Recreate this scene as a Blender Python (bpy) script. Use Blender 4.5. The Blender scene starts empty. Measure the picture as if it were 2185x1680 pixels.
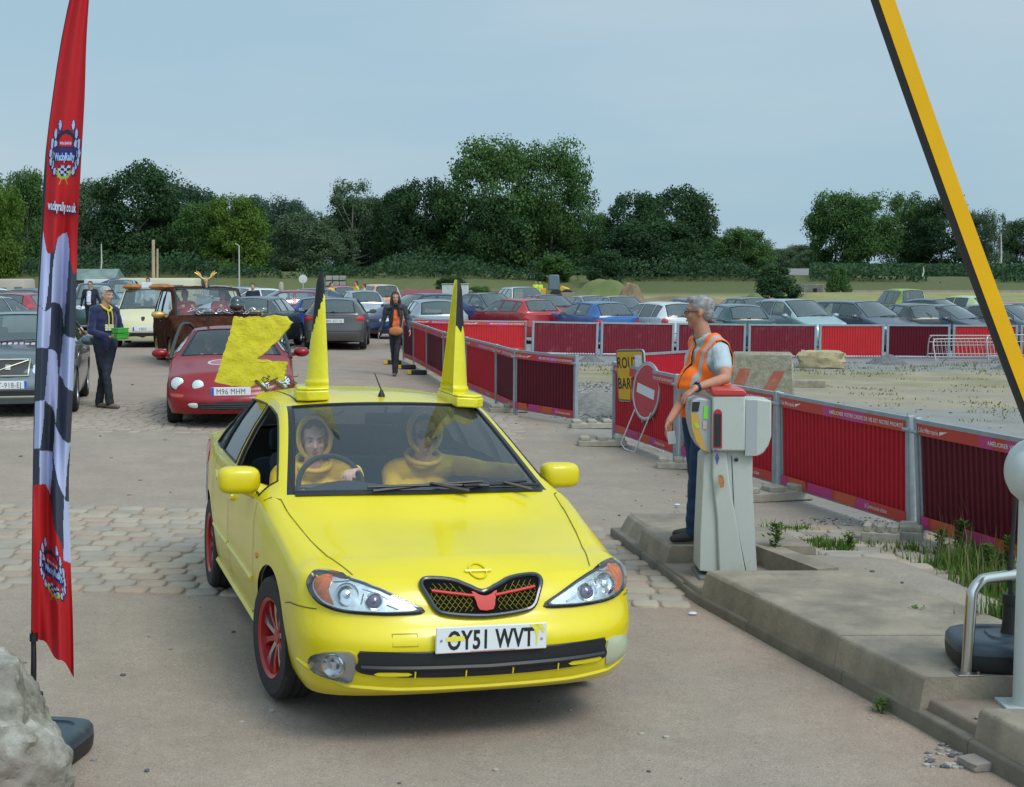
import bpy, bmesh, math, random
from mathutils import Vector, Matrix, noise
from mathutils.bvhtree import BVHTree
COL=bpy.context.scene.collection
R=math.radians
rnd=random.Random(7)
V=Vector
# ---------------------------------------------------------------- camera model
FOC,HC,YH=2980.0,2.12,591.0
PITCH=math.atan((840-YH)/FOC)
def ray(x,y):
    a=(x-1092.5)/FOC; b=(840-y)/FOC
    return V((a,math.cos(PITCH)+b*math.sin(PITCH),-math.sin(PITCH)+b*math.cos(PITCH)))
def smooth(a,b,x):
    t=min(1,max(0,(x-a)/(b-a))); return t*t*(3-2*t)
def kerb_x(y):
    pts=[(-2,4.3),(6.64,1.96),(9.14,1.21),(11.5,.82),(14,.5)]
    for (a,p),(b,q) in zip(pts,pts[1:]):
        if y<=b: return p+(q-p)*(y-a)/(b-a)
    return .5
def gz(x,y):
    z=-.20*math.tanh((x+.3)/7)
    s=x-kerb_x(y)
    a=.55
    if 9.09<y<10.0: a=1.73+(10.05-y)/.9*.3-kerb_x(y)+.06
    if s>0: z+=.21*smooth(a,a+.07,s)*(1-smooth(1.5,2.3,s))*(1-smooth(9.6,11.2,y))
    return z
def G(x,y,dz=0.0):
    r=ray(x,y); t=1.0; o=V((0,0,HC)); z=0.0
    for _ in range(60):
        t=(z-HC)/r.z; p=o+r*t
        z=.6*z+.4*(gz(p.x,p.y)+dz)
    return V((p.x,p.y,gz(p.x,p.y)+dz))
def P(x,y,d):
    r=ray(x,y); return V((0,0,HC))+r*(d/r.y)
def GX(x,d,dz=0.0):
    X=(x-1092.5)/FOC*d; return V((X,d,gz(X,d)+dz))
# ---------------------------------------------------------------- materials
_M={}
def mat(name,col=(.5,.5,.5),rough=.5,metal=0,var=0,vs=6,bump=0,bs=30,coat=0,alpha=1,emit=None,spec=.5,dirt=0,dcol=(.25,.2,.15),two=None,sheen=0,det=4):
    if name in _M: return _M[name]
    m=bpy.data.materials.new(name); m.use_nodes=True; _M[name]=m
    nt=m.node_tree; N=nt.nodes; L=nt.links; b=N['Principled BSDF']
    b.inputs['Base Color'].default_value=(*col,1); b.inputs['Roughness'].default_value=rough
    b.inputs['Metallic'].default_value=metal; b.inputs['Coat Weight'].default_value=coat
    b.inputs['Coat Roughness'].default_value=.06
    b.inputs['Specular IOR Level'].default_value=spec
    if sheen: b.inputs['Sheen Weight'].default_value=sheen
    if emit: b.inputs['Emission Color'].default_value=(*col,1); b.inputs['Emission Strength'].default_value=emit
    tc=N.new('ShaderNodeTexCoord')
    src=None
    def noi(s,d=det,ro=.6):
        n=N.new('ShaderNodeTexNoise'); n.inputs['Scale'].default_value=s; n.inputs['Detail'].default_value=d; n.inputs['Roughness'].default_value=ro
        L.new(tc.outputs['Object'],n.inputs['Vector']); return n
    def ramp(n,a,b_):
        r=N.new('ShaderNodeMapRange'); r.inputs['From Min'].default_value=a; r.inputs['From Max'].default_value=b_; L.new(n,r.inputs['Value']); return r.outputs[0]
    def mix(f,a,c):
        x=N.new('ShaderNodeMix'); x.data_type='RGBA'
        L.new(f,x.inputs[0])
        for k,vv in ((6,a),(7,c)):
            if isinstance(vv,tuple): x.inputs[k].default_value=(*vv,1)
            else: L.new(vv,x.inputs[k])
        return x.outputs[2]
    if var or two:
        n=noi(vs); f=ramp(n.outputs['Fac'],.3,.7)
        c2=two if two else tuple(min(1,c*(1+var)) for c in col)
        c1=col if two else tuple(c*(1-var) for c in col)
        src=mix(f,c1,c2)
        L.new(src,b.inputs['Base Color'])
    if dirt:
        n=noi(3.1,6,.65); f=ramp(n.outputs['Fac'],.62-dirt*.3,.8)
        src=mix(f,src if src else col,dcol); L.new(src,b.inputs['Base Color'])
        rr=N.new('ShaderNodeMapRange'); L.new(f,rr.inputs['Value']); rr.inputs['To Min'].default_value=rough; rr.inputs['To Max'].default_value=.75
        L.new(rr.outputs[0],b.inputs['Roughness'])
    if bump:
        n=noi(bs,5,.6); bu=N.new('ShaderNodeBump'); bu.inputs['Strength'].default_value=min(1,bump); bu.inputs['Distance'].default_value=.02
        L.new(n.outputs['Fac'],bu.inputs['Height']); L.new(bu.outputs[0],b.inputs['Normal'])
    return m
def glass(name,tint=(.75,.85,.85),refl=1.0,dens=.25,rough=.0,base=(.02,.03,.03)):
    """thin car glass: part clear, part dark film, fresnel reflection"""
    if name in _M: return _M[name]
    m=bpy.data.materials.new(name); m.use_nodes=True; _M[name]=m
    nt=m.node_tree; N=nt.nodes; L=nt.links; N.remove(N['Principled BSDF']); out=N['Material Output']
    tr=N.new('ShaderNodeBsdfTransparent'); tr.inputs[0].default_value=(*tint,1)
    df=N.new('ShaderNodeBsdfDiffuse'); df.inputs[0].default_value=(*base,1)
    gl=N.new('ShaderNodeBsdfGlossy'); gl.inputs['Roughness'].default_value=rough; gl.inputs[0].default_value=(1,1,1,1)
    m1=N.new('ShaderNodeMixShader'); m1.inputs[0].default_value=dens; L.new(tr.outputs[0],m1.inputs[1]); L.new(df.outputs[0],m1.inputs[2])
    fr=N.new('ShaderNodeFresnel'); fr.inputs[0].default_value=1.5
    mu=N.new('ShaderNodeMath'); mu.operation='MULTIPLY'; mu.inputs[1].default_value=refl*1.5; mu.use_clamp=True; L.new(fr.outputs[0],mu.inputs[0])
    m2=N.new('ShaderNodeMixShader'); L.new(mu.outputs[0],m2.inputs[0]); L.new(m1.outputs[0],m2.inputs[1]); L.new(gl.outputs[0],m2.inputs[2])
    L.new(m2.outputs[0],out.inputs[0]); return m
# ---------------------------------------------------------------- mesh helper
class MB:
    def __init__(s): s.v=[]; s.f=[]; s.m=[]; s.cm=0
    def add(s,vs,fs,m=None,X=None):
        o=len(s.v)
        for v in vs:
            v=V(v); s.v.append(X@v if X is not None else v)
        for f in fs: s.f.append(tuple(i+o for i in f)); s.m.append(s.cm if m is None else m)
        return s
    def box(s,c,d,X=None,m=None,bev=0,rot=None,taper=None,seg=1):
        hx,hy,hz=d[0]/2,d[1]/2,d[2]/2
        tx,ty=(taper if taper else (1,1))
        vs=[V((x*(tx if z>0 else 1),y*(ty if z>0 else 1),z)) for x in(-hx,hx) for y in(-hy,hy) for z in(-hz,hz)]
        fs=[(0,1,3,2),(4,6,7,5),(0,4,5,1),(2,3,7,6),(0,2,6,4),(1,5,7,3)]
        if bev:
            b=bmesh.new(); bv=[b.verts.new(v) for v in vs]
            for f in fs: b.faces.new([bv[i] for i in f])
            bmesh.ops.bevel(b,geom=b.edges[:],offset=min(bev,.45*min(d)),segments=seg,affect='EDGES',profile=.5)
            b.verts.index_update(); vs=[v.co.copy() for v in b.verts]; fs=[tuple(v.index for v in f.verts) for f in b.faces]; b.free()
        T=Matrix.Translation(V(c))
        if rot is not None: T=T@rot
        return s.add(vs,fs,m,(X@T) if X is not None else T)
    def tube(s,pts,r,n=8,m=None,X=None,closed=False,caps=True,sx=1):
        pts=[V(p) for p in pts]; k=len(pts)
        rr=r if isinstance(r,(list,tuple)) else [r]*k
        vs=[];fs=[]; up=None
        for i,p in enumerate(pts):
            a=pts[(i-1)%k] if (i>0 or closed) else p; b=pts[(i+1)%k] if (i<k-1 or closed) else p
            t=(b-a); t=t.normalized() if t.length>1e-9 else V((0,0,1))
            if up is None:
                up=t.cross(V((0,0,1)) if abs(t.z)<.9 else V((0,1,0))).normalized()
            else:
                up=(up-t*up.dot(t)); up=up.normalized() if up.length>1e-6 else t.orthogonal().normalized()
            w=t.cross(up)
            for j in range(n):
                an=2*math.pi*j/n; vs.append(p+up*math.cos(an)*rr[i]*sx+w*math.sin(an)*rr[i])
        for i in range(k if closed else k-1):
            for j in range(n):
                a=i*n+j; b=i*n+(j+1)%n; c=((i+1)%k)*n+(j+1)%n; d=((i+1)%k)*n+j
                fs.append((a,d,c,b))
        if caps and not closed:
            fs.append(tuple(range(n))); fs.append(tuple(reversed(range((k-1)*n,k*n))))
        return s.add(vs,fs,m,X)
    def lathe(s,prof,n=24,m=None,X=None,cap0=True,cap1=True):
        """prof: (r,z) pairs, axis z"""
        vs=[];fs=[];k=len(prof)
        for r,z in prof:
            for j in range(n):
                a=2*math.pi*j/n; vs.append(V((r*math.cos(a),r*math.sin(a),z)))
        for i in range(k-1):
            for j in range(n): fs.append((i*n+j,i*n+(j+1)%n,(i+1)*n+(j+1)%n,(i+1)*n+j))
        if cap0: fs.append(tuple(reversed(range(n))))
        if cap1: fs.append(tuple(range((k-1)*n,k*n)))
        return s.add(vs,fs,m,X)
    def ball(s,c,r,n=12,m=None,X=None,rot=None):
        r=r if isinstance(r,(list,tuple)) else (r,r,r)
        vs=[];fs=[];h=n//2
        vs.append(V((0,0,1)))
        for i in range(1,h):
            for j in range(n):
                a=math.pi*i/h; b=2*math.pi*j/n; vs.append(V((math.sin(a)*math.cos(b),math.sin(a)*math.sin(b),math.cos(a))))
        vs.append(V((0,0,-1)))
        for j in range(n): fs.append((0,1+j,1+(j+1)%n))
        for i in range(h-2):
            for j in range(n):
                a=1+i*n; fs.append((a+j,a+n+j,a+n+(j+1)%n,a+(j+1)%n))
        a=1+(h-2)*n
        for j in range(n): fs.append((a+j,len(vs)-1,a+(j+1)%n))
        T=Matrix.Translation(V(c))
        if rot is not None: T=T@rot
        T=T@Matrix.Diagonal((*r,1))
        return s.add(vs,fs,m,(X@T) if X is not None else T)
    def prism(s,poly,z0,z1,m=None,X=None):
        n=len(poly); vs=[V((p[0],p[1],z0)) for p in poly]+[V((p[0],p[1],z1)) for p in poly]
        fs=[tuple(reversed(range(n))),tuple(range(n,2*n))]+[(i,(i+1)%n,n+(i+1)%n,n+i) for i in range(n)]
        return s.add(vs,fs,m,X)
    def grid(s,rows,m=None,X=None,flip=False):
        k=len(rows[0]); vs=[p for r in rows for p in r]; fs=[]
        for i in range(len(rows)-1):
            for j in range(k-1):
                f=(i*k+j,i*k+j+1,(i+1)*k+j+1,(i+1)*k+j); fs.append(f[::-1] if flip else f)
        return s.add(vs,fs,m,X)
    def build(s,name,mats,parent=None,ang=35,recalc=False,loc=None,merge=0):
        me=bpy.data.meshes.new(name)
        me.from_pydata([tuple(v) for v in s.v],[],s.f)
        if not isinstance(mats,(list,tuple)): mats=[mats]
        for m in mats: me.materials.append(m)
        if len(mats)>1: me.polygons.foreach_set('material_index',s.m)
        if recalc or merge:
            b=bmesh.new(); b.from_mesh(me)
            if merge: bmesh.ops.remove_doubles(b,verts=b.verts,dist=merge)
            if recalc: bmesh.ops.recalc_face_normals(b,faces=b.faces)
            b.to_mesh(me); b.free()
        if ang>0:
            me.polygons.foreach_set('use_smooth',[True]*len(me.polygons)); me.set_sharp_from_angle(angle=R(ang))
        me.update(); me.validate()
        o=bpy.data.objects.new(name,me); COL.objects.link(o)
        if parent: o.parent=parent
        if loc is not None: o.location=loc
        return o
def tag(o,label=None,cat=None,group=None,kind=None):
    if label: o['label']=label
    if cat: o['category']=cat
    if group: o['group']=group
    if kind: o['kind']=kind
    return o
def empty(name,loc,rz=0,label=None,cat=None,group=None,rot=None):
    o=bpy.data.objects.new(name,None); COL.objects.link(o); o.location=loc
    o.rotation_euler=rot if rot is not None else (0,0,rz)
    o.empty_display_size=.2
    return tag(o,label,cat,group)
def copy_tree(o,parent=None):
    c=o.copy(); COL.objects.link(c); c.parent=parent
    for ch in list(o.children): copy_tree(ch,c)
    return c
_T={}
def text(body,size=1,bold=0,sx=1,extr=0,align='CENTER'):
    """returns (verts,faces) of the words, baseline at 0, centred in x"""
    k=(body,bold,align)
    if k not in _T:
        cu=bpy.data.curves.new('t','FONT'); cu.body=body; cu.size=1; cu.offset=bold; cu.align_x=align; cu.resolution_u=3; cu.space_character=1.08
        o=bpy.data.objects.new('t',cu); COL.objects.link(o)
        dg=bpy.context.evaluated_depsgraph_get(); me=o.evaluated_get(dg).to_mesh()
        _T[k]=([v.co.copy() for v in me.vertices],[tuple(p.vertices) for p in me.polygons])
        o.evaluated_get(dg).to_mesh_clear(); bpy.data.objects.remove(o); bpy.data.curves.remove(cu)
    vs,fs=_T[k]
    return [V((v.x*size*sx,v.y*size,0)) for v in vs],fs
def pchip(xs,ys):
    n=len(xs); h=[xs[i+1]-xs[i] for i in range(n-1)]; d=[(ys[i+1]-ys[i])/h[i] for i in range(n-1)]
    m=[0]*n
    for i in range(1,n-1):
        if d[i-1]*d[i]>0:
            w1=2*h[i]+h[i-1]; w2=h[i]+2*h[i-1]; m[i]=(w1+w2)/(w1/d[i-1]+w2/d[i])
    m[0]=d[0]; m[-1]=d[-1]
    def f(x):
        if x<=xs[0]: return ys[0]+(x-xs[0])*m[0]*0
        if x>=xs[-1]: return ys[-1]
        i=0
        while x>xs[i+1]: i+=1
        t=(x-xs[i])/h[i]; t2=t*t; t3=t2*t
        return (2*t3-3*t2+1)*ys[i]+(t3-2*t2+t)*h[i]*m[i]+(-2*t3+3*t2)*ys[i+1]+(t3-t2)*h[i]*m[i+1]
    return f
def catmull(pts,n,closed=True):
    out=[];k=len(pts)
    rng=range(k) if closed else range(k-1)
    for i in rng:
        g=(lambda j: pts[j%k]) if closed else (lambda j: pts[min(k-1,max(0,j))])
        p0,p1,p2,p3=g(i-1),g(i),g(i+1),g(i+2)
        for s in range(n):
            t=s/n
            out.append(tuple(.5*((2*b)+(-a+c)*t+(2*a-5*b+4*c-d)*t*t+(-a+3*b-3*c+d)*t**3) for a,b,c,d in zip(p0,p1,p2,p3)))
    if not closed: out.append(tuple(pts[-1]))
    return out
def remeshed(mb,name,vox,smooth_it,mats,parent=None,matfn=None):
    """fuse overlapping closed shapes into one continuous surface"""
    me=bpy.data.meshes.new('tmp'); me.from_pydata([tuple(v) for v in mb.v],[],mb.f)
    b=bmesh.new(); b.from_mesh(me); bmesh.ops.recalc_face_normals(b,faces=b.faces); b.to_mesh(me); b.free()
    o=bpy.data.objects.new('tmp',me); COL.objects.link(o)
    r=o.modifiers.new('r','REMESH'); r.mode='VOXEL'; r.voxel_size=vox; r.use_smooth_shade=True
    if smooth_it:
        s=o.modifiers.new('s','SMOOTH'); s.iterations=smooth_it; s.factor=.5
    dg=bpy.context.evaluated_depsgraph_get(); e=o.evaluated_get(dg)
    nm=bpy.data.meshes.new_from_object(e); nm.name=name
    bpy.data.objects.remove(o); bpy.data.meshes.remove(me)
    if not isinstance(mats,(list,tuple)): mats=[mats]
    nm.materials.clear()
    for m in mats: nm.materials.append(m)
    if matfn:
        nm.polygons.foreach_set('material_index',[matfn(p.center) for p in nm.polygons])
    nm.polygons.foreach_set('use_smooth',[True]*len(nm.polygons)); nm.update()
    x=bpy.data.objects.new(name,nm); COL.objects.link(x)
    if parent: x.parent=parent
    return x
def capsule(mb,p0,p1,r0,r1,n=12,flat=1.0,fdir=None):
    """tapered limb with round ends; flat squeezes it along fdir"""
    p0,p1=V(p0),V(p1); t=(p1-p0); L=t.length; t=t.normalized() if L>1e-9 else V((0,0,1))
    fd=V(fdir) if fdir is not None else (V((0,1,0)) if abs(t.y)<.9 else V((1,0,0)))
    u=(fd-t*fd.dot(t)).normalized(); w=t.cross(u)
    rings=[]
    for k in range(1,4):
        a=math.pi/2*k/4; rings.append((-r0*math.cos(a),r0*math.sin(a)))
    rings.append((0,r0)); rings.append((L,r1))
    for k in (3,2,1):
        a=math.pi/2*k/4; rings.append((L+r1*math.cos(a),r1*math.sin(a)))
    vs=[p0-t*r0];fs=[]
    for z,r in rings:
        for j in range(n):
            a=2*math.pi*j/n; vs.append(p0+t*z+u*math.cos(a)*r*flat+w*math.sin(a)*r)
    vs.append(p1+t*r1)
    for j in range(n): fs.append((0,1+j,1+(j+1)%n))
    for i in range(len(rings)-1):
        for j in range(n): a=1+i*n; fs.append((a+j,a+n+j,a+n+(j+1)%n,a+(j+1)%n))
    a=1+(len(rings)-1)*n
    for j in range(n): fs.append((a+j,len(vs)-1,a+(j+1)%n))
    mb.add(vs,fs)
# ---------------------------------------------------------------- cars
CF=[0,.2,.4,.6,.78,.91,.955,1.0]; BF=[0,.10,.4,.7,.91,1.0]
NC,NB=len(CF)-1,len(BF)-1; NF=NC+NB
class Shell:
    def __init__(s,sp):
        s.sp=sp; T=sp['rows']; ky=[r[0] for r in T]
        s.at=[pchip(ky,[r[i] for r in T]) for i in range(1,8)]   # zb wb yr zr wr yc zc
        s.y0,s.y1=ky[0],ky[-1]
        s.dx=pchip(*zip(*sp['side'])); s.fy=pchip(*zip(*sp['front'])); s.ry=pchip(*zip(*sp['rear']))
        ys=set(ky)|set(y for w in sp['side_windows'] for y in w)
        a,b=sp['ws']; e=(b-a)*.05; ys|={a,b,a+e,b-e*.8}
        a,b=sp['rw']; e=(b-a)*.07; ys|={a,b,a+e,b-e}
        Ra=sp['arch']; na=sp.get('na',7)
        for yw in sp['axles']:
            for k in range(na+1):
                an=math.pi*k/na; ys.add(yw-Ra*math.cos(an))
            ys|={yw-Ra-.012,yw+Ra+.012}
        ys=sorted(y for y in ys if s.y0-1e-6<=y<=s.y1+1e-6)
        out=[ys[0]]
        for y in ys[1:]:
            if y-out[-1]<.0035: continue
            g=y-out[-1]; n=max(1,math.ceil(g/sp.get('step',.2)))
            for k in range(1,n+1): out.append(out[-1]+(y-out[-1])/(n-k+1))
        s.ys=out
    def row(s,y):
        zb,wb,yr,zr,wr,yc,zc=[f(y) for f in s.at]
        o=[]
        for f in CF: o.append(V((wr*f,yc+(yr-yc)*f*f,zr+(zc-zr)*(1-f**2.4))))
        low=1-min(1,(zr-zb)/.2)
        for f in BF[1:]:
            bul=s.sp.get('tumble',.018)*math.sin(math.pi*f)*min(1,(zr-zb)/.3)
            o.append(V((wr+(wb-wr)*f+bul,yr+(y-yr)*f,zr+(zb-zr)*f+low*.02*math.sin(math.pi*f))))
        return o
    def build(s):
        sp=s.sp; J=sp.get('J',9); z0=sp['z0']; n=sp.get('sup',2.7)
        tj=[j/J for j in range(J+1)]
        th=[math.pi/2*k/NF for k in range(NF+1)]
        ys=s.ys; S=len(ys)-1
        def end(front):
            y0=s.y0 if front else s.y1
            zb,wb=s.at[0](y0),s.at[1](y0); f=s.fy if front else s.ry
            znose=sp['znose'] if front else sp['ztail']; zbot=sp['zfb'] if front else sp['zrb']
            g=[]
            for t in tj:
                r=[]
                for a in th:
                    sx=math.sin(a)**(2/n); cy=math.cos(a)**(2/n)
                    x=(wb+s.dx(t))*sx; y=y0+(f(t)-y0)*cy
                    zt=znose+(zb-znose)*math.sin(a)**sp.get('np',2.2); zl=zbot+(z0-zbot)*math.sin(a)**3
                    r.append(V((x,y,zl+(zt-zl)*t)))
                g.append(r)
            return g
        gf,gr=end(True),end(False)
        side=[]
        for t in tj:
            r=[]
            for y in ys:
                zb,wb=s.at[0](y),s.at[1](y); zl=z0
                for yw in sp['axles']:
                    d=abs(y-yw)
                    if d<=sp['arch']+1e-6: zl=max(zl,sp['wr']+math.sqrt(max(0,sp['arch']**2-d*d)))
                z=zl+t*(zb-zl); tt=(z-z0)/(zb-z0); r.append(V((wb+s.dx(tt),y,z)))
            side.append(r)
        ring=[gf[j][:-1]+side[j]+gr[j][:-1][::-1] for j in range(J+1)]
        cap=[s.row(y) for y in ys]
        def close(P,Q,M,k):
            g=[]
            for m in range(M+1):
                t=m/M; h=1-(1-t)**k
                g.append([V((p.x+(q.x-p.x)*t,p.y+(q.y-p.y)*t,p.z+(q.z-p.z)*h)) for p,q in zip(P,Q)])
            return g
        M=sp.get('M',5)
        cf_=close(gf[J],cap[0],M,sp.get('kf',1.5)); cr_=close(gr[J],cap[-1],M,sp.get('kr',1.5))
        s.ring,s.cap,s.cfg,s.crg=ring,cap,cf_,cr_
        # classify
        def span(a,b): return [k for k in range(S) if ys[k]>=a-1e-4 and ys[k+1]<=b+1e-4]
        ws=span(*sp['ws']); rw=span(*sp['rw']); sw=[span(*w) for w in sp['side_windows']]
        body=MB(); full=MB(); s.glass={}
        def quad(mb,a,b,c,d,m=0): mb.add([a,b,c,d],[(0,1,2,3)],m)
        mir=lambda p:V((-p.x,p.y,p.z))
        def both(a,b,c,d,m=0,keep=True):
            for mb in ((body,full) if keep else (full,)):
                quad(mb,a,b,c,d,m); quad(mb,mir(d),mir(c),mir(b),mir(a),m)
        for g in (ring,):
            for j in range(J):
                for c in range(len(g[0])-1):
                    lo=1 if (j==0 and sp.get('sill') ) else 0
                    both(g[j][c],g[j][c+1],g[j+1][c+1],g[j+1][c],lo)
        for g in (cf_,cr_):
            for a in range(M):
                for c in range(NF): both(g[a][c],g[a][c+1],g[a+1][c+1],g[a+1][c])
        for k in range(S):
            for c in range(NF):
                q=(cap[k][c],cap[k][c+1],cap[k+1][c+1],cap[k+1][c])
                hole=False; m=0
                for reg in (ws,rw):
                    if k in reg and c<NC-1:
                        if k in (reg[0],reg[-1]) or c==NC-2: m=1
                        else: hole=True
                for reg in sw:
                    if k in reg and NC<c<NF-1: hole=True
                both(*q,m,keep=not hole)
        s.bodymb=body; s.full=full
        bm=bmesh.new(); vs=[bm.verts.new(v) for v in full.v]
        for f in full.f:
            try: bm.faces.new([vs[i] for i in f])
            except ValueError: pass
        bmesh.ops.remove_doubles(bm,verts=bm.verts,dist=.0005); bmesh.ops.recalc_face_normals(bm,faces=bm.faces)
        bm.normal_update(); s.bvh=BVHTree.FromBMesh(bm)
        # glass grids
        def block(k0,k1,c0,c1): return [[cap[k][c] for c in range(c0,c1+1)] for k in range(k0,k1+1)]
        def wide(k0,k1):
            return [[mir(cap[k][c]) for c in range(NC-2,0,-1)]+[cap[k][c] for c in range(0,NC-1)] for k in range(k0,k1+1)]
        s.g_ws=wide(ws[1],ws[-1]) if len(ws)>2 else None
        s.g_rw=wide(rw[1],rw[-1]) if len(rw)>2 else None
        s.g_side=[]
        for reg in sw:
            if reg:
                g=block(reg[0],reg[-1]+1,NC+1,NF-1); s.g_side.append((1,g)); s.g_side.append((-1,[[mir(p) for p in r] for r in g]))
        bm.free()
        return s
    def hit(s,a,b,view):
        if view=='front': h=s.bvh.ray_cast(V((a,-5,b)),V((0,1,0)))
        elif view=='rear': h=s.bvh.ray_cast(V((a,5,b)),V((0,-1,0)))
        elif view=='right': h=s.bvh.ray_cast(V((5,a,b)),V((-1,0,0)))
        elif view=='left': h=s.bvh.ray_cast(V((-5,a,b)),V((1,0,0)))
        else: h=s.bvh.ray_cast(V((a,b,5)),V((0,0,-1)))
        return (h[0],h[1]) if h[0] is not None else (None,None)
    def patch(s,poly,view,off=.004,rings=4,round_=4,cen=None,m=None,mb=None,dome=0,recess=False,maxd=.6):
        mb=mb or MB()
        if round_>1: poly=catmull(poly,round_)
        n=len(poly)
        cx,cy=cen if cen else (sum(p[0] for p in poly)/n,sum(p[1] for p in poly)/n)
        vs=[];fs=[]; last=None
        def pt(a,b,o):
            nonlocal last
            h,nn=s.hit(a,b,view)
            if h is None or (last is not None and (h-last).length>maxd):
                if last is None: return V((0,0,0))
                return last.copy()
            last=h; return h+nn*o
        for r in range(rings+1):
            k=1-r/(rings+.0)*.999 if r else 1
            for (a,b) in poly:
                vs.append(pt(cx+(a-cx)*k,cy+(b-cy)*k,-.004 if r==0 else off+dome*(1-k*k)))
            if r==0:
                for (a,b) in poly: vs.append(pt(cx+(a-cx)*.995,cy+(b-cy)*.995,off))
        for r in range(rings+1):
            for j in range(n): fs.append((r*n+j,r*n+(j+1)%n,(r+1)*n+(j+1)%n,(r+1)*n+j))
        fs.append(tuple(range((rings+1)*n,(rings+2)*n)))
        mb.add(vs,fs,m); return mb
    def line(s,pts,view,w=.006,off=.003,m=None,mb=None,step=.05,rad=None):
        """thin seam or bead following the surface"""
        mb=mb or MB(); P_=[]
        for (a,b),(c,d) in zip(pts,pts[1:]):
            L=math.hypot(c-a,d-b); n=max(1,int(L/step))
            for k in range(n): P_.append((a+(c-a)*k/n,b+(d-b)*k/n))
        P_.append(pts[-1])
        H=[s.hit(a,b,view) for a,b in P_]; H=[h for h in H if h[0] is not None]
        if len(H)<2: return mb
        if rad: mb.tube([h[0]+h[1]*off for h in H],rad,6,m); return mb
        L_=[];R_=[]
        for i,(h,nn) in enumerate(H):
            a=H[max(0,i-1)][0]; b=H[min(len(H)-1,i+1)][0]; t=(b-a).normalized(); x=t.cross(nn).normalized()*w/2
            L_.append(h+x+nn*off); R_.append(h-x+nn*off)
        mb.grid([L_,R_],m); return mb
def orient(mb,name,mats,parent,bvhc=None,ang=40,ref=None):
    o=mb.build(name,mats,parent,ang=ang,recalc=True,merge=.0004); return o
def border(g):
    return [p for p in g[0]]+[r[-1] for r in g[1:]]+[p for p in g[-1][-2::-1]]+[r[0] for r in g[-2:0:-1]]
def window(name,g,gl,rub,parent,off=.004,trim=True,tr=.007,outn=None,pane=True):
    mb=MB(); mb.grid(g)
    if pane:
        o=mb.build(name,[gl],parent,ang=60)
        me=o.data
        # orient outward
        c=sum((v.co for v in me.vertices),V())/len(me.vertices); ref=(c-V((0,0,.7)))
        if me.polygons[len(me.polygons)//2].normal.dot(ref)<0: me.flip_normals(); me.update()
        for v in me.vertices: v.co=v.co-v.normal*off
        me.update()
    if trim:
        t=MB(); t.tube(border(g),tr,6,closed=True); tt=t.build('window_trim',[rub],o if pane else parent)
        if pane: pass
    return o if pane else tt
def wheel(parent,x,y,r,w,side,tyre,rim,steer=0,style='spokes',paint2=None,n=28,spokes=8,cam=0):
    """side=+1: outer face looks to +x"""
    X=Matrix.Rotation(math.pi/2,4,'Y') if side>0 else Matrix.Rotation(-math.pi/2,4,'Y')
    mb=MB(); h=w/2; ri=r*.66
    pr=[(ri*.97,-h*.9),(ri,-h),(r*.9,-h),(r*.97,-h*.86),(r,-h*.62),(r,-h*.5),(r-.008,-h*.47),(r-.008,-h*.4),(r,-h*.37),(r,-h*.06),(r-.008,-h*.03),(r-.008,h*.03),(r,h*.06),(r,h*.37),(r-.008,h*.4),(r-.008,h*.47),(r,h*.5),(r,h*.62),(r*.97,h*.86),(r*.9,h),(ri*1.02,h*.98),(ri,h*.9),(ri*.97,h*.6)]
    if n<20: pr=[pr[i] for i in (0,1,2,3,4,17,18,19,20,21)]
    mb.lathe(pr,n,cap0=False,cap1=False)
    root=mb.build('wheel',[tyre],parent,ang=30); root.location=(x,y,r); root.rotation_euler=(0,0,steer)
    root.data.transform(X)
    rb=MB(); rb.lathe([(ri,-h*.8),(ri*.96,-h*.2),(ri*.93,h*.3),(ri*.93,h*.7),(ri*1.0,h*.93),(ri*.99,h*.97),(ri*.9,h*.86),(ri*.88,h*.3),(ri*.86,-h*.3),(.01,-h*.35)],n,cap0=False,cap1=False)
    rb.lathe([(.0,h*.62),(ri*.16,h*.62),(ri*.2,h*.5),(ri*.22,h*.2)],14,cap0=True,cap1=False)
    if n>=20:
        for k in range(spokes):
            a=2*math.pi*k/spokes
            u=V((math.cos(a),math.sin(a),0)); v=V((-u.y,u.x,0))
            a0=.028*r/.3; a1=.05*r/.3
            m_=1 if (paint2 and k%2==0) else 0
            vs=[];zs=[h*.55,h*.2]
            for rr_,aa in ((ri*.15,a0),(ri*.55,a0*.8),(ri*.93,a1)):
                for z in (h*.55+(.12*h if rr_>ri*.5 else 0),h*.1): vs+= [u*rr_+v*aa/2+V((0,0,z)),u*rr_-v*aa/2+V((0,0,z))]
            fs=[]
            for q in (0,1):
                o=q*4; fs+=[(o,o+1,o+5,o+4),(o+1,o+3,o+7,o+5),(o+3,o+2,o+6,o+7),(o+2,o,o+4,o+6)]
            rb.add(vs,fs,m_)
    else:
        rb.lathe([(ri*.9,h*.5),(ri*.3,h*.7),(.005,h*.7)],n,cap0=False,cap1=False)
    ro=rb.build('rim',[rim,paint2] if paint2 else [rim],root,ang=30); ro.data.transform(X)
    return root
def seat(parent,x,y,m,s=1):
    mb=MB(); mb.box((x,y,.38*s+.05),(.48,.5,.2),bev=.05,seg=2)
    mb.box((x,y+.3,.72),(.46,.14,.62),bev=.05,seg=2,rot=Matrix.Rotation(R(-14),4,'X'))
    mb.box((x,y+.41,1.1),(.26,.09,.18),bev=.04,seg=2,rot=Matrix.Rotation(R(-8),4,'X'))
    return mb.build('seat',[m],parent)
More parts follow.
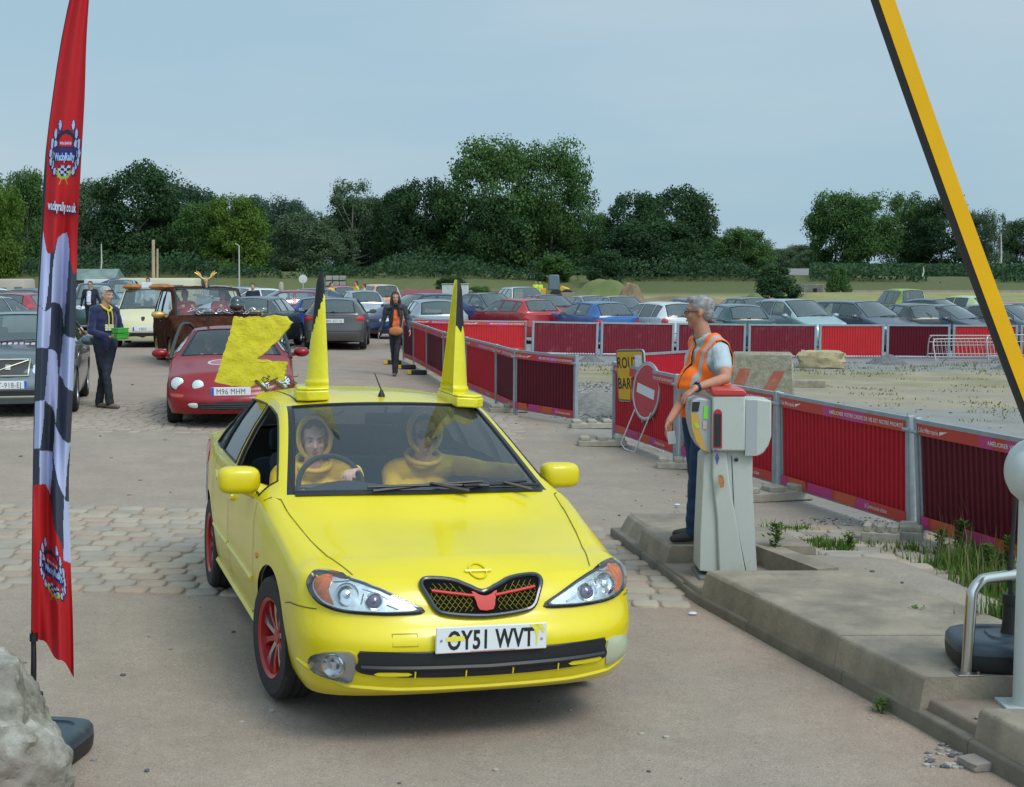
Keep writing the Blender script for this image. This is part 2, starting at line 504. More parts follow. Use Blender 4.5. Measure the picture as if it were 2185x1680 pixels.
def std(L=4.0,W=1.7,H=1.45,zn=.66,zc=.93,cow=-.95,head=-.1,bp=.3,rh=1.3,rg=None,zt=1.0,rw=.55,kind='hatch',fo=.8,ro=.72,arch=.36,wr=.3,sup=2.6,boot=0,zb=None,slant=.32,crown=.06,glassz=None,noseh=None,win=None):
    """control rows for an ordinary car; nose at -L/2"""
    f=-L/2; e=L/2; w=W/2; zb=zb or zc+.03; D=.5; De=.34 if kind!='sedan' else .42
    rg=rg if rg is not None else e-.25
    hz=H
    rows=[(f+D,zn+.07,w-.05,f+D,zn+.1,w-.12,f+D-.1,zn+.15),
          (cow-.12,zc-.03,w-.035,cow-.14,zc-.0,w-.1,cow-.26,zc+.035),
          (cow,zc,w-.03,cow-.05,zc+.03,w-.12,cow-.2,zc+.06),
          (cow+slant,zc+.012,w-.025,head,hz-.065,rw,head-.12,hz-.03),
          (bp,zb,w-.02,bp+.02,hz-.04,rw,bp,hz),
          (rh-.3,zb+.015,w-.02,rh-.36,hz-.06,rw-.005,rh-.36,hz-.012)]
    ke=e-De
    a=min(rh,ke-.16)
    rows.append((a-.02,zb+.03,w-.03,rh-.06,hz-.11,rw-.02,rh,hz-.05))
    if kind=='sedan':
        rows.append((rg,zt-.03,w-.05,rg+.05,zt-.0,w-.18,rg+.12,zt+.01))
        rows.append((ke,zt-.06,w-.07,ke,zt-.03,w-.2,ke+.06,zt+.0))
    else:
        gz_=glassz or zt
        rows.append((ke-.03,zb+.03,w-.045,min(e-.1,rg),gz_,rw+.06,min(e-.05,rg+.06),gz_))
        rows.append((ke,zb+.02,w-.05,min(e-.09,rg+.02),gz_-.04,rw+.07,min(e-.045,rg+.075),gz_-.04))
    sp=dict(rows=rows,side=[(0,-.03),(.25,.012),(.55,.03),(.8,.022),(1,0)],
        front=[(0,f+.06),(.2,f+.0),(.5,f+.005),(.62,f+.05),(.85,f+.09),(1,f+.17)],
        rear=[(0,e-.06),(.15,e),(.45,e),(.55,e-.03),(1,e-.06 if kind!='sedan' else e-.05)],
        ws=(cow,cow+slant),rw=(rows[6][0],rows[7][0]),
        side_windows=win or [(cow+.12,bp-.04),(bp+.05,min(a-.1,bp+.8))]+([(min(a-.1,bp+.8)+.06,a-.03)] if a-.1>bp+1.0 else []),
        axles=(f+fo,e-ro),arch=arch,wr=wr,z0=.2,znose=zn,ztail=(glassz or zt)-.1 if kind!='sedan' else zt-.06,zfb=.2,zrb=.26,sup=sup,L=L,W=W,H=H,
        step=.3,J=6,M=3,na=6)
    return sp
def car(name,sp,loc,rz,label,group,paint,tone=None,lights='both',plates=None,cat='car',rot=None,opts={}):
    root=empty(name,loc,rz,label,cat,group,rot=rot)
    s=Shell(sp).build()
    blk=mat('car_black_trim',(.012,.012,.013),.45); gl=opts.get('gl') or tone or glass('car_glass'); rub=blk
    b=s.bodymb.build('body',[paint,mat('frit',(.01,.01,.012),.15)],root,ang=sp.get('ang',38),recalc=True,merge=.0005)
    if opts.get('fur'):
        for v in b.data.vertices:
            n=v.normal; q=noise.noise(v.co*6)*.03+noise.noise(v.co*19)*.018; v.co+=n*(q+.01)
        b.data.update()
    # dark lining
    lin=MB()
    me=b.data
    lin.add([v.co-v.normal*.02 for v in me.vertices],[tuple(p.vertices)[::-1] for p in me.polygons])
    lin.build('interior_lining',[opts.get('lining') or mat('car_lining',(.06,.06,.065),.9)],root,ang=0)
    f,e=-sp['L']/2,sp['L']/2; w=sp['W']/2
    u=MB(); u.box((0,0,.25),(sp['W']-.36,sp['L']-.7,.1))
    for yw in sp['axles']:
        for sx in (-1,1):
            A=sp['arch']-.004; rows=[]
            for xx in (w-.035,w-.32):
                rows.append([V((sx*xx,yw-A*math.cos(math.pi*k/12),sp['wr']+A*math.sin(math.pi*k/12))) for k in range(13)]+[V((sx*xx,yw+A,.2))])
                rows[-1].insert(0,V((sx*xx,yw-A,.2)))
            u.grid(rows); 
            vs=rows[1]; u.add(vs,[tuple(range(len(vs)))])
    u.build('underbody',[mat('car_underside',(.012,.012,.012),.85)],root,ang=0)
    names=opts.get('nopane',())
    if s.g_ws: window('windscreen',s.g_ws,opts.get('wsglass') or gl,rub,root,trim=True)
    if s.g_rw: window('rear_window',s.g_rw,gl,rub,root)
    for i,(sd,g) in enumerate(s.g_side):
        window('side_window',g,gl,rub,root,pane=(i not in names))
    wh=opts.get('tyre',mat('tyre_rubber',(.022,.021,.02),.8,bump=.3,bs=60)); rm=opts.get('rim',mat('rim_silver',(.45,.45,.46),.3,.8))
    hi=opts.get('hi',False)
    for i,yw in enumerate(sp['axles']):
        for sx in (-1,1):
            wheel(root,sx*(w-.105),yw,sp['wr'],.195,sx,wh,rm,steer=opts.get('steer',0) if i==0 else 0,paint2=opts.get('rim2'),n=36 if hi else 16,spokes=opts.get('spokes',10))
    # mirrors
    if opts.get('mirrors',True):
        my=sp['ws'][0]+opts.get('my',.2); zb=s.at[0](my); wb=s.at[1](my)
        mm=opts.get('mirror_mat',paint)
        for sx in (-1,1):
            mb=MB(); mw,mh=opts.get('msize',(.21,.13))
            mb.ball((sx*(wb+.04+mw/2),my,zb+.06),(mw/2,.075,mh/2),16) if not hi else None
            if hi:
                # superellipsoid housing
                vs=[];fs=[];n1,n2=20,12
                for i in range(n2+1):
                    la=-math.pi/2+math.pi*i/n2
                    for j in range(n1):
                        lo=2*math.pi*j/n1
                        p=lambda c,e_: math.copysign(abs(c)**e_,c)
                        ta=1-.18*(p(math.cos(lo),.6)+1)/2*0
                        vs.append(V((sx*(wb-.03+mw/2+mw/2*p(math.cos(la),.5)*p(math.cos(lo),.55)),my+.075*p(math.cos(la),.6)*p(math.sin(lo),.6)-.01,zb+.075+mh/2*p(math.sin(la),.6))))
                for i in range(n2):
                    for j in range(n1): fs.append((i*n1+j,i*n1+(j+1)%n1,(i+1)*n1+(j+1)%n1,(i+1)*n1+j))
                mb.add(vs,fs)
                mb.tube([(sx*(wb-.05),my-.02,zb-.01),(sx*(wb+.0),my-.01,zb+.02),(sx*(wb+.06),my,zb+.04)],[.06,.045,.04],10)
            else: mb.box((sx*(wb+.02),my,zb+.03),(.09,.05,.05))
            o=mb.build('wing_mirror',[mm],root,ang=60,recalc=True)
            g=MB(); g.box((sx*(wb+(-.03 if hi else .04)+mw/2),my+.072,zb+.07),(mw*.78,.006,mh*.7),bev=.002); g.build('mirror_glass',[mat('mirror_glass',(.5,.55,.6),.05,1)],o)
    if not hi:
        mb=MB()
        # door seams & handles
        for v in ('left','right'):
            sw=sp['side_windows']
            for yy in (sw[0][0]-.06,sw[0][1]+.045,(sw[1][1]+.03 if len(sw)>1 else sw[0][1]+.05)):
                s.line([(yy,.28),(yy,s.at[0](yy)-.01)],v,mb=mb,w=.008,step=.08)
        mb.build('door_seam',[blk],root,ang=0)
        hb=MB()
        for v in ('left','right'):
            for sw_ in sp['side_windows'][:2]:
                s.line([(sw_[1]-.2,s.at[0](0)-.13),(sw_[1]-.04,s.at[0](0)-.12)],v,mb=hb,rad=.012,off=.01)
        hb.build('door_handle',[paint if not opts.get('fur') else blk],root)
    # lights
    if lights in('both','front') and not hi:
        hp=opts.get('head') or [(.42,.0),(.55,.07),(.75,.06),(.77,-.02),(.6,-.07)]
        z=sp['znose']+opts.get('hz',-.02)
        hl=mat('headlamp_lens',(.62,.66,.68),.08,.35,coat=1)
        for sx in (-1,1):
            poly=[(sx*x*sp['W']/1.7,z+dz) for x,dz in hp]
            mb=s.patch(poly,'front',off=.006,rings=3,round_=3,dome=.012); o=mb.build('headlight',[hl],root,recalc=True)
            c=(sum(p[0] for p in poly)/len(poly),sum(p[1] for p in poly)/len(poly))
            h,nn=s.hit(c[0],c[1],'front')
            if h is not None:
                bb=MB(); bb.ball(h+nn*.008,(.045,.02,.045),10); bb.build('bulb',[mat('lamp_chrome',(.7,.72,.75),.12,1)],o)
        gp=opts.get('grille') or [(-.36,.02),(.36,.02),(.33,-.07),(-.33,-.07)]
        s.patch([(x,z+dz) for x,dz in gp],'front',off=.004,round_=2).build('grille',[opts.get('grille_mat',blk)],root,recalc=True)
        s.patch([(-.5,.40),(.5,.40),(.47,.3),(-.47,.3)],'front',off=.004,round_=2).build('lower_grille',[blk],root,recalc=True)
    if lights in('both','rear'):
        tp=opts.get('tail') or [(.6,.02),(.79,.04),(.8,-.14),(.62,-.12)]
        z=opts.get('tz',sp['ztail']-.06)
        for sx in (-1,1):
            s.patch([(sx*x*sp['W']/1.7,z+dz) for x,dz in tp],'rear',off=.008,round_=3,dome=.01).build('tail_light',[mat('tail_red',(.45,.012,.015),.15,coat=.6)],root,recalc=True)
        if sp.get('kind')!='sedan':
            g=s.g_rw
            if g:
                k=len(g[0]); a=g[-1][k//2]; bq=g[len(g)//2][int(k*.62)]
                wmb=MB(); wmb.tube([a+V((0,.02,.0)),a+V((.02,.03,.03)),bq+V((0,.025,-.03))],[.012,.01,.006],6); wmb.build('rear_wiper',[blk],root)
        s.line([(-.72*w/.85,.52),(.72*w/.85,.52)],'rear',w=.02,off=.003).build('bumper_seam',[blk],root,ang=0)
    if lights in ('both','front') and s.g_ws:
        g=s.g_ws; k=len(g[0]); wmb=MB()
        for fr,to in ((.3,.78),(.62,.98)):
            a=g[0][int(k*fr)]+V((0,-.02,.0)); bq=g[min(1,len(g)-1)][int((k-1)*to)]; bq=V((bq.x,g[0][int((k-1)*to)].y+.0,g[0][int((k-1)*to)].z+.03))
            wmb.tube([a,(a+bq)/2+V((0,-.02,.015)),bq+V((0,-.015,.01))],[.012,.008,.008],6)
        wmb.build('windscreen_wiper',[blk],root)
    if plates:
        for view,body_,z in plates:
            h,nn=s.hit(0,z,view)
            if h is None: continue
            sg=-1 if view=='front' else 1
            X=Matrix.Translation(V((0,h.y+sg*.018,z)))@(Matrix.Rotation(R(90),4,'X') if sg<0 else Matrix.Rotation(R(180),4,'Z')@Matrix.Rotation(R(90),4,'X'))
            pm=opts.get('plate_mat',mat('plate_white',(.68,.69,.69),.35)); pb=MB(); pb.box((0,0,0),(.52,.112,.012),bev=.004,m=0,X=X)
            vs,fs=text(body_,.105,bold=-.004,sx=opts.get('psx',.88)); pb.add([v+V((opts.get('pshift',0),-.038,.0075)) for v in vs],fs,1,X)
            if opts.get('euro',True):
                for sgx in opts.get('bands',(-1,)):
                    pb.add([(sgx*.258,-.054,.0072),(sgx*.222,-.054,.0072),(sgx*.222,.054,.0072),(sgx*.258,.054,.0072)],[(0,1,2,3)],2,X)
            pb.build('number_plate',[pm,mat('plate_black',(.01,.01,.012),.5),mat('plate_blue',(.02,.08,.5),.4)],root,ang=20)
    if not hi:
        sm=mat('seat_cloth',(.05,.052,.06),.9)
        for x in (-.37,.37): seat(root,x,sp['ws'][0]+.75,sm)
        mb=MB(); mb.box((0,sp['rw'][0]-.55,.72),(1.2,.16,.5),bev=.06,rot=Matrix.Rotation(R(-14),4,'X')); mb.build('rear_bench',[sm],root)
        mb=MB(); mb.box((0,sp['ws'][0]+.1,sp['znose']+.14),(sp['W']-.4,.5,.16),bev=.05); mb.build('dashboard',[sm],root)
    return root,s
# ---------------------------------------------------------------- the yellow car
HERO_LOC=V((-.408,7.03,0)); HERO_YAW=R(18.5)
def hero_spec():
    # y=0 at mid wheelbase, front axle y=-1.3
    rows=[(-1.72,.735,.79,-1.70,.775,.66,-1.86,.80),
          (-1.30,.835,.812,-1.30,.86,.70,-1.36,.885),
          (-1.02,.895,.83,-1.02,.93,.755,-1.22,.965),
          (-.88,.912,.83,-.95,.955,.745,-1.17,.99),
          (-.30,.925,.83,-.06,1.335,.60,-.20,1.375),
          (.20,.935,.832,.26,1.36,.595,.22,1.405),
          (.95,.95,.83,.92,1.335,.585,.95,1.385),
          (1.30,.965,.82,1.22,1.275,.56,1.28,1.33),
          (1.62,.985,.79,1.80,1.02,.56,1.90,1.03),
          (1.80,.975,.775,1.93,.99,.60,2.05,1.0)]
    return dict(rows=rows,side=[(0,-.035),(.12,.0),(.3,.02),(.55,.034),(.75,.032),(.88,.022),(.95,.012),(1,0)],
        front=[(0,-2.12),(.1,-2.20),(.3,-2.235),(.5,-2.235),(.62,-2.20),(.70,-2.165),(.8,-2.14),(.92,-2.10),(1,-2.06)],
        rear=[(0,2.2),(.15,2.27),(.45,2.28),(.6,2.24),(1,2.2)],
        ws=(-.88,-.30),rw=(1.30,1.62),side_windows=[(-.76,.14),(.22,.86),(.91,1.22)],
        axles=(-1.3,1.3),arch=.355,wr=.305,z0=.195,znose=.725,ztail=.96,zfb=.215,zrb=.24,sup=3.05,np=2.0,
        L=4.5,W=1.71,H=1.42,step=.07,J=22,M=10,na=14,tumble=.02,kf=1.45,ang=42)
def hero():
    Y=mat('yellow_car_paint',(.72,.575,.007),.26,coat=.35,spec=.4,var=.05,vs=2.3)
    blk=mat('car_black_trim',(.012,.012,.013),.45)
    sp=hero_spec()
    up=V((0,0,1))
    loc=HERO_LOC.copy(); c,s_=math.cos(HERO_YAW),math.sin(HERO_YAW)
    ctr=V((loc.x-s_*1.3,loc.y+c*1.3,0)); ctr.z=gz(ctr.x,ctr.y)+.005
    # road tilt: rotate about the car's own axes
    Mx=Matrix.Rotation(HERO_YAW,4,'Z')@Matrix.Rotation(R(1.7),4,'Y')
    rot=Mx.to_euler()
    wsg=glass('windscreen_glass',(.99,1,1),refl=.72,dens=.05,base=(.40,.48,.52))
    rimr=mat('rim_red',(.36,.012,.012),.4,coat=.3)
    root,s=car('car',sp,ctr,0,'bright yellow hand-painted car with two roof cones, driving out towards the viewer',None,Y,
        tone=glass('hero_side_glass',(.80,.90,.87),refl=.6,dens=.12,base=(.04,.06,.055)),rot=rot,cat='car',
        opts=dict(lining=mat('hero_lining',(.30,.31,.32),.9),hi=True,steer=R(8),rim=rimr,rim2=mat('rim_silver',(.45,.45,.46),.3,.8),spokes=10,wsglass=wsg,mirror_mat=Y,msize=(.225,.145),my=.26,nopane=(1,)))
    # ---- seams
    sb=MB()
    for sx in (-1,1):
        # bonnet shut line from the screen corner to the lamp
        s.line([(sx*.745,-1.0),(sx*.73,-1.2),(sx*.685,-1.5),(sx*.62,-1.8),(sx*.575,-1.97)],'top',mb=sb,w=.0045,step=.03)
        s.line([(sx*.745,-1.0),(sx*.79,-.95),(sx*.82,-.91)],'top',mb=sb,w=.007)
    for v in ('left','right'):
        s.line([(-.84,.34),(-.86,.5),(-.86,.7),(-.80,.9)],v,mb=sb,step=.04)
        s.line([(-.84,.34),(-.6,.27),(.12,.25),(.16,.3),(.18,.92)],v,mb=sb,step=.05)
        s.line([(.18,.27),(.75,.27),(.9,.45),(.98,.75),(.93,.95)],v,mb=sb,step=.05)
        s.line([(-.95,.3),(-.95,.42),(-1.62,.56),(-1.75,.58),(-1.95,.6)],v,mb=sb,step=.04) if False else None
        s.line([(-1.67,.56),(-1.78,.585),(-1.9,.595),(-2.0,.60)],v,mb=sb,step=.03,w=.005)
    sb.build('body_seam',[mat('seam_dark',(.10,.085,.01),.7)],root,ang=0)
    # roof side seam
    rs=MB()
    for sx in (-1,1): s.line([(sx*.50,-.02),(sx*.50,.4),(sx*.49,.95),(sx*.47,1.25)],'top',mb=rs,w=.012,off=.001)
    rs.build('roof_channel',[mat('seam_dark')],root,ang=0)
    # door rubbing strips + sill bead
    mb=MB()
    for v in ('left','right'):
        s.line([(-.82,.50),(.16,.50)],v,mb=mb,rad=.016,off=.0); s.line([(.2,.50),(.9,.50)],v,mb=mb,rad=.016,off=.0)
        s.line([(-.93,.26),(.93,.26)],v,mb=mb,rad=.022,off=.0)
    mb.build('side_moulding',[Y],root)
    mb=MB()
    for v in ('left','right'):
        s.patch([(-.02,.83),(.1,.84),(.1,.80),(-.02,.79)],v,off=.02,rings=2,mb=mb); s.patch([(.70,.85),(.82,.86),(.82,.82),(.70,.81)],v,off=.02,rings=2,mb=mb)
    mb.build('door_handle',[Y],root,recalc=True)
    mb=s.patch([(-1.02,.655),(-.99,.67),(-.96,.655),(-.99,.64)],'left',off=.008,rings=2)
    mb.build('side_repeater',[mat('amber',(.7,.16,.01),.2,coat=.5)],root,recalc=True)
    # lower lip bead and bumper crease
    def fl(pts,rad,off=0,name='bumper_lip',m=None):
        mb=MB(); s.line(pts,'front',mb=mb,rad=rad,off=off,step=.03); mb.build(name,[m or Y],root)
    fl([(-.80,.345),(-.74,.32),(-.62,.275),(-.4,.262),(0,.258),(.4,.262),(.62,.275),(.74,.32),(.80,.345)],.012)
    # intake
    dark=mat('intake_black',(.008,.008,.009),.6)
    inn=s.patch([(-.56,.44),(-.3,.435),(0,.43),(.3,.435),(.56,.44),(.585,.40),(.57,.345),(.3,.325),(0,.32),(-.3,.325),(-.57,.345),(-.585,.40)],'front',off=.010,round_=6,rings=12).build('lower_grille',[dark],root,recalc=True)
    mb=MB(); s.line([(-.57,.372),(0,.362),(.57,.372)],'front',mb=mb,rad=.013,off=.012,step=.04)
    s.line([(-.58,.438),(0,.43),(.58,.438)],'front',mb=mb,rad=.006,off=.004,step=.04)
    mb.build('grille_bar',[blk],inn)
    mb=MB()
    for x in (-.34,-.11,.11,.33): s.line([(x,.36),(x,.325)],'front',mb=mb,rad=.004,off=.013,step=.01)
    s.patch([(-.5,.352),(-.37,.35),(-.37,.335),(-.5,.337)],'front',off=.014,rings=2,mb=mb,round_=2); s.patch([(.4,.356),(.55,.36),(.54,.34),(.4,.338)],'front',off=.014,rings=2,mb=mb,round_=2)
    mb.build('grille_slat',[Y],inn,recalc=True)
    # fog lamps
    ch=mat('lamp_chrome',(.7,.72,.75),.12,1); lens=glass('lamp_lens',(.93,.95,.96),refl=1.0,dens=.03,base=(.6,.6,.6))
    for sx in (-1,1):
        poly=[(sx*.60,.425),(sx*.68,.432),(sx*.745,.41),(sx*.765,.365),(sx*.74,.325),(sx*.67,.31),(sx*.60,.312)]
        if sx<0:
            fo=s.patch(poly,'front',off=.005,round_=3).build('fog_light',[mat('fog_bowl',(.5,.5,.48),.25,.85)],root,recalc=True)
            h,nn=s.hit(-.68,.37,'front')
            q=nn.to_track_quat('Z','Y').to_matrix().to_4x4()
            mb=MB(); mb.lathe([(.052,0),(.048,.012),(.03,.004),(.018,.0),(.02,.012),(.001,.016)],18,X=Matrix.Translation(h+nn*.006)@q,cap0=False,cap1=False)
            mb.tube([h+nn*.012+q.to_3x3()@V((.05*math.cos(a*math.pi/9),.05*math.sin(a*math.pi/9),0)) for a in range(18)],.006,6,closed=True); mb.build('fog_reflector',[ch],fo)
            s.patch(poly,'front',off=.022,round_=3,dome=.006).build('fog_lens',[lens],fo,recalc=True)
        else:
            fo=s.patch(poly,'front',off=.008,round_=3,dome=.02).build('fog_light',[mat('fog_milky',(.42,.43,.30),.25,coat=.6)],root,recalc=True)
    # towing eye cover
    mb=MB(); s.line([(-.44,.515),(-.33,.515),(-.33,.465),(-.44,.465),(-.44,.515)],'front',mb=mb,w=.004); mb.build('tow_cover_seam',[mat('seam_olive',(.35,.30,.01),.6)],root,ang=0)
    # headlights
    for sx in (-1,1):
        out=[(.285,.600),(.38,.650),(.48,.694),(.58,.727),(.66,.742),(.735,.742),(.765,.705),(.757,.66),(.72,.622),(.64,.600),(.52,.592),(.40,.590)]
        poly=[(sx*x,z) for x,z in out]; cen=(sx*.60,.665)
        frame=s.patch(poly,'front',off=.003,round_=4,rings=6,cen=cen).build('headlight',[mat('lamp_black',(.012,.013,.012),.3,coat=.4)],root,recalc=True)
        def sc(k,kx=None): return [(cen[0]+(a-cen[0])*(kx or k),cen[1]+(b-cen[1])*k) for a,b in poly]
        s.patch(sc(.86,.90),'front',off=.006,round_=4,rings=6,cen=cen).build('lamp_bowl',[mat('lamp_grey',(.66,.68,.68),.22,.8,var=.2,vs=25)],frame,recalc=True)
        am=[(.665,.733),(.725,.728),(.742,.695),(.733,.658),(.70,.632),(.672,.626),(.688,.68)]
        s.patch([(sx*x,z) for x,z in am],'front',off=.010,round_=3).build('turn_signal',[mat('amber_deep',(.72,.15,.0) if sx<0 else (.30,.05,.02),.2,coat=.6,var=.4,vs=40)],frame,recalc=True)
        for (cx,cz,rr,nm) in ((.618,.668,.054,'high_beam_reflector'),(.505,.643,.035,'projector_lens')):
            h,nn=s.hit(sx*cx,cz,'front'); nn=(nn*.45+V((0,-1,0))*.75+V((0,0,.12))).normalized(); q=nn.to_track_quat('Z','Y').to_matrix().to_4x4()
            X=Matrix.Translation(h+nn*.012)@q
            mb=MB()
            if nm[0]=='h':
                mb.lathe([(rr,.004),(rr*.96,.008),(rr*.75,-.006),(rr*.35,-.012),(rr*.3,.006),(.001,.01)],24,X=X,cap0=False,cap1=False); mb.build(nm,[ch],frame,ang=20)
            else:
                mb.lathe([(rr*1.2,.0),(rr*1.15,.012),(rr*.95,.01),(rr*.9,.0)],20,X=X,cap0=False,cap1=False); o=mb.build('projector_ring',[ch],frame)
                m2=MB(); m2.lathe([(rr*.9,.0),(rr*.8,.012),(rr*.5,.019),(.001,.022)],20,X=X,cap0=False,cap1=False); m2.build(nm,[mat('projector_dark',(.10,.09,.16),.06,.2,coat=1)],frame)
        mb=MB()
        for (a,b) in (((.56,.63),(.545,.67)),((.665,.715),(.60,.722)),((.45,.63),(.40,.61))):
            s.line([(sx*a[0],a[1]),(sx*b[0],b[1])],'front',mb=mb,rad=.004,off=.012,step=.015)
        s.patch([(sx*.44,.65),(sx*.49,.678),(sx*.55,.69),(sx*.50,.682)],'front',off=.012,rings=2,mb=mb)
        mb.build('lamp_rib',[ch],frame,recalc=True)
        s.patch(sc(.95,.965),'front',off=.026,round_=4,rings=6,cen=cen,dome=.004).build('lamp_lens',[lens],frame,recalc=True)
        rb=MB(); ph=[s.hit(a,b,'front') for a,b in catmull(poly,4)]
        rb.tube([h+n_*.004 for h,n_ in ph],.006,6,closed=True); rb.build('lamp_surround',[blk],frame)
    # grille
    gp=[(-.005,.668),(-.07,.69),(-.13,.712),(-.20,.722),(-.265,.722),(-.285,.70),(-.262,.655),(-.225,.598),(-.15,.578),(0,.568)]
    full=gp+[(-x,z) for x,z in gp[-2:0:-1]]
    gdy=.0
    full=[(x,z+gdy) for x,z in full]
    gr=s.patch(full,'front',off=.010,round_=4,rings=6,cen=(0,.64)).build('grille',[mat('grille_back',(.006,.006,.006),.9,spec=.1)],root,recalc=True)
    rb=MB(); ph=[s.hit(a,b,'front') for a,b in catmull(full,4)]
    rb.tube([h+n_*.012 for h,n_ in ph],.012,8,closed=True); rb.build('grille_frame',[mat('grille_gloss',(.02,.024,.026),.2,coat=.5)],gr)
    mesh=MB()
    for sx in (-1,1):
        for r_ in range(7):
            for c_ in range(7):
                x=.06+c_*.027+(r_%2)*.0135; z=.603+r_*.0145
                top=.705-.0 if x>.14 else .66+.035*(x-.06)/.08; xm=.262-(.70-z)*.35
                if z>top or x>xm or z>.70: continue
                zz=z+gdy
                for da in (1,-1): s.line([(sx*x,zz),(sx*(x+.0135),zz+da*.0125)],'front',mb=mesh,rad=.0010,off=.014,step=.02)
    mesh.build('grille_mesh',[mat('mesh_olive',(.30,.25,.015),.8,spec=.1)],gr)
    red=mat('red_trim_paint',(.50,.02,.010),.5)
    mb=MB()
    for sx in (-1,1): s.line([(sx*.05,.650+gdy),(sx*.15,.662+gdy),(sx*.245,.676+gdy)],'front',mb=mb,rad=.008,off=.02,step=.02)
    s.patch([(-.06,.668),(-.03,.655),(0,.648),(.03,.655),(.06,.668),(.045,.63),(.032,.594),(-.032,.594),(-.045,.63)],'front',off=.022,round_=2,rings=4,cen=(0,.625+gdy),mb=mb)
    mb.build('grille_centre',[red],gr,recalc=True)
    # painted-over badge
    h,nn=s.hit(0,.745,'front')
    mb=MB()
    def on(a,b,off=.006):
        hh,n2=s.hit(a,b,'front'); return hh+n2*off
    bz=.745
    mb.tube([on(.040*math.cos(k*math.pi/10),bz+.024*math.sin(k*math.pi/10)) for k in range(20)],.005,6,closed=True)
    mb.tube([on(x,bz) for x in (-.062,-.03,0,.03,.062)],.008,6)
    mb.build('bonnet_badge',[Y],root)
    # number plate (tilted a little, hung low on the bumper)
    h,nn=s.hit(.0,.47,'front')
    X=Matrix.Translation(V((.0,h.y-.022,.492)))@Matrix.Rotation(R(.2),4,'Y')@Matrix.Rotation(R(88),4,'X')@Matrix.Scale(1.0,4)
    pb=MB(); pb.box((0,0,0),(.52,.118,.01),bev=.004,m=0,X=X)
    vs,fs=text('OY51 WVT',.116,bold=.03,sx=.78); 
    xs=[v.x for v in vs]; k=.405/(max(xs)-min(xs)); pb.add([V((v.x*k-.005,v.y-.041,.0062)) for v in vs],fs,1,X)
    for q in (-.235,.235): pb.lathe([(.006,.005),(.006,.008),(.002,.009)],10,m=2,X=X@Matrix.Translation(V((q,.0 if q<0 else -.012,0))),cap0=False)
    ys=[(-.215,.012),(-.18,.018),(-.13,.016),(-.125,-.002),(-.17,-.006),(-.212,-.004)]
    pb.add([(a,b,.0068) for a,b in ys],[tuple(range(len(ys)))],3,X)
    y2=[(.175,.055),(.215,.052),(.222,.03),(.218,-.0),(.214,-.04),(.208,-.04),(.209,.0),(.2,.03)]
    pb.add([(a,b,.0072) for a,b in y2],[tuple(range(len(y2)))],3,X)
    y3=[(.20,.057),(.235,.056),(.25,.03),(.243,.012),(.232,.03),(.215,.045)]
    pb.add([(a,b,.0072) for a,b in y3],[tuple(range(len(y3)))],3,X)
    pb.add([(-.1,-.054,.0058),(.11,-.054,.0058),(.11,-.052,.0058),(-.1,-.052,.0058)],[(0,1,2,3)],4,X)
    pb.add([(-.258,-.057,.0056),(.258,-.057,.0056),(.258,-.0555,.0056),(-.258,-.0555,.0056)],[(0,1,2,3)],4,X)
    pb.build('number_plate',[mat('plate_white',(.68,.69,.69),.35),mat('plate_black',(.01,.01,.012),.5),mat('screw_grey',(.3,.3,.28),.5,.5),mat('yellow_smear',(.75,.66,.05),.5),mat('plate_red_line',(.5,.1,.1),.5)],root,ang=20)
    # wipers
    g=s.g_ws; k=len(g[0])
    def gp_(fx,fy):
        r=min(len(g)-1,max(0,fy*(len(g)-1))); i=int(r); i=min(i,len(g)-2); t=r-i
        c=fx*(k-1); j=min(int(c),k-2); u=c-j
        a=g[i][j].lerp(g[i][j+1],u); b=g[i+1][j].lerp(g[i+1][j+1],u); return a.lerp(b,t)
    for a,b,c_ in ((.28,.72,.55),(.62,.985,.80)):
        mb=MB(); o_=V((0,-.03,.02))
        p0,p1,pc=gp_(1-a if 0 else a,0.01)+o_,gp_(b,.0)+o_,gp_(c_,-.0)+V((0,-.075,.0))
        mb.tube([p0,(p0+p1)/2+V((0,-.015,.008)),p1],.009,6); mb.tube([(p0+p1)/2+V((0,-.02,.02)),pc+V((.12,0,0))],[.008,.012],6)
        mb.build('windscreen_wiper',[blk],root)
    # aerial
    h,nn=s.hit(.0,-.02,'top'); mb=MB(); mb.lathe([(.022,-.004),(.02,.012),(.011,.03),(.008,.04)],12,X=Matrix.Translation(h)); mb.tube([h+V((0,.0,.035)),h+V((-.02,.1,.13))],[.005,.0035],6)
    mb.build('roof_aerial',[blk],root)
    # scuttle panel (black) under the screen
    mb=MB(); r0=g[0]
    mb.grid([[p+V((0,-.05,-.012)) for p in r0],[p+V((0,.0,.004)) for p in r0]]); mb.build('scuttle_panel',[blk],root)
    # interior
    sm=mat('hero_seat_cloth',(.05,.06,.075),.9)
    for x in (-.36,.36): seat(root,x,.02,sm)
    mb=MB(); mb.box((0,.95,.62),(1.25,.2,.6),bev=.08,seg=2,rot=Matrix.Rotation(R(-16),4,'X')); 
    for x in (-.36,.36): mb.box((x,1.08,1.02),(.26,.1,.16),bev=.04,seg=2)
    mb.build('rear_bench',[sm],root)
    dm=mat('dashboard_grey',(.035,.045,.055),.8)
    prof=[(-1.05,.90),(-.86,.945),(-.66,.955),(-.50,.90),(-.46,.80),(-.50,.60)]
    mb=MB(); mb.grid([[V((x,a,b+(.035*math.exp(-((x+.36)/.17)**2) if i in(2,3) else 0)-.05*abs(x/.7)**4)) for i,(a,b) in enumerate(prof)] for x in [k_*.07 for k_ in range(-10,11)]])
    mb.build('dashboard',[dm],root,ang=60)
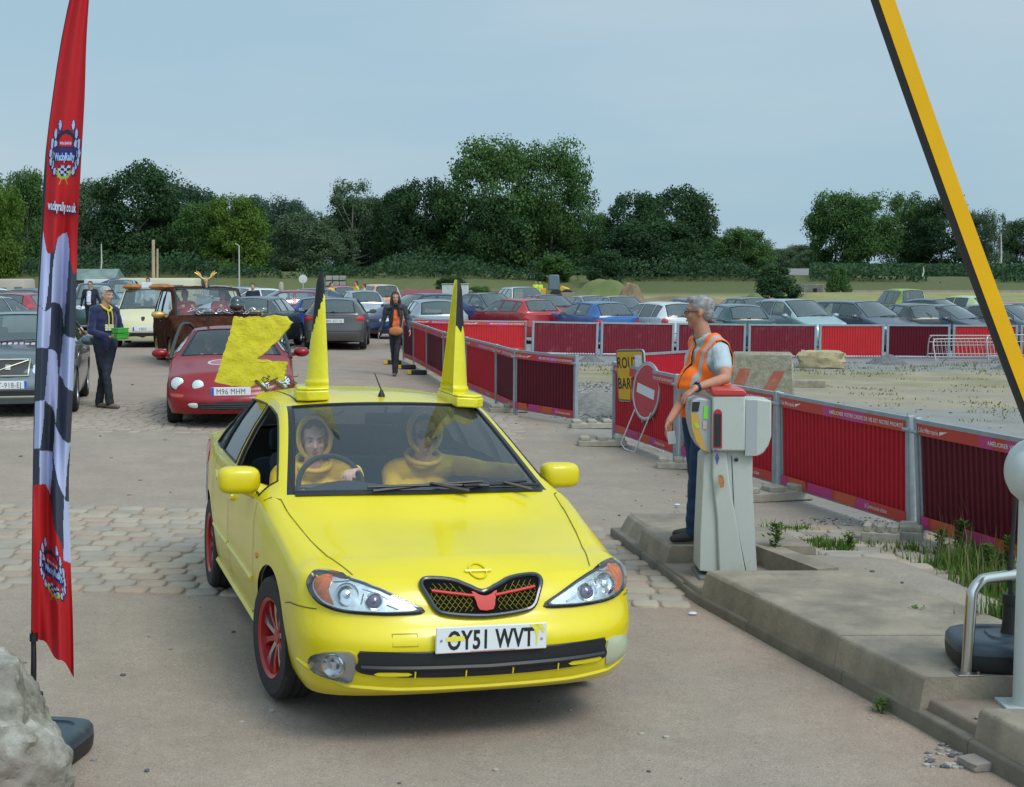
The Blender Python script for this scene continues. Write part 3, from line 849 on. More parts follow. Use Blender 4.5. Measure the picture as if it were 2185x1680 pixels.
    sw=empty('steering_wheel',(0,0,0)); sw.parent=root; bpy.data.objects.remove(sw)
    X=Matrix.Translation(V((-.36,-.36,.91)))@Matrix.Rotation(R(62),4,'X')
    mb=MB(); mb.tube([X@V((.185*math.cos(a*math.pi/16),.185*math.sin(a*math.pi/16),0)) for a in range(32)],.016,8,closed=True)
    for a in (0,180,270): mb.tube([X@V((0,0,-.02)),X@V((.18*math.cos(R(a)),.18*math.sin(R(a)),0))],[.03,.014],6)
    mb.ball(X@V((0,0,-.015)),(.06,.06,.03),10); mb.build('steering_wheel',[mat('wheel_black',(.02,.02,.022),.5)],root)
    mb=MB(); mb.box((0,-.12,1.27),(.24,.03,.07),bev=.012,seg=2); mb.tube([(0,-.12,1.29),(0,-.16,1.36)],.01,6); mb.build('interior_mirror',[blk],root)
    # painted logo panel on the rear quarter
    mb=s.patch([(1.5,.80),(1.9,.86),(2.05,.80),(2.0,.55),(1.75,.48),(1.55,.6)],'left',off=.002,rings=3)
    mb.build('rear_quarter_transfer',[mat('transfer_purple',(.12,.08,.14),.4,two=(.55,.5,.5),vs=14)],root,recalc=True)
    return root,s,ctr,rot
# ---------------------------------------------------------------- people
SKIN=lambda: mat('skin',(.50,.27,.19),.55,var=.10,vs=14)
def hand(mb,w,d,nrm,curl=.35,s=1.0,fr=.0088,thumb=1):
    d=V(d).normalized(); nrm=V(nrm); nrm=(nrm-d*nrm.dot(d)).normalized(); lat=d.cross(nrm)*thumb
    w=V(w)
    for k in (-1,-.33,.33,1): capsule(mb,w+d*.012+lat*k*.018*s,w+d*.082*s+lat*k*.030*s,.015*s,.0125*s,8)
    for k,ln in ((1,.068),(.33,.080),(-.33,.074),(-1,.058)):
        b=w+d*.085*s+lat*k*.030*s; c1=curl*.8+.05*k; c2=curl*2.0
        u=d*math.cos(c1)+nrm*math.sin(c1); p1=b+u*ln*.5*s; u2=d*math.cos(c2)+nrm*math.sin(c2); p2=p1+u2*ln*.5*s
        capsule(mb,b,p1,fr*1.08,fr,8); capsule(mb,p1,p2,fr,fr*.85,8)
    b=w+d*.025*s+lat*.03*s; u=(d*.65+lat*.7+nrm*.35).normalized(); p1=b+u*.04*s; u2=(d*.85+lat*.25+nrm*.5).normalized()
    capsule(mb,b,p1,.013*s,.0105*s,8); capsule(mb,p1,p1+u2*.032*s,.0105*s,.009*s,8)
def person(loc,label,group,yaw=0,hyaw=None,hpitch=0,J=None,scale=1.0,fat=1.0,vox=.009,top=None,pants=None,shoes=None,
           sleeve='long',hair=None,hairstyle='short',skin=None,parts=(),legs=True,name='person',belly=0,hands=(('R',None),('L',None)),parent=None,thin=1.0,coat=None,glasses=None,lower=True):
    """x right, y away from the camera, z up, metres from the feet; yaw turns the chest (0 faces the viewer)"""
    sk=skin or SKIN(); hyaw=yaw if hyaw is None else hyaw
    Rz=Matrix.Rotation(yaw,3,'Z'); Hz=Matrix.Rotation(hyaw,3,'Z')@Matrix.Rotation(hpitch,3,'X')
    D=dict(pelvis=(0,0,.95),waist=(0,.0,1.12),chest=(0,0,1.32),neck=(0,.01,1.50),head=(0,-.015,1.655),
        shL=(.185,0,1.445),shR=(-.185,0,1.445),elL=(.235,.02,1.15),elR=(-.235,.02,1.15),wrL=(.25,-.05,.91),wrR=(-.25,-.05,.91),
        hiL=(.09,0,.93),hiR=(-.09,0,.93),knL=(.10,-.01,.50),knR=(-.10,-.01,.50),anL=(.105,.02,.085),anR=(-.105,.02,.085))
    P_={k:Rz@V(v) for k,v in D.items()}
    if J:
        for k,v in J.items(): P_[k]=V(v)
    root=empty(name,loc,0,label,'person',group); root.scale=(scale,)*3
    if parent is not None: root.parent=parent
    fd=Rz@V((0,1,0)); side=Rz@V((1,0,0)); g=fat
    H=P_['head']
    def hp(x,y,z): return H+Hz@V((x,y,z))
    Hq=Hz.to_4x4()
    b=MB()
    def torso(mb,gr,arms='long',low=True,ends=.0):
        f=g
        capsule(mb,P_['shL']*.92+P_['shR']*.08,P_['shR']*.92+P_['shL']*.08,.066*thin+gr,.066*thin+gr,14)
        capsule(mb,P_['chest']+side*.06*thin,P_['waist']+side*.045*thin,.118*f+gr,.112*f+gr,16,.82,fd)
        capsule(mb,P_['chest']-side*.06*thin,P_['waist']-side*.045*thin,.118*f+gr,.112*f+gr,16,.82,fd)
        if low: capsule(mb,P_['waist']+side*.05,P_['pelvis']+side*.055*thin,.112*f+gr,.115*f+gr,14,.85,fd); capsule(mb,P_['waist']-side*.05,P_['pelvis']-side*.055*thin,.112*f+gr,.115*f+gr,14,.85,fd)
        if belly: mb.ball(P_['waist']-fd*.05+V((0,0,.03)),(.15+gr,.15+gr,.15+gr),14)
        capsule(mb,P_['neck']-V((0,0,.05)),(P_['shL']+P_['neck'])/2,.06+gr,.055+gr,10); capsule(mb,P_['neck']-V((0,0,.05)),(P_['shR']+P_['neck'])/2,.06+gr,.055+gr,10)
        if arms:
            for s in 'LR':
                a,e,w=P_['sh'+s],P_['el'+s],P_['wr'+s]
                if arms=='long': capsule(mb,a,e,.056+gr,.044+gr,12); capsule(mb,e,e.lerp(w,.93),.044+gr,.032+gr,12)
                elif arms=='short': capsule(mb,a,a.lerp(e,.62),.06+gr,.056+gr,12)
                else: capsule(mb,a,e,.05,.041,12); capsule(mb,e,w,.041,.027,12)
    def leg(mb,gr,flare=0):
        for s in 'LR':
            h,k,a=P_['hi'+s],P_['kn'+s],P_['an'+s]
            capsule(mb,h,k,.088*thin*g**.5+gr,.058*thin+gr,14); capsule(mb,k,a,.056*thin+gr,.042+gr+flare,12)
    # continuous body
    torso(b,-.012,'skin')
    if lower: leg(b,-.012)
    capsule(b,P_['neck']-V((0,0,.06)),hp(0,.01,-.06),.058*min(1.15,g),.053,14)
    b.ball(hp(0,.018,.035),(.075,.096,.088),20,rot=Hq); b.ball(hp(0,-.008,-.03),(.062,.078,.085),18,rot=Hq)
    b.ball(hp(0,-.045,-.085),(.036,.034,.03),12,rot=Hq)                       # chin
    b.ball(hp(0,-.06,.022),(.052,.026,.018),12,rot=Hq)                        # brow
    capsule(b,hp(0,-.080,.005),hp(0,-.099,-.030),.009,.0125,8); b.ball(hp(0,-.086,-.036),(.018,.014,.009),8,rot=Hq)
    for s in (-1,1):
        b.ball(hp(s*.035,-.062,-.028),(.02,.02,.018),10,rot=Hq)               # cheek
        b.ball(hp(s*.076,.012,-.005),(.010,.020,.032),10,rot=Hq)              # ear
    b.ball(hp(0,-.078,-.060),(.023,.011,.008),8,rot=Hq)
    for s,spec in hands:
        w=P_['wr'+s]; e=P_['el'+s]; d=(w-e).normalized()
        if spec is None: spec=dict(d=d,n=side*(-1 if s=='L' else 1),curl=.4)
        spec=dict(spec); hd=spec.pop('d',d)
        hand(b,w,hd,spec.get('n',(0,0,-1)),spec.get('curl',.4),thumb=spec.get('thumb',(1 if s=='R' else -1)),fr=max(.0088,vox*.95))
    o=remeshed(b,'body',vox,3,[sk],root)
    # face
    er=mat('eye_white',(.55,.52,.5),.3); iris=mat('eye_dark',(.03,.025,.02),.2); lip=mat('lips',(.42,.15,.12),.5)
    for s in (-1,1):
        m=MB(); m.ball(hp(s*.030,-.079,.004),(.0125,.008,.006),10,rot=Hq,m=0); m.ball(hp(s*.030,-.086,.004),(.0055,.003,.0055),8,rot=Hq,m=1); m.build('eye',[er,iris],root)
        m=MB(); m.tube([hp(s*.014,-.090,.021),hp(s*.032,-.088,.027),hp(s*.050,-.076,.022)],[.0035,.004,.003],6); m.build('eyebrow',[hair or iris],root)
    m=MB(); m.ball(hp(0,-.0875,-.0575),(.021,.005,.0035),10,rot=Hq); m.ball(hp(0,-.0875,-.0645),(.018,.005,.004),10,rot=Hq); m.build('mouth',[lip],root)
    # hair
    if hair:
        m=MB()
        if hairstyle in('short','long'):
            m.ball(hp(0,.028,.048),(.084,.098,.088),20,rot=Hq)
            m.ball(hp(0,.055,.0),(.078,.066,.085),16,rot=Hq)
            if hairstyle=='long':
                for s in (-1,1):
                    capsule(m,hp(s*.055,.0,.06),hp(s*.085,-.01,-.08),.032,.036,10); capsule(m,hp(s*.085,-.01,-.08),hp(s*.10,-.035,-.27),.036,.026,10)
                    capsule(m,hp(s*.10,-.035,-.27),hp(s*.10,-.05,-.37),.026,.012,10)
                capsule(m,hp(0,.07,.0),hp(0,.08,-.24),.07,.06,12)
                fdir=Hz@V((0,-1,0))
            face=MB()
            h=remeshed(m,'hair',max(.007,vox*.8),2,[hair],root)
            # cut the face opening
            bm=bmesh.new(); bm.from_mesh(h.data)
            inv=Hz.inverted()
            kill=[]
            for f in bm.faces:
                q=inv@(f.calc_center_median()-H)
                if q.y<-.03 and abs(q.x)<.066 and q.z<.072+ (0 if hairstyle=='short' else .0): 
                    if hairstyle=='short' or q.z>-.16: kill.append(f)
                elif hairstyle=='short' and q.z<(-.055) : kill.append(f)
                elif hairstyle=='short' and q.y<.02 and q.z<.02: kill.append(f)
            bmesh.ops.delete(bm,geom=kill,context='FACES'); 
            for v in bm.verts:
                n=noise.noise(v.co*38); v.co+=v.normal*n*.006
            bm.to_mesh(h.data); bm.free()
    if glasses:
        m=MB()
        if glasses=='sun':
            for s in (-1,1): m.ball(hp(s*.034,-.094,.002),(.032,.008,.022),14,rot=Hq)
            m.tube([hp(-.012,-.1,.008),hp(.012,-.1,.008)],.005,6)
        else:
            for s in (-1,1): m.tube([hp(s*(.033+.024*math.cos(a*math.pi/6)),-.1,.002+.015*math.sin(a*math.pi/6)) for a in range(12)],.0028,6,closed=True)
            m.tube([hp(-.012,-.1,.006),hp(.012,-.1,.006)],.0028,6)
        for s in (-1,1): m.tube([hp(s*.062,-.092,.006),hp(s*.082,.0,.006)],.0045 if glasses!='sun' else .006,6)
        m.build('glasses',[mat('glasses_dark',(.03,.012,.02),.2,coat=.5)],root)
    if top:
        m=MB(); torso(m,.008,'long' if sleeve=='long' else ('short' if sleeve=='short' else None))
        if coat: capsule(m,P_['pelvis']+side*.05,P_['pelvis']+side*.06-V((0,0,.12)),.13,.135,12,.8,fd); capsule(m,P_['pelvis']-side*.05,P_['pelvis']-side*.06-V((0,0,.12)),.13,.135,12,.8,fd)
        t=remeshed(m,top[1],max(vox,.008)*1.1,2,top[0],root,matfn=top[2] if len(top)>2 else None)
        ck=P_['neck']
        bm=bmesh.new(); bm.from_mesh(t.data)
        for v in bm.verts:
            v.co+=v.normal*(noise.noise(V((v.co.x*9,v.co.y*9,v.co.z*16)))*.014+noise.noise(v.co*28)*.003)
        if sleeve!='hood': bmesh.ops.delete(bm,geom=[f for f in bm.faces if f.calc_center_median().z>ck.z+.012 and (f.calc_center_median()-ck).xy.length<.11],context='FACES')
        bm.to_mesh(t.data); bm.free()
    if pants:
        m=MB(); leg(m,.008,.012); capsule(m,P_['hiL']+V((0,0,.04)),P_['hiR']+V((0,0,.04)),.098*g,.098*g,14)
        t=remeshed(m,'trousers',max(vox,.008)*1.2,2,[pants],root)
        for v in t.data.vertices: v.co+=v.normal*(noise.noise(V((v.co.x*8,v.co.y*8,v.co.z*14)))*.009)
    if shoes:
        for s in 'LR':
            a=P_['an'+s]; fw=-(fd) if True else 0
            fw=(J or {}).get('foot'+s,tuple(-fd)); fw=V(fw).normalized()
            m=MB(); capsule(m,a+V((0,0,-.035)),a+fw*.15+V((0,0,-.05)),.045,.033,12,.9,(0,0,1)); capsule(m,a-fw*.03+V((0,0,-.035)),a+V((0,0,.01)),.042,.045,12)
            sq=remeshed(m,'shoe',.009,2,[shoes],root)
            for v in sq.data.vertices: v.co.z=max(v.co.z,a.z-.085)
    return root,P_,hp,Hz,side,fd
def hood(hp,Hz,root,m,open_=.86,r=(.105,.125,.14),c=(0,.02,.015)):
    """raised hood with an oval face opening"""
    vs=[];fs=[]; n1,n2=28,16; idx={}
    mb=MB(); rim=[]
    pts=[[hp(c[0]+r[0]*math.sin(th)*math.cos(ph),c[1]+r[1]*math.cos(th),c[2]+r[2]*math.sin(th)*math.sin(ph)) for ph in [2*math.pi*j/n1 for j in range(n1)]] for th in [math.pi*(1-open_*.42)*i/n2+.001 for i in range(n2+1)]]
    rows=[p+[p[0]] for p in pts]
    mb.grid(rows); 
    rim=pts[-1]; mb.tube(rim,.007,6,closed=True)
    o=mb.build('hood',[m],root,ang=80)
    so=o.modifiers.new('thick','SOLIDIFY'); so.thickness=.008
    mb=MB(); mb.tube([hp(.105*math.sin(a),.03-.10*math.cos(a),-.14-.04*math.cos(a)) for a in [2*math.pi*k/20 for k in range(20)]],.016,8,closed=True); mb.build('hood_collar',[m],root,ang=80)
    return o
# ---------------------------------------------------------------- ground
def lin(c): return tuple(((v/255)/12.92 if v/255<.04045 else ((v/255+.055)/1.055)**2.4) for v in c)
def bank(x,y):
    return 2.5*smooth(132,160,y)*(1+.12*noise.noise(V((x*.03,y*.02,0))))
def tz(x,y): return gz(x,y)+bank(x,y)
def fence_side(x,y):
    """>0 right of the site fence"""
    pts=[(0,6.6),(6,5.0),(11.67,3.33),(14,2.64),(16.3,1.91),(18.6,1.35),(20.2,.92),(23.2,-.25),(28.3,-1.37),(33.7,-2.35),(37,-1.2),(60,-1.2)]
    for (a,p),(b,q) in zip(pts,pts[1:]):
        if y<=b: return x-(p+(q-p)*(y-a)/(b-a))
    return -1
def ground_col(x,y):
    n1=noise.noise(V((x*.25,y*.25,1)))*.5+.5; n2=noise.noise(V((x*1.1,y*1.1,5)))*.5+.5; n3=noise.noise(V((x*.07,y*.05,9)))*.5+.5
    grey=V((.305,.255,.205)); pink=V((.365,.265,.20)); dust=V((.40,.33,.26))
    c=grey.lerp(pink,max(0,min(1,(n1*.6+n3*.6-.35)*1.3)))
    s=x-kerb_x(y)
    if s<0 and y<13: c=c.lerp(V((.36,.25,.19)),.65*smooth(-1.0,-.05,s)*(.5+.7*n2))
    # car park: pinkish stony dust
    k=smooth(22,30,y); c=c.lerp(V((.34,.235,.18)).lerp(V((.28,.24,.20)),n1),k*.85)
    # plateau by the kerb
    if s>.3 and y<13:
        c=c.lerp(V((.33,.275,.215)).lerp(V((.25,.22,.18)),n2),.85*smooth(.7,1.2,s))
    f=fence_side(x,y)
    if f>-.35 and y<62:
        dry=V((.37,.30,.20)).lerp(V((.28,.245,.185)),n2); 
        gr=V((.20,.20,.19)).lerp(V((.29,.28,.26)),n2)
        grass=V((.28,.23,.11)).lerp(V((.18,.175,.07)),n1)
        d=dry.lerp(gr,max(0,min(1,(n1-.45)*3))*.8)
        d=d.lerp(grass,max(0,min(1,(n2*.5+n1*.6-.38)*2.5))*(smooth(27,30,y)-smooth(33.5,35,y)))
        if y<24: d=d.lerp(gr,.7)
        if 33.2<y: d=d.lerp(V((.24,.235,.23)),smooth(33.6,34.6,y)*.9)
        c=c.lerp(d,smooth(-.35,.2,f)*(1-smooth(52,60,y)))
    # beyond the car park
    if x>12: far=V((.30,.235,.16)).lerp(V((.34,.30,.15)),smooth(95,112,y+8*n1)).lerp(V((.10,.112,.04)),smooth(136,142,y))
    else: far=V((.33,.22,.16)).lerp(V((.10,.125,.04)).lerp(V((.19,.17,.07)),n1),smooth(100,112,y+10*n3)).lerp(V((.075,.105,.035)).lerp(V((.15,.14,.05)),n2),smooth(134,140,y))
    c=c.lerp(far,smooth(75,95,y))
    return c
def build_ground():
    ys=[];y=2.0
    while y<60: ys.append(y); y+=max(.09,y*.011)
    while y<1400: ys.append(y); y*=1.035
    us=[-.62+1.24*i/200 for i in range(201)]
    mb=MB(); rows=[[V((u*y*(1 if y>6 else 1)+0*(u),y,tz(u*y,y))) for u in us] for y in ys]
    # widen close to the camera and behind it
    first=[V((u*9,-6.0,gz(u*9,-6)-.0)) for u in us]; rows=[first]+[[V((u*9*(1-t)+u*2*t,-6+8*t,gz(u*9,0))) for u in us] for t in (.5,)]+rows
    mb.grid(rows); me_m=ground_mat()
    o=mb.build('ground',[me_m],ang=0,recalc=False)
    me=o.data
    me.polygons.foreach_set('use_smooth',[True]*len(me.polygons))
    if me.polygons[10].normal.z<0: me.flip_normals()
    ca=me.color_attributes.new('albedo','FLOAT_COLOR','POINT'); buf=[]
    for v in me.vertices:
        c=ground_col(v.co.x,v.co.y); buf+=[c.x,c.y,c.z,1]
    ca.data.foreach_set('color',buf)
    tag(o,kind='structure')
    # outer apron of plain ground to the horizon
    mb=MB(); 
    for a,b in ((-1,-1),(1,1)):
        rr=[[V((a*(.615*max(y,14)+t),y,gz(a*.6*y,y)+bank(a*.6*y,y)-.02)) for y in [-200,2]+[q for q in ys[::6] if q>14]] for t in (0,40,400,3000)]
        mb.grid(rr)
    mb.add([V((-3000,-800,-.3)),V((3000,-800,-.3)),V((3000,-5.9,-.3)),V((-3000,-5.9,-.3))],[(0,1,2,3)])
    mb.add([V((-4000,1300,2)),V((4000,1300,2)),V((4000,5000,2)),V((-4000,5000,2))],[(0,1,2,3)])
    tag(mb.build('terrain',[mat('far_ground',(.2,.19,.11),.95,var=.2,vs=.2)],ang=0,recalc=False),kind='structure')
def ground_mat():
    m=bpy.data.materials.new('ground_surface'); m.use_nodes=True; nt=m.node_tree; N=nt.nodes; L=nt.links; b=N['Principled BSDF']
    at=N.new('ShaderNodeAttribute'); at.attribute_name='albedo'
    tc=N.new('ShaderNodeTexCoord')
    def noi(s,d,r=.6):
        n=N.new('ShaderNodeTexNoise'); n.inputs['Scale'].default_value=s; n.inputs['Detail'].default_value=d; n.inputs['Roughness'].default_value=r; L.new(tc.outputs['Object'],n.inputs[0]); return n.outputs[0]
    def mr(i,a,c,d,e):
        x=N.new('ShaderNodeMapRange'); L.new(i,x.inputs[0]); x.inputs[1].default_value=a; x.inputs[2].default_value=c; x.inputs[3].default_value=d; x.inputs[4].default_value=e; return x.outputs[0]
    def mul(a,c):
        x=N.new('ShaderNodeMath'); x.operation='MULTIPLY'; L.new(a,x.inputs[0]); L.new(c,x.inputs[1]); return x.outputs[0]
    big=mr(noi(1.7,7,.62),.3,.7,.88,1.10); fine=mr(noi(110,3,.85),.3,.7,.60,1.36); mid=mr(noi(14,4,.7),.3,.7,.92,1.07)
    vo=N.new('ShaderNodeTexVoronoi'); vo.inputs['Scale'].default_value=8; L.new(tc.outputs['Object'],vo.inputs[0]); 
    spot=mr(vo.outputs['Distance'],.035,.07,.55,1.0)
    pale=mr(noi(38,2,.5),.70,.76,1.0,1.35)
    f=mul(mul(mul(mul(big,fine),mid),spot),pale)
    vm=N.new('ShaderNodeVectorMath'); vm.operation='SCALE'; L.new(at.outputs['Color'],vm.inputs[0]); L.new(f,vm.inputs['Scale']); L.new(vm.outputs[0],b.inputs['Base Color'])
    b.inputs['Roughness'].default_value=.9; b.inputs['Specular IOR Level'].default_value=.25
    bu=N.new('ShaderNodeBump'); bu.inputs['Strength'].default_value=.5; bu.inputs['Distance'].default_value=.006; L.new(noi(70,5,.7),bu.inputs['Height']); L.new(bu.outputs[0],b.inputs['Normal'])
    return m
def cobbles(name,x0,x1,y0,y1,sx,sy,h,mats,seed,skip=None,edge=.0):
    rn=random.Random(seed); mb=MB(); y=y0
    while y<y1:
        ry=sy*rn.uniform(.93,1.07); x=x0+rn.uniform(0,sx)
        while x<x1:
            rx=sx*rn.uniform(.82,1.2)
            cx,cy=x+rx/2,y+ry/2+rn.uniform(-.006,.006)+.006*math.sin(x*1.3)
            if not (skip and skip(cx,cy)) and rn.random()>edge*(1-min(1,min(cy-y0,y1-cy)/.5)):
                a,b=rx/2-.007,ry/2-.007; z=gz(cx,cy); n=12; prof=((1,-.02),(1,h*.45),(.93,h*.85),(.8,h),(.0,h*1.05))
                hh=rn.uniform(-.004,.004); vs=[];fs=[]; ang=rn.uniform(-.06,.06)
                for k,zz in prof[:-1]:
                    for j in range(n):
                        t=2*math.pi*j/n; p=lambda c: math.copysign(abs(c)**.42,c)
                        ux,uy=a*k*p(math.cos(t)),b*k*p(math.sin(t)); vs.append(V((cx+ux-uy*ang,cy+uy+ux*ang,z+zz+hh)))
                vs.append(V((cx,cy,z+h*1.05+hh)))
                for i in range(len(prof)-2):
                    for j in range(n): fs.append((i*n+j,i*n+(j+1)%n,(i+1)*n+(j+1)%n,(i+1)*n+j))
                o=(len(prof)-2)*n
                for j in range(n): fs.append((o+j,o+(j+1)%n,len(vs)-1))
                mb.add(vs,fs,rn.randrange(len(mats)))
            x+=rx
        y+=ry
    return tag(mb.build(name,mats,ang=50),'worn pale cobblestones set in rows across the drive' if seed==1 else 'worn cobblestones half buried in dust in front of the parked cars','cobblestones',kind='stuff')
# ---------------------------------------------------------------- kerb island
def kerbs():
    cm=mat('kerb_concrete',(.30,.245,.18),.9,var=.18,vs=3.5,bump=.35,bs=45,dirt=.8,dcol=(.13,.11,.085)); lo=mat('kerb_base',(.17,.145,.11),.92,var=.25,vs=4,bump=.3,bs=40)
    def block(y0,y1,z0,z1,wd,m,name='kerb',ins=.02,ch0=0,ch1=0,batter=.03,xo=0):
        n=max(2,int((y1-y0)/.2)); vs=[];ys=[y0+(y1-y0)*k/n for k in range(n+1)]
        mb=MB(); rows=[]
        for y in ys:
            kx=kerb_x(y)+ins+xo; top=z1
            e=0
            if ch1 and y>y1-ch1: e=(y-(y1-ch1))/ch1
            if ch0 and y<y0+ch0: e=(y0+ch0-y)/ch0
            rows.append([V((kx,y,z0)),V((kx+batter*.8,y,z1-.02)),V((kx+batter+.002,y,z1-.007)),V((kx+batter+.012,y,z1)),V((kx+wd-.02,y,z1)),V((kx+wd,y,z1-.02)),V((kx+wd,y,z0))])
        mb.grid(rows)
        for r,fl in ((rows[0],False),(rows[-1],True)):
            idx=tuple(range(7)); mb.add(r,[idx if fl else idx[::-1]])
        o=mb.build(name,[m],ang=28,recalc=True)
        bv=o.modifiers.new('b','BEVEL'); bv.width=.006; bv.segments=2; bv.limit_method='ANGLE'
        return tag(o,kind='structure')
    # lower course, in lengths
    y=3.0
    for L_ in (1.05,1.12,1.05,1.1,1.08,1.05,1.1,.98): 
        block(y,y+L_-.008,-.12,.035 if y>9 else .02,.42,lo,batter=.006,ins=0); y+=L_
    block(6.64,7.42,.0,.185,1.15,cm,ins=.018); block(7.428,8.36,.0,.187,1.15,cm,ins=.02); block(8.367,9.10,.0,.186,1.12,cm,ins=.022,batter=.05)
    block(9.98,10.75,.0,.178,1.1,cm,ins=.03,batter=.05); block(10.757,11.45,.0,.165,1.0,cm,ins=.05,batter=.1)
    block(3.0,4.6,-.02,.165,1.3,cm,ins=.03); block(4.61,6.22,-.02,.16,1.3,cm,ins=.03)
    # ledges the machine and the barrier stand on
    block(9.09,9.99,-.03,.055,.9,mat('ledge_concrete',(.22,.17,.13),.9,var=.2,vs=5,bump=.3,bs=40),ins=.02,batter=.01,name='kerb')
    block(6.21,6.65,-.03,.075,1.2,mat('ledge_concrete'),ins=.06,batter=.01,name='kerb')
    mb=MB(); a,b=V((1.73,10.05,0)),V((2.03,9.15,0)); t=(b-a).normalized(); n=V((-t.y,t.x,0))
    if n.x<0: n=-n
    q=[a,b,b+n*.16,a+n*.16]; mb.prism([(p.x,p.y) for p in q],.0,.185)
    tag(mb.build('kerb',[cm],recalc=True),kind='structure')
# ---------------------------------------------------------------- site fence
def site_fence():
    gal=mat('galvanised_steel',(.33,.36,.39),.45,.55,var=.12,vs=9)
    def sheet_mat(n,c): return mat(n,c,.38,0,var=.10,vs=5,dirt=.12,dcol=(.30,.16,.14))
    cols=dict(dark=mat('sheet_dark_red',(.095,.001,.011),.5,spec=.3,var=.12,vs=5),mid=mat('sheet_crimson',(.42,.003,.016),.5,spec=.3,var=.08,vs=5),bright=mat('sheet_bright_red',(.50,.012,.016),.4,var=.08,vs=5),worn=mat('sheet_worn',(.17,.004,.016),.5,var=.15,vs=8,dirt=.22,dcol=(.28,.09,.10)))
    red,mag,wht=mat('banner_red',(.50,.04,.022),.5),mat('banner_magenta',(.48,.035,.17),.5),mat('banner_white',(.72,.66,.66),.5)
    ban2=mat('banner_orange',(.52,.085,.03),.5)
    def panel(a,b,h,col,label,group,banner=True,lean=0,hi=True,posts=(1,1),frame=False,z0=.1,words=True,dz=0):
        a,b=V(a),V(b); L_=(b-a).xy.length; az=math.atan2(b.y-a.y,b.x-a.x); za,zb=gz(a.x,a.y),gz(b.x,b.y)
        root=empty('site_fence',(a.x,a.y,za+dz),0,label,'fence panel',group,rot=(0,-math.atan2(zb-za,L_),az))
        if lean: root.rotation_euler=(lean,-math.atan2(zb-za,L_),az)
        pitch=.075; n=max(8,int(L_/pitch)); rows=[]; xs=[]
        for k in range(n):
            x0=.03+(L_-.06)*k/n; w=(L_-.06)/n
            xs+=[(x0,0),(x0+w*.32,0),(x0+w*.5,-.014),(x0+w*.82,-.014)]
        xs.append((L_-.03,0))
        mb=MB(); mb.grid([[V((x,y+.006*math.sin(x*3.1+z),z0+(h-z0)*z)) for x,y in xs] for z in (0,.25,.5,.75,1)])
        mb.build('sheet',[cols[col]],root,ang=20)
        fb=MB(); r=.017
        fb.tube([(.02,0,z0),(L_-.02,0,z0)],r,6); fb.box((L_/2,-.004,h+.012),(L_,.045,.035) if not frame else (L_,.05,.05)); 
        if frame:
            for x in (.02,L_-.02): fb.box((x,-.004,(h+z0)/2),(.045,.05,h-z0))
        fb.build('frame',[gal],root)
        for i,x in enumerate((.0,L_)):
            if not posts[i]: continue
            pb=MB(); pb.box((x,.0,(h+.07-.0)/2-.03),(.048,.062,h+.07),bev=.006)
            pb.box((x+(.04 if i==0 else -.04),0,h*.5),(.03,.035,h),bev=.004) if hi else None
            if hi: pb.tube([(x-.05,-.035,h-.08),(x+.05,-.035,h-.08)],.018,8)
            pb.build('post',[gal],root)
        if banner:
            t=.11; y=-.024
            for nm,zc,bh in (('top_banner',h-.055,.10),('bottom_banner',z0+.055,.10)):
                q=MB(); q.add([(.035,y,zc-bh/2),(L_-.035,y,zc-bh/2),(L_-.035,y,zc+bh/2),(.035,y,zc+bh/2)],[(0,1,2,3)],0)
                y1=y-.0012; z1,z2=zc-bh/2,zc+bh/2
                if nm[0]=='t': segs=[(.38,.46,1,.0),(.52,.70,1,.02)]
                else: segs=[(.02,.07,1,-.02),(.07,.24,3,.03),(.24,.46,1,-.04),(.46,.62,3,.05),(.62,.72,1,.06)]
                for s0,s1,mi,sk in segs:
                    q.add([(L_*s0,y1,z1),(L_*s1,y1,z1),(L_*s1+sk,y1,z2),(L_*s0+sk,y1,z2)],[(0,1,2,3)],mi)
                if words:
                    y2=y-.003
                    def put(tx,size,x,sx=.8,bold=.012):
                        vs,fs=text(tx,size,bold=bold,sx=sx,align='LEFT'); w=max(v.x for v in vs)
                        q.add([V((x+v.x,y2,zc-size*.34+v.y)) for v in vs],fs,2); return x+w
                    if nm[0]=='t':
                        e=put('Lille Métropole',.058,.05,.72); q.add([(e+.015,y2,zc-.022),(e+.14,y2,zc+.022),(e+.02,y2,zc+.01)],[(0,1,2)],2)
                        vs,fs=text('AMÉLIORER VOTRE CADRE DE VIE EST NOTRE PRIORITÉ',.05,bold=.016,sx=.62,align='LEFT'); w=max(v.x for v in vs)
                        w0=min(1.25,L_*.54); k=w0/w; q.add([V((L_-.07-w0+v.x*k,y2,zc-.018+v.y)) for v in vs],fs,2)
                    else: put('la Communauté urbaine',.06,L_*.70,.58,.004)
                q.build(nm,[red,mag,wht,ban2],root,ang=0)
        return root
    def foot(p,az,label,s=1,high=.13):
        mb=MB(); X=Matrix.Rotation(az,4,'Z')
        mb.box((0,0,high*.32),(.62*s,.21,high*.64),bev=.012,X=X); 
        for x in (-.22,0,.22): mb.box((x*s,0,high*.8),(.13*s,.2,high*.42),bev=.012,X=X)
        o=mb.build('concrete_block',[mat('foot_concrete',(.34,.31,.25),.9,var=.15,vs=9,bump=.4,bs=50)],ang=30); o.location=(p.x,p.y,gz(p.x,p.y))
        tag(o,label,'concrete foot','concrete feet of the site fence')
    grp='red site fence panels along the drive'
    g0=G(1311,936); g1=G(1442,985); g2=G(1654,1050); g3=G(1943,1143); dirv=(g3-g2); g4=g3+dirv; 
    panel(g0+V((0,0,0)),g1,1.0,'mid','dark red fence panel behind the round no-entry sign, with banner strips',grp)
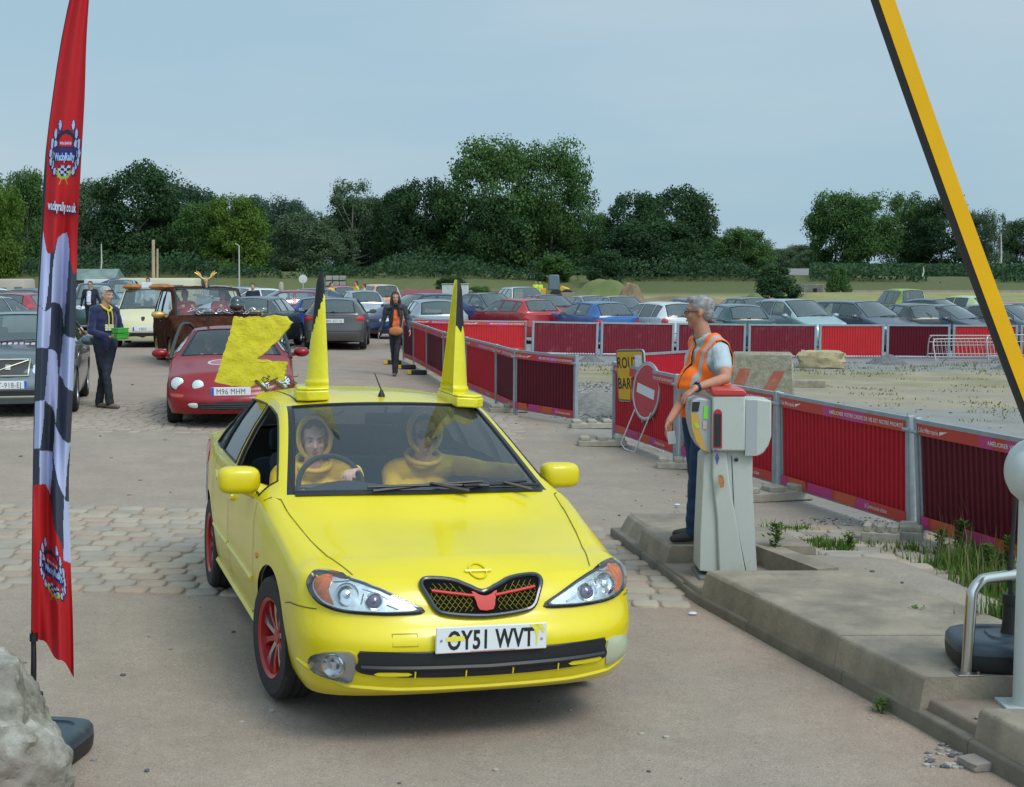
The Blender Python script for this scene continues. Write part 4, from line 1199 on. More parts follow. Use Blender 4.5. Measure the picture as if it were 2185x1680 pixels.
    panel(g1+V((.06,-.12,0)),g2,1.0,'mid','crimson fence panel directly behind the ticket machine',grp)
    panel(g2+V((.05,-.1,0)),g3,1.0,'mid','crimson corrugated fence panel with white lettering on its banner, right of the ticket machine',grp,lean=R(2))
    panel(g3+V((.06,-.12,0)),g4,1.0,'dark','very dark red fence panel behind the tall weeds at the right edge',grp,lean=R(4))
    panel(g4+V((.06,-.12,0)),g4+dirv,1.0,'mid','crimson fence panel cut off by the right edge of the photo behind the barrier post',grp)
    run=[(884,779),(912,795),(948,817),(996,838),(1060,866),(1099,885),(1228,907)]
    pts=[G(x,y) for x,y in run]
    pts=[G(862,770)]+pts
    cl=['dark','mid','dark','mid','mid','dark','dark']
    lb=['farthest dark panel of the receding fence, beside the walking woman','narrow crimson panel next to the woman\'s hand in the receding fence','dark panel of the receding fence just left of the right roof cone','crimson panel of the receding fence hidden behind the right roof cone',
        'crimson panel of the receding fence right of the right roof cone','narrow dark panel of the receding fence between two leaning posts','dark maroon panel ending the receding fence at the gap']
    for i in range(7): panel(pts[i],pts[i+1],.98,cl[i],lb[i],'red fence panels receding from the gap',words=i>2,hi=i>2,posts=(1,1 if i==6 else 0))
    # back row
    xs=[1130,1277,1439,1592,1743,1887,2028,2172,2310]; base=[758,760,762,764,765,765,766,767,768]
    bc=['worn','worn','worn','worn','bright','dark','bright','bright']
    bl=['dark red panel of the back fence, first right of the bright banner panel','dark red back fence panel behind the left part of the road closed sign','dark red back fence panel behind the man in the orange vest','scuffed dark red back fence panel with pale splashes, left of the stone block','bright red back fence panel behind the broken stone block','dark red back fence panel behind the small gravel heap','bright red back fence panel behind the fallen crowd barriers','bright red back fence panel at the far right edge']
    P0=[G(x,b) for x,b in zip(xs,base)]
    for i in range(8):
        a,b=P0[i],P0[i+1]; t=(b-a).normalized(); h=2980 and (70/2980*a.y)
        panel(a+t*.07,b-t*.05,h,bc[i],bl[i],'back row of red fence panels',banner=False,frame=True,hi=False,z0=.06)
    a,b=G(985,757),G(1120,757); panel(a,b,.90,'bright','bright red back fence panel with a banner strip, just right of the right cone','back row of red fence panels',hi=False,words=True)
    a0=G(880,752); panel(a0,G(980,755),.90,'bright','bright red back fence panel with a banner, behind the walking woman and the cone','back row of red fence panels',hi=False,words=True)
    # short wide panel behind the sign
    a,b=G(1318,905),G(1470,884); panel(a,b,1.0,'mid','crimson fence panel standing crosswise behind the road closed sign','panels by the gap',banner=False,hi=False)
    az=math.atan2(dirv.y,dirv.x)
    foot(G(1262,914),R(6),'low concrete foot at the end post of the receding fence, left of the gap'); foot(G(1284,952),R(4),'pale concrete foot under the post by the road closed sign')
    foot(G(1448,1000),R(-5),'weathered concrete foot left of the standing man\'s legs',.8); foot(G(1650,1068),R(20),'large concrete foot right of the ticket machine',1.3,.15); foot(G(1880,1158),R(-20),'small concrete block among the weeds',.5,.16); foot(G(1945,1146),R(70),'concrete foot under the leaning post by the weeds',.8)
    foot(G(1085,880),R(10),'concrete foot under the two leaning posts of the receding fence')
def signs():
    gal=mat('galvanised_steel'); 
    # road closed sign, leaning on the fence
    root=empty('road_sign',P(1344,870,18.0)-V((0,0,0)),0,'yellow ROUTE BARREE sign leaning on the fence','road sign'); 
    c=P(1346,802,18.0); root.location=c; root.rotation_euler=(R(0),R(-1.5),R(-61)); root.rotation_euler=(R(2),R(-3),R(-62))
    w,h=.66,.68
    def rr(w,h,r,n=5):
        out=[]
        for cx,cy,a0 in ((w/2-r,h/2-r,0),(-w/2+r,h/2-r,90),(-w/2+r,-h/2+r,180),(w/2-r,-h/2+r,270)):
            for k in range(n+1): a=R(a0+90*k/n); out.append((cx+r*math.cos(a),cy+r*math.sin(a)))
        return out
    X=Matrix.Rotation(R(90),4,'X')
    mb=MB(); mb.prism(rr(w,h,.06),-.02,.0,X=X); mb.build('sign_plate',[mat('sign_back_grey',(.35,.37,.38),.45,.4)],root,recalc=True)
    mb=MB(); mb.prism(rr(w-.03,h-.03,.05),.0,.004,m=1,X=X); mb.prism(rr(w-.055,h-.055,.04),.004,.006,m=0,X=X)
    for tx,z in (('ROUTE',.10),('BARREE',-.17)):
        vs,fs=text(tx,.20,bold=.02); k=.57/(max(v.x for v in vs)-min(v.x for v in vs)); mb.add([X@V((v.x*k-.015,v.y+z,.008)) for v in vs],fs,1)
    mb.build('sign_face',[mat('sign_yellow',(.62,.36,.015),.45,var=.08),mat('sign_black',(.015,.014,.012),.5)],root,recalc=False)
    mb=MB(); mb.add([X@V(p) for p in ((.13,-.02,.011),(.29,-.02,.011),(.29,.27,.011),(.13,.27,.011))],[(0,1,2,3)]); mb.build('paper_notice',[mat('paper',(.6,.62,.66),.6,var=.15,vs=30)],root,ang=0)
    # round no entry sign on wire legs
    c=P(1379,835,17.3); root=empty('road_sign',c,0,'round red no entry sign with a white bar on bent wire legs','road sign'); root.rotation_euler=(R(-4),R(8),R(-63))
    rr_=.355
    mb=MB(); mb.lathe([(rr_,-.03),(rr_+.012,-.01),(rr_+.012,.008),(rr_-.01,.012),(rr_-.02,.0)],40,X=X); mb.build('sign_rim',[gal],root,ang=30,recalc=True)
    mb=MB(); mb.lathe([(rr_-.014,.002),(rr_-.014,.006)],40,X=X,m=1); mb.lathe([(rr_-.03,.006),(rr_-.03,.008)],40,X=X,m=0)
    mb.add([X@V(p) for p in ((-.24,-.06,.011),(.24,-.06,.011),(.24,.06,.011),(-.24,.06,.011))],[(0,1,2,3)],1)
    mb.build('sign_face',[mat('sign_red',(.42,.035,.045),.4,var=.1),mat('sign_white',(.6,.6,.62),.4)],root,recalc=False,ang=30)
    z=-c.z+gz(c.x,c.y)
    mb=MB(); mb.tube([(-.2,-.02,-.28),(-.26,-.12,z+.02),(-.05,-.16,z+.0),(.1,-.1,z+.0),(.24,-.02,-.22)],.009,6); mb.tube([(-.16,.03,-.28),(-.24,.25,z+.02),(.2,.25,z+.02),(.2,.03,-.28)],.009,6)
    mb.build('sign_legs',[mat('wire_white',(.6,.6,.6),.4,.3)],root); root.rotation_euler=(R(-4),R(8),R(-69))
def ticket_machine():
    base=G(1549,1222,.0); base.z=.056; base=V((P(1549,1222,9.56).x,9.56,.056))
    root=empty('ticket_machine',base,0,'light grey ticket machine with a red cap standing in the kerb island','ticket machine'); s=9.56/2980
    W_=mat('machine_white',(.44,.46,.42),.45,var=.04,vs=3,dirt=.22,dcol=(.33,.31,.20)); G_=mat('machine_grey',(.34,.36,.37),.45); dk=mat('machine_dark',(.02,.022,.024),.3)
    def xz(x,y): return ((x-1549)*s,(1222-y)*s)
    X=Matrix.Rotation(R(90),4,'X')   # prism z -> -y ; (x,y)->(x,z)
    def pr(name,poly,y0,y1,m,par=root,bev=.006,skew=None):
        mb=MB(); mb.prism([xz(*p) for p in poly],-y1,-y0,X=X); o=mb.build(name,[m],par,recalc=True,ang=30)
        if bev: b=o.modifiers.new('b','BEVEL'); b.width=bev; b.segments=2
        return o
    # column: tapered, front rib proud of the side sheets
    pr('column',[(1494,962),(1509,946),(1598,945),(1598,1010),(1612,1223),(1487,1206),(1488,1130)],-.10,.22,W_)
    mb=MB()
    a=[xz(1511,946),xz(1541,946),xz(1548,1010),xz(1588,1223),xz(1528,1222),xz(1522,1090),xz(1511,1000)]
    mb.prism(a,.10,.125,X=X); o=mb.build('front_rib',[W_],root,recalc=True); b=o.modifiers.new('b','BEVEL'); b.width=.012; b.segments=3
    pr('head',[(1508,828),(1578,828),(1578,946),(1508,946)],-.17,.16,W_,bev=.014)
    pr('red_cap',[(1507,829),(1507,820),(1513,813),(1572,813),(1579,820),(1579,829)],-.178,.17,mat('cap_red',(.50,.04,.03),.35,coat=.3),bev=.012)
    w=pr('side_box',[(1579,836),(1607,836),(1634,839),(1635,915),(1629,935),(1619,950),(1608,957),(1579,957)],-.14,.12,W_,bev=.01)
    pr('side_box_band',[(1579.5,838),(1604,838),(1604,956),(1579.5,956)],-.146,-.139,G_,bev=0)
    c=pr('coin_unit',[(1509,838),(1480,834),(1466,840),(1462,862),(1465,893),(1474,924),(1486,943),(1509,952)],-.13,.14,G_,bev=.01)
    pr('amber_panel',[(1464,866),(1480,868),(1483,900),(1494,935),(1503,949),(1487,942),(1475,924),(1466,893)],-.139,-.128,mat('machine_amber',(.52,.30,.05),.45),par=c,bev=0)
    pr('screen',[(1467,842),(1483,842),(1480,862),(1466,862)],-.137,-.128,dk,par=c,bev=0)
    pr('green_sticker',[(1492,851),(1501,850),(1500,878),(1490,878)],-.136,-.128,mat('sticker_green',(.18,.62,.06),.5),par=c,bev=0)
    pr('white_sticker',[(1489,882),(1499,882),(1498,900),(1490,900)],-.136,-.128,mat('sticker_pink',(.5,.36,.35),.5),par=c,bev=0)
    pr('arrow_sticker',[(1473,884),(1479,888),(1483,896),(1477,899),(1471,891)],-.142,-.137,mat('sticker_lime',(.35,.5,.05),.5),par=c,bev=0)
    pr('slot_frame',[(1509.5,867),(1512,860),(1517,856),(1524,857),(1528,863),(1529,939),(1510,939)],-.176,-.168,mat('frame_red',(.35,.03,.04),.4),bev=0)
    pr('slot',[(1512,866),(1526,866),(1526,935),(1512,935)],-.179,-.175,dk,bev=0)
    pr('diamond_sticker',[(1511,962),(1516,951),(1522,962),(1516,979)],-.171,-.168,mat('sticker_violet',(.08,.06,.25),.5),bev=0) if 0 else pr('diamond_sticker',[(1512,928+16),(1516,941),(1520,944),(1516,945.5)],-.171,-.169,mat('sticker_violet',(.08,.06,.25),.5),bev=0)
    pr('diamond_sign',[(1515,960),(1519,948.5),(1524,960),(1519,976)],-.169,-.163,mat('sticker_violet'),bev=0)
    pr('rust_patch',[(1523,996),(1532,997),(1535,1010),(1534,1022),(1527,1024),(1523,1012)],-.170,-.163,mat('rust_orange',(.38,.17,.06),.8,var=.3,vs=60),bev=0)
    mb=MB(); mb.lathe([(.014,0),(.014,.008),(.008,.01)],14,X=Matrix.Translation(V((xz(1563,966)[0],-.10,xz(1563,966)[1])))@X); mb.build('lock',[dk],root)
    mb=MB()
    for l in ([(1553,958),(1560,1080),(1590,1222)],[(1539,1105),(1538,1210)]):
        pts=[V((xz(*p)[0],-.102 if l[0][0]>1545 else -.102,xz(*p)[1])) for p in l]; mb.tube(pts,.0025,4)
    mb.build('door_seam',[dk],root)
    mb=MB(); mb.box((0,.04,-.01),(.42,.40,.06),bev=.01); mb.build('base_plate',[mat('base_grey',(.12,.12,.11),.7)],root)
def barrier():
    wp=mat('barrier_white',(.50,.53,.52),.4,var=.04,vs=3,dirt=.1)
    root=empty('barrier_gate',V((2.47,6.5,.076)),0,'parking barrier with grey post, round white head and raised yellow boom','barrier')
    mb=MB(); mb.lathe([(.10,0),(.10,.012),(.085,.02),(.083,1.03)],28); mb.box((0,0,.006),(.26,.26,.012)); mb.build('post',[wp],root,ang=30)
    c=V((.02,0,1.135)); X=Matrix.Translation(c)@Matrix.Rotation(R(90),4,'Y')
    mb=MB(); mb.lathe([(.02,-.165),(.07,-.158),(.11,-.135),(.14,-.10),(.155,-.06),(.160,-.012),(.157,-.010),(.157,-.006),(.161,-.004),(.163,.06),(.163,.16)],40,X=X); mb.build('drive_head',[wp],root,ang=25,recalc=True)
    # boom
    mb=MB(); p0=c+V((.03,-.09,.02)); bw=.034; pts=[]
    for k in range(13):
        t=k/12; ang=R(22.8-3.4*t); 
        pts.append((p0 if not pts else pts[-1]+V((-math.sin(ang)*.28,.0,math.cos(ang)*.28))))
    mb2=MB(); rows=[]; rows2=[]
    for i,p in enumerate(pts):
        a=pts[max(0,i-1)]; b=pts[min(12,i+1)]; t=(b-a).normalized(); n=V((t.z,0,-t.x)); 
        rows.append([p+n*bw+V((0,-.02,0)),p+n*bw+V((0,.02,0)),p-n*bw+V((0,.02,0)),p-n*bw+V((0,-.02,0)),p+n*bw+V((0,-.02,0))])
        rows2.append([p-n*.0375+V((0,-.022,0)),p-n*.0375+V((0,.022,0)),p-n*.060+V((0,.014,0)),p-n*.060+V((0,-.014,0)),p-n*.0375+V((0,-.022,0))])
    mb.grid(rows); mb2.grid(rows2)
    o=mb.build('boom',[mat('boom_yellow',(.78,.40,.005),.5,spec=.2,var=.05,vs=3)],root,ang=30,recalc=True); mb2.build('boom_edge',[mat('boom_black',(.015,.012,.012),.6)],o,ang=30,recalc=True)
    # steel hoop
    a=V((2.225,6.70,.186)); r=.028
    root=empty('steel_hoop',a,0,'polished steel tube hoop guarding the barrier post on the kerb island','protection hoop'); H_=.455
    pts=[(0,0,0),(.02,.02,H_*.75),(.03,.03,H_*.88),(.07,.05,H_*.97),(.13,.08,H_),(.45,.22,H_),(.52,.25,H_*.96),(.56,.27,H_*.86),(.58,.28,0)]
    mb=MB(); mb.tube(catmull([tuple(p) for p in pts],4,closed=False),r,14); mb.build('tube',[mat('polished_steel',(.55,.52,.48),.22,1)],root,ang=60)
    for q in ((0,0,.003),(.58,.28,.003)): mb=MB(); mb.box(q,(.12,.12,.008),bev=.002); mb.lathe([(.008,.0),(.008,.016)],8,X=Matrix.Translation(V(q)+V((.045,-.04,0)))); mb.build('foot_plate',[mat('plate_steel',(.3,.28,.25),.4,.9)],root)
def rubber_base(loc,label,pole=None,rz=0,sc_=1):
    root=empty('flag_stand',loc,rz,label,'flag stand','water-filled flag stands'); m=mat('base_slate',(.035,.05,.065),.38,var=.1,vs=6,dirt=.12,dcol=(.10,.10,.09)); dk=mat('base_black',(.012,.012,.013),.5)
    def sup(a,b,n=32,e=.5): return [(a*math.copysign(abs(math.cos(t))**e,math.cos(t)),b*math.copysign(abs(math.sin(t))**e,math.sin(t))) for t in [2*math.pi*k/n for k in range(n)]]
    mb=MB(); rows=[]
    for a,z in ((.28,.0),(.295,.02),(.30,.06),(.30,.085)): rows.append([V((x,y,z)) for x,y in sup(a,a*.78)+[sup(a,a*.78)[0]]])
    mb.grid(rows); mb.build('base_lower',[dk],root,ang=60)
    mb=MB(); rows=[]
    for a,z in ((.30,.086),(.298,.115),(.285,.135),(.26,.145),(.20,.148),(.195,.138),(.12,.140),(.115,.150),(.06,.152),(.001,.152)): rows.append([V((x,y,z)) for x,y in sup(a,a*.78)+[sup(a,a*.78)[0]]])
    mb.grid(rows); mb.build('base_top',[m],root,ang=40)
    root.scale=(sc_,)*3
    mb=MB(); mb.lathe([(.05,.145),(.042,.2),(.04,.30),(.046,.302),(.046,.35),(.036,.352),(.03,.35)],20); mb.build('socket',[dk],root,ang=30)
    return root
# ---------------------------------------------------------------- feather flag
def feather_flag():
    D0=5.85
    xl=pchip([-260,-140,0,100,200,350,480,750,1000,1345,1460],[215,185,150,130,115,97,90,78,72,68,67])
    xr=pchip([-260,-140,0,100,200,350,500,700,900,1040,1200,1340,1400,1460],[222,205,190,184,181,173,166,161,153,147,151,156,157,158])
    def depth(u,y):
        w=smooth(300,700,y)
        return .030*math.sin(u*9+y*.004)*(.35+w)+.018*w*math.sin(u*17-y*.006+1)+.05*u*w
    def cloth(x,y,off=0):
        a,b=xl(y),xr(y); u=(x-a)/(b-a)
        return P(x,y,D0+depth(u,y)-off)
    def ybot(u): return 1345+95*u+6*math.sin(u*14)
    RED,WH,DK,NV,LB,GR,BK=range(7)
    def poly(c,*p): return (c,[(p[i],p[i+1]) for i in range(0,len(p),2)])
    L=[]
    L.append(poly(DK,0,430,230,430,230,1250,0,1250))
    # white checks
    for p in [(80,430,100,480,109,520,107,560,104,600,100,640,96,664,90,658,86,652,70,650,70,430),
              (129,480,150,480,148,536,144,600,139,665,136,701,133,660,128,650,118,645,109,646,112,580,116,545),
              (74,655,86,653,91,660,95,665,100,664,109,657,108,700,104,743,90,742,74,744),
              (104,745,114,747,120,752,122,758,124,800,124,830,122,862,119,903,116,880,110,868,95,855,100,800),
              (135,711,141,717,150,721,175,722,170,838,160,837,148,832,139,824,133,808,127,800,130,760),
              (70,858,95,854,93,900,86,957,60,958),
              (85,961,112,964,112,1000,107,1057,103,1045,98,1034,84,1034),
              (117,904,124,922,134,938,143,945,150,944,150,950,143,1000,139,1064,132,1050,124,1030,115,985,114,962),
              (137,1064,141,1070,160,1074,160,1202,148,1201,136,1197,135,1120)]:
        L.append((WH,[(p[i],p[i+1]) for i in range(0,len(p),2)]))
    L.append((RED,[(0,-400),(300,-400),(300,560),(172,560),(165,575),(160,586),(156,582),(151,560),(148,536),(146,510),(143,497),(136,498),(130,502),(123,508),(119,518),(115,533),(111,540),(107,542),(102,540),(99,534),(94,505),(89,476),(80,470),(0,470)]))
    L.append((RED,[(0,1042),(84,1034),(98,1033),(103,1045),(106,1058),(110,1085),(114,1117),(119,1135),(125,1148),(131,1160),(134,1170),(136,1196),(148,1201),(300,1204),(300,1500),(0,1500)]))
    def ell(c,x,y,a,b,rot=0,n=12):
        o=[]
        for k in range(n):
            t=2*math.pi*k/n; ex,ey=a*math.cos(t),b*math.sin(t); o.append((x+ex*math.cos(rot)-ey*math.sin(rot),y+ex*math.sin(rot)+ey*math.cos(rot)))
        return (c,o)
    def logo(T,s):
        o=[]
        for sx in (-1,1):
            for i,(x,y,w,h) in enumerate(((14,-58,3.6,13),(22,-38,3.6,13),(28,-16,3.8,14),(21,-14,3.6,12),(30,6,3.4,13),(23,10,3.6,13),(25,30,3.8,13),(20,46,3.4,10),(29,24,3,11))):
                o.append(ell(NV if i%3==0 else BK,sx*x,y+2,w+1.8,h+1.5)); o.append(ell(WH,sx*x,y,w*.85,h*.88))
            o.append((BK,[(sx*12,-36),(sx*14,-36),(sx*26,60),(sx*25,62)]))
        o.append(ell(BK,0,-25,19,23)); o.append(ell(RED,0,-20,15,18)); 
        for k in range(-3,4): o.append(ell(WH,k*3.6,-17,1.3,3.6))
        o.append((NV,[(-24,-8),(24,-8),(25,22),(-25,22)])); o.append((BK,[(-20,-10),(20,-10),(20,-7),(-20,-7)]))
        o.append(ell(BK,0,27,19,8)); o.append(ell(RED,0,26,17,7))
        for i in range(4):
            for j in range(4): o.append((WH if (i+j)%2 else BK,[(-13+i*6.5,33+j*6),(-6.5+i*6.5,33+j*6),(-6.5+i*6.5,39+j*6),(-13+i*6.5,39+j*6)]))
        for k in range(9):
            t=math.pi*(.05+.9*k/8); o.append(ell(GR,14*math.cos(t),45+16*math.sin(t),4.2,2.2,t+.8))
        o.append((GR,[(-5,62),(-3,62),(-8,76),(-9,76)])); o.append((GR,[(5,62),(3,62),(9,76),(10,76)]))
        return [(c,[T(x*s,y*s) for x,y in p]) for c,p in o]
    L+=logo(lambda x,y:(139+x-.06*y,322+y*.95),1.0)
    ca,sa=math.cos(.5),math.sin(.5)
    L+=logo(lambda x,y:(112+x*.92+y*.06,1218+y*.95+x*.75),.93)
    BB=[(min(q[0] for q in p),max(q[0] for q in p),min(q[1] for q in p),max(q[1] for q in p)) for c,p in L]
    def col(x,y):
        for i in range(len(L)-1,-1,-1):
            b=BB[i]
            if b[0]<=x<=b[1] and b[2]<=y<=b[3]:
                p=L[i][1]; ins=False; j=len(p)-1
                for k in range(len(p)):
                    if (p[k][1]>y)!=(p[j][1]>y) and x<(p[j][0]-p[k][0])*(y-p[k][1])/(p[j][1]-p[k][1])+p[k][0]: ins=not ins
                    j=k
                if ins: return L[i][0]
        return RED
    root=empty('feather_flag',GX(75,D0),0,'tall red feather flag with black and white checks and crests, left foreground','flag')
    inv=Matrix.Translation(-V(root.location))
    NU,NVv=64,760; mb=MB(); vs=[];xy=[]
    for i in range(NVv+1):
        v=i/NVv
        for j in range(NU+1):
            u=j/NU; y=-250+v*(ybot(u)+250); a,b=xl(min(y,1400)),xr(y); x=a+(b-a)*u; xy.append((x,y)); vs.append(inv@P(x,y,D0+depth(u,y)))
    fs=[];ms=[]
    for i in range(NVv):
        for j in range(NU):
            k=i*(NU+1)+j; fs.append((k,k+1,k+NU+2,k+NU+1)); p,q=xy[k],xy[k+NU+2]; ms.append(col((p[0]+q[0])/2,(p[1]+q[1])/2))
    mb.v=vs; mb.f=fs; mb.m=ms
    def cl(n,c,r=.7): return mat('flag_'+n,c,r,spec=.2)
    mats=[cl('red',(.46,.018,.022)),cl('white',(.42,.45,.66)),cl('dark',(.042,.048,.070)),cl('navy',(.04,.03,.13)),cl('blue',(.3,.5,.75)),cl('green',(.25,.42,.08)),cl('black',(.025,.025,.04))]
    c=mb.build('cloth',mats,root,ang=80)
    mb=MB()
    def word(t,x0,y0,w,hgt,slope,m,off,bold=.03):
        vs_,fs_=text(t,1,bold=bold); xs=[p.x for p in vs_]; k=w/(max(xs)-min(xs)); mid=(max(xs)+min(xs))/2
        mb.add([inv@cloth(x0+(p.x-mid)*k,y0-p.y*hgt+slope*(p.x-mid)*k,off) for p in vs_],fs_,m)
    word('wackyrally.co.uk',132,452,62,30,.12,1,.010,.075); word('wackyrally.co.uk',132,450,60,27,.12,0,.016)
    word('Wacky',128,342,24,22,0,2,.012,.04); word('Rally',149,342,20,22,0,2,.012,.04)
    word('Wacky',106,1222,20,20,.75,2,.012,.04); word('Rally',124,1235,18,20,.75,2,.012,.04)
    mb.build('lettering',[cl('letter',(.68,.70,.80)),cl('navy',(.04,.03,.13)),cl('blue',(.3,.5,.75))],root,ang=0)
    mb=MB(); pts=[inv@P(xl(y)+3,y,D0+.02) for y in range(1345,-260,-60)]
    g=GX(73,D0); mb.tube([V((P(72,1500,D0).x-root.location.x,0,.30)),inv@P(72,1400,D0)]+pts,[.013,.012]+[.010]*len(pts),8); mb.tube([inv@P(72,1368,D0),inv@P(72,1352,D0)],.018,8)
    mb.build('pole',[mat('pole_black',(.012,.012,.014),.4)],root)
    return root
def rock():
    bm=bmesh.new(); bmesh.ops.create_icosphere(bm,subdivisions=6,radius=1)
    for v in bm.verts:
        p=v.co.normalized(); q=p.copy()
        # planar facets
        r=1.0
        for n,d in (((.10,-.1,1),.74),((.9,-.4,.15),.86),((.7,-.6,-.5),.84),((.2,-1,.2),.78),((.95,.1,-.1),.93),((-.5,-.8,.3),.8),((.55,-.45,.72),.84),((-.9,0,.3),.9),((.3,-.9,-.5),.85),((.8,.4,.5),.8),((.0,-.75,.72),.84)):
            n=V(n).normalized(); dd=p.dot(n)
            if dd>0: r=min(r,d/dd)
        p=p*r
        p+=q*(noise.fractal(q*2.2,1.0,2.1,4)*.10+abs(noise.noise(q*5))*-.06+noise.fractal(q*11,1,2,3)*.022)
        v.co=V((p.x*.62,p.y*.52,p.z*.55))
    me=bpy.data.meshes.new('rock'); bm.to_mesh(me); bm.free()
    m=bpy.data.materials.new('rock_stone'); m.use_nodes=True; nt=m.node_tree; N=nt.nodes; L=nt.links; b=N['Principled BSDF']; b.inputs['Roughness'].default_value=.9
    tc=N.new('ShaderNodeTexCoord')
    def noi(s,d,r=.6):
        n=N.new('ShaderNodeTexNoise'); n.inputs['Scale'].default_value=s; n.inputs['Detail'].default_value=d; n.inputs['Roughness'].default_value=r; L.new(tc.outputs['Object'],n.inputs[0]); return n.outputs[0]
    cr=N.new('ShaderNodeValToRGB'); L.new(noi(4,9,.7),cr.inputs[0]); e=cr.color_ramp.elements
    e[0].position=.34; e[0].color=(.12,.11,.08,1); e[1].position=.64; e[1].color=(.48,.46,.40,1); k=e.new(.48); k.color=(.27,.25,.20,1)
    mx=N.new('ShaderNodeMix'); mx.data_type='RGBA'; geo=N.new('ShaderNodeNewGeometry'); 
    cr2=N.new('ShaderNodeValToRGB'); L.new(noi(1.6,4),cr2.inputs[0]); cr2.color_ramp.elements[0].position=.5; cr2.color_ramp.elements[1].position=.62
    L.new(cr2.outputs[0],mx.inputs[0]); L.new(cr.outputs[0],mx.inputs[6]); mx.inputs[7].default_value=(.22,.18,.15,1); L.new(mx.outputs[2],b.inputs[0])
    bu=N.new('ShaderNodeBump'); bu.inputs['Strength'].default_value=.9; bu.inputs['Distance'].default_value=.03; L.new(noi(9,8,.65),bu.inputs['Height']); L.new(bu.outputs[0],b.inputs['Normal'])
    me.materials.append(m); me.polygons.foreach_set('use_smooth',[True]*len(me.polygons)); me.set_sharp_from_angle(angle=R(40))
    o=bpy.data.objects.new('boulder',me); COL.objects.link(o); o.location=(-2.315,5.35,.205); o.rotation_euler=(0,R(6),R(-8))
    tag(o,'rough grey boulder with pale broken faces at the bottom left corner','boulder')
# ---------------------------------------------------------------- trees
def leafmat(n,c1,c2,t=.25):
    if n in _M: return _M[n]
    m=bpy.data.materials.new(n); m.use_nodes=True; _M[n]=m; nt=m.node_tree; N=nt.nodes; L=nt.links; b=N['Principled BSDF']; out=N['Material Output']
    tc=N.new('ShaderNodeTexCoord'); ns=N.new('ShaderNodeTexNoise'); ns.inputs['Scale'].default_value=.45; ns.inputs['Detail'].default_value=3; L.new(tc.outputs['Object'],ns.inputs[0])
    mr=N.new('ShaderNodeMapRange'); mr.inputs[1].default_value=.38; mr.inputs[2].default_value=.62; L.new(ns.outputs[0],mr.inputs[0])
    mx=N.new('ShaderNodeMix'); mx.data_type='RGBA'; mx.inputs[6].default_value=(*c1,1); mx.inputs[7].default_value=(*c2,1); L.new(mr.outputs[0],mx.inputs[0])
    L.new(mx.outputs[2],b.inputs[0]); b.inputs['Roughness'].default_value=.75; b.inputs['Specular IOR Level'].default_value=.15
    tr=N.new('ShaderNodeBsdfTranslucent'); L.new(mx.outputs[2],tr.inputs[0]); ms=N.new('ShaderNodeMixShader'); ms.inputs[0].default_value=t; L.new(b.outputs[0],ms.inputs[1]); L.new(tr.outputs[0],ms.inputs[2]); L.new(ms.outputs[0],out.inputs[0])
    return m
def tree_mesh(seed,n=9000,nb=34,leaf=.034,shape='round',air=0,low=.12,br=1.0):
    """unit tree: height 1, crown width ~1"""
    r=random.Random(seed); blobs=[]; BR=br
    for k in range(nb):
        for _ in range(40):
            t=r.uniform(low,1)
            if shape=='round': w=.5*math.sqrt(max(.32,1-((t-.55)/.50)**2)) if t<.5 else .5*math.sqrt(max(.03,1-((t-.55)/.50)**2))
            elif shape=='tall': w=.5*(1-abs(t-.5)**2.2*(1.5 if t<.5 else 2.6))
            else: w=.5*math.sqrt(max(.03,1-((t-.45)/.58)**2))
            a=r.uniform(0,6.283); q=r.uniform(.15,1)**.5*w*.86
            b=V((math.cos(a)*q,math.sin(a)*q,t*.93)); 
            if all((b-c).length>.075 for c,_r in blobs): break
        blobs.append((b,r.uniform(.07,.135)*(1-.3*air)*BR))
    mb=MB(); vs=[];fs=[]
    per=n//nb
    for c,br in blobs:
        for _ in range(per):
            d=V((r.gauss(0,1),r.gauss(0,1),r.gauss(0,1))).normalized()
            rad=br*(1 if air==0 else r.uniform(.5,1.25))*r.uniform(.55,1.12)*(1+.35*noise.noise(d*3+c*9))
            p=c+V((d.x,d.y,d.z*.8))*rad
            if p.z<.01: continue
            nrm=(d*.9+V((r.gauss(0,.6),r.gauss(0,.6),r.gauss(0,.6)+.35))).normalized(); u=nrm.orthogonal().normalized(); u=(u*math.cos(r.uniform(0,6.28))+nrm.cross(u)*math.sin(r.uniform(0,6.28))).normalized(); w=nrm.cross(u)
            s=leaf*r.uniform(.5,1.15)
            k=len(vs); vs+= [p+u*s*.5,p+w*s*.36+nrm*s*.1,p-u*s*.5,p-w*s*.36-nrm*s*.05]; fs.append((k,k+1,k+2,k+3))
    mb.v=vs;mb.f=fs;mb.m=[0]*len(fs)
    me=bpy.data.meshes.new('crown'); me.from_pydata([tuple(v) for v in vs],[],fs); me.update()
    tb=MB(); tb.tube([(0,0,-.03),(.005,0,.2),(.0,.01,.5),(.01,0,.8)],[.02,.016,.011,.004],8)
    for k in range(9):
        b,_=blobs[(k*3)%nb]; z=max(.12,b.z*.55); tb.tube([(0,0,z),(b.x*.5,b.y*.5,(z+b.z)/2-.02),tuple(b)],[.008,.006,.002],5)
    tm=bpy.data.meshes.new('trunk'); tm.from_pydata([tuple(v) for v in tb.v],[],tb.f); tm.update()
    return me,tm
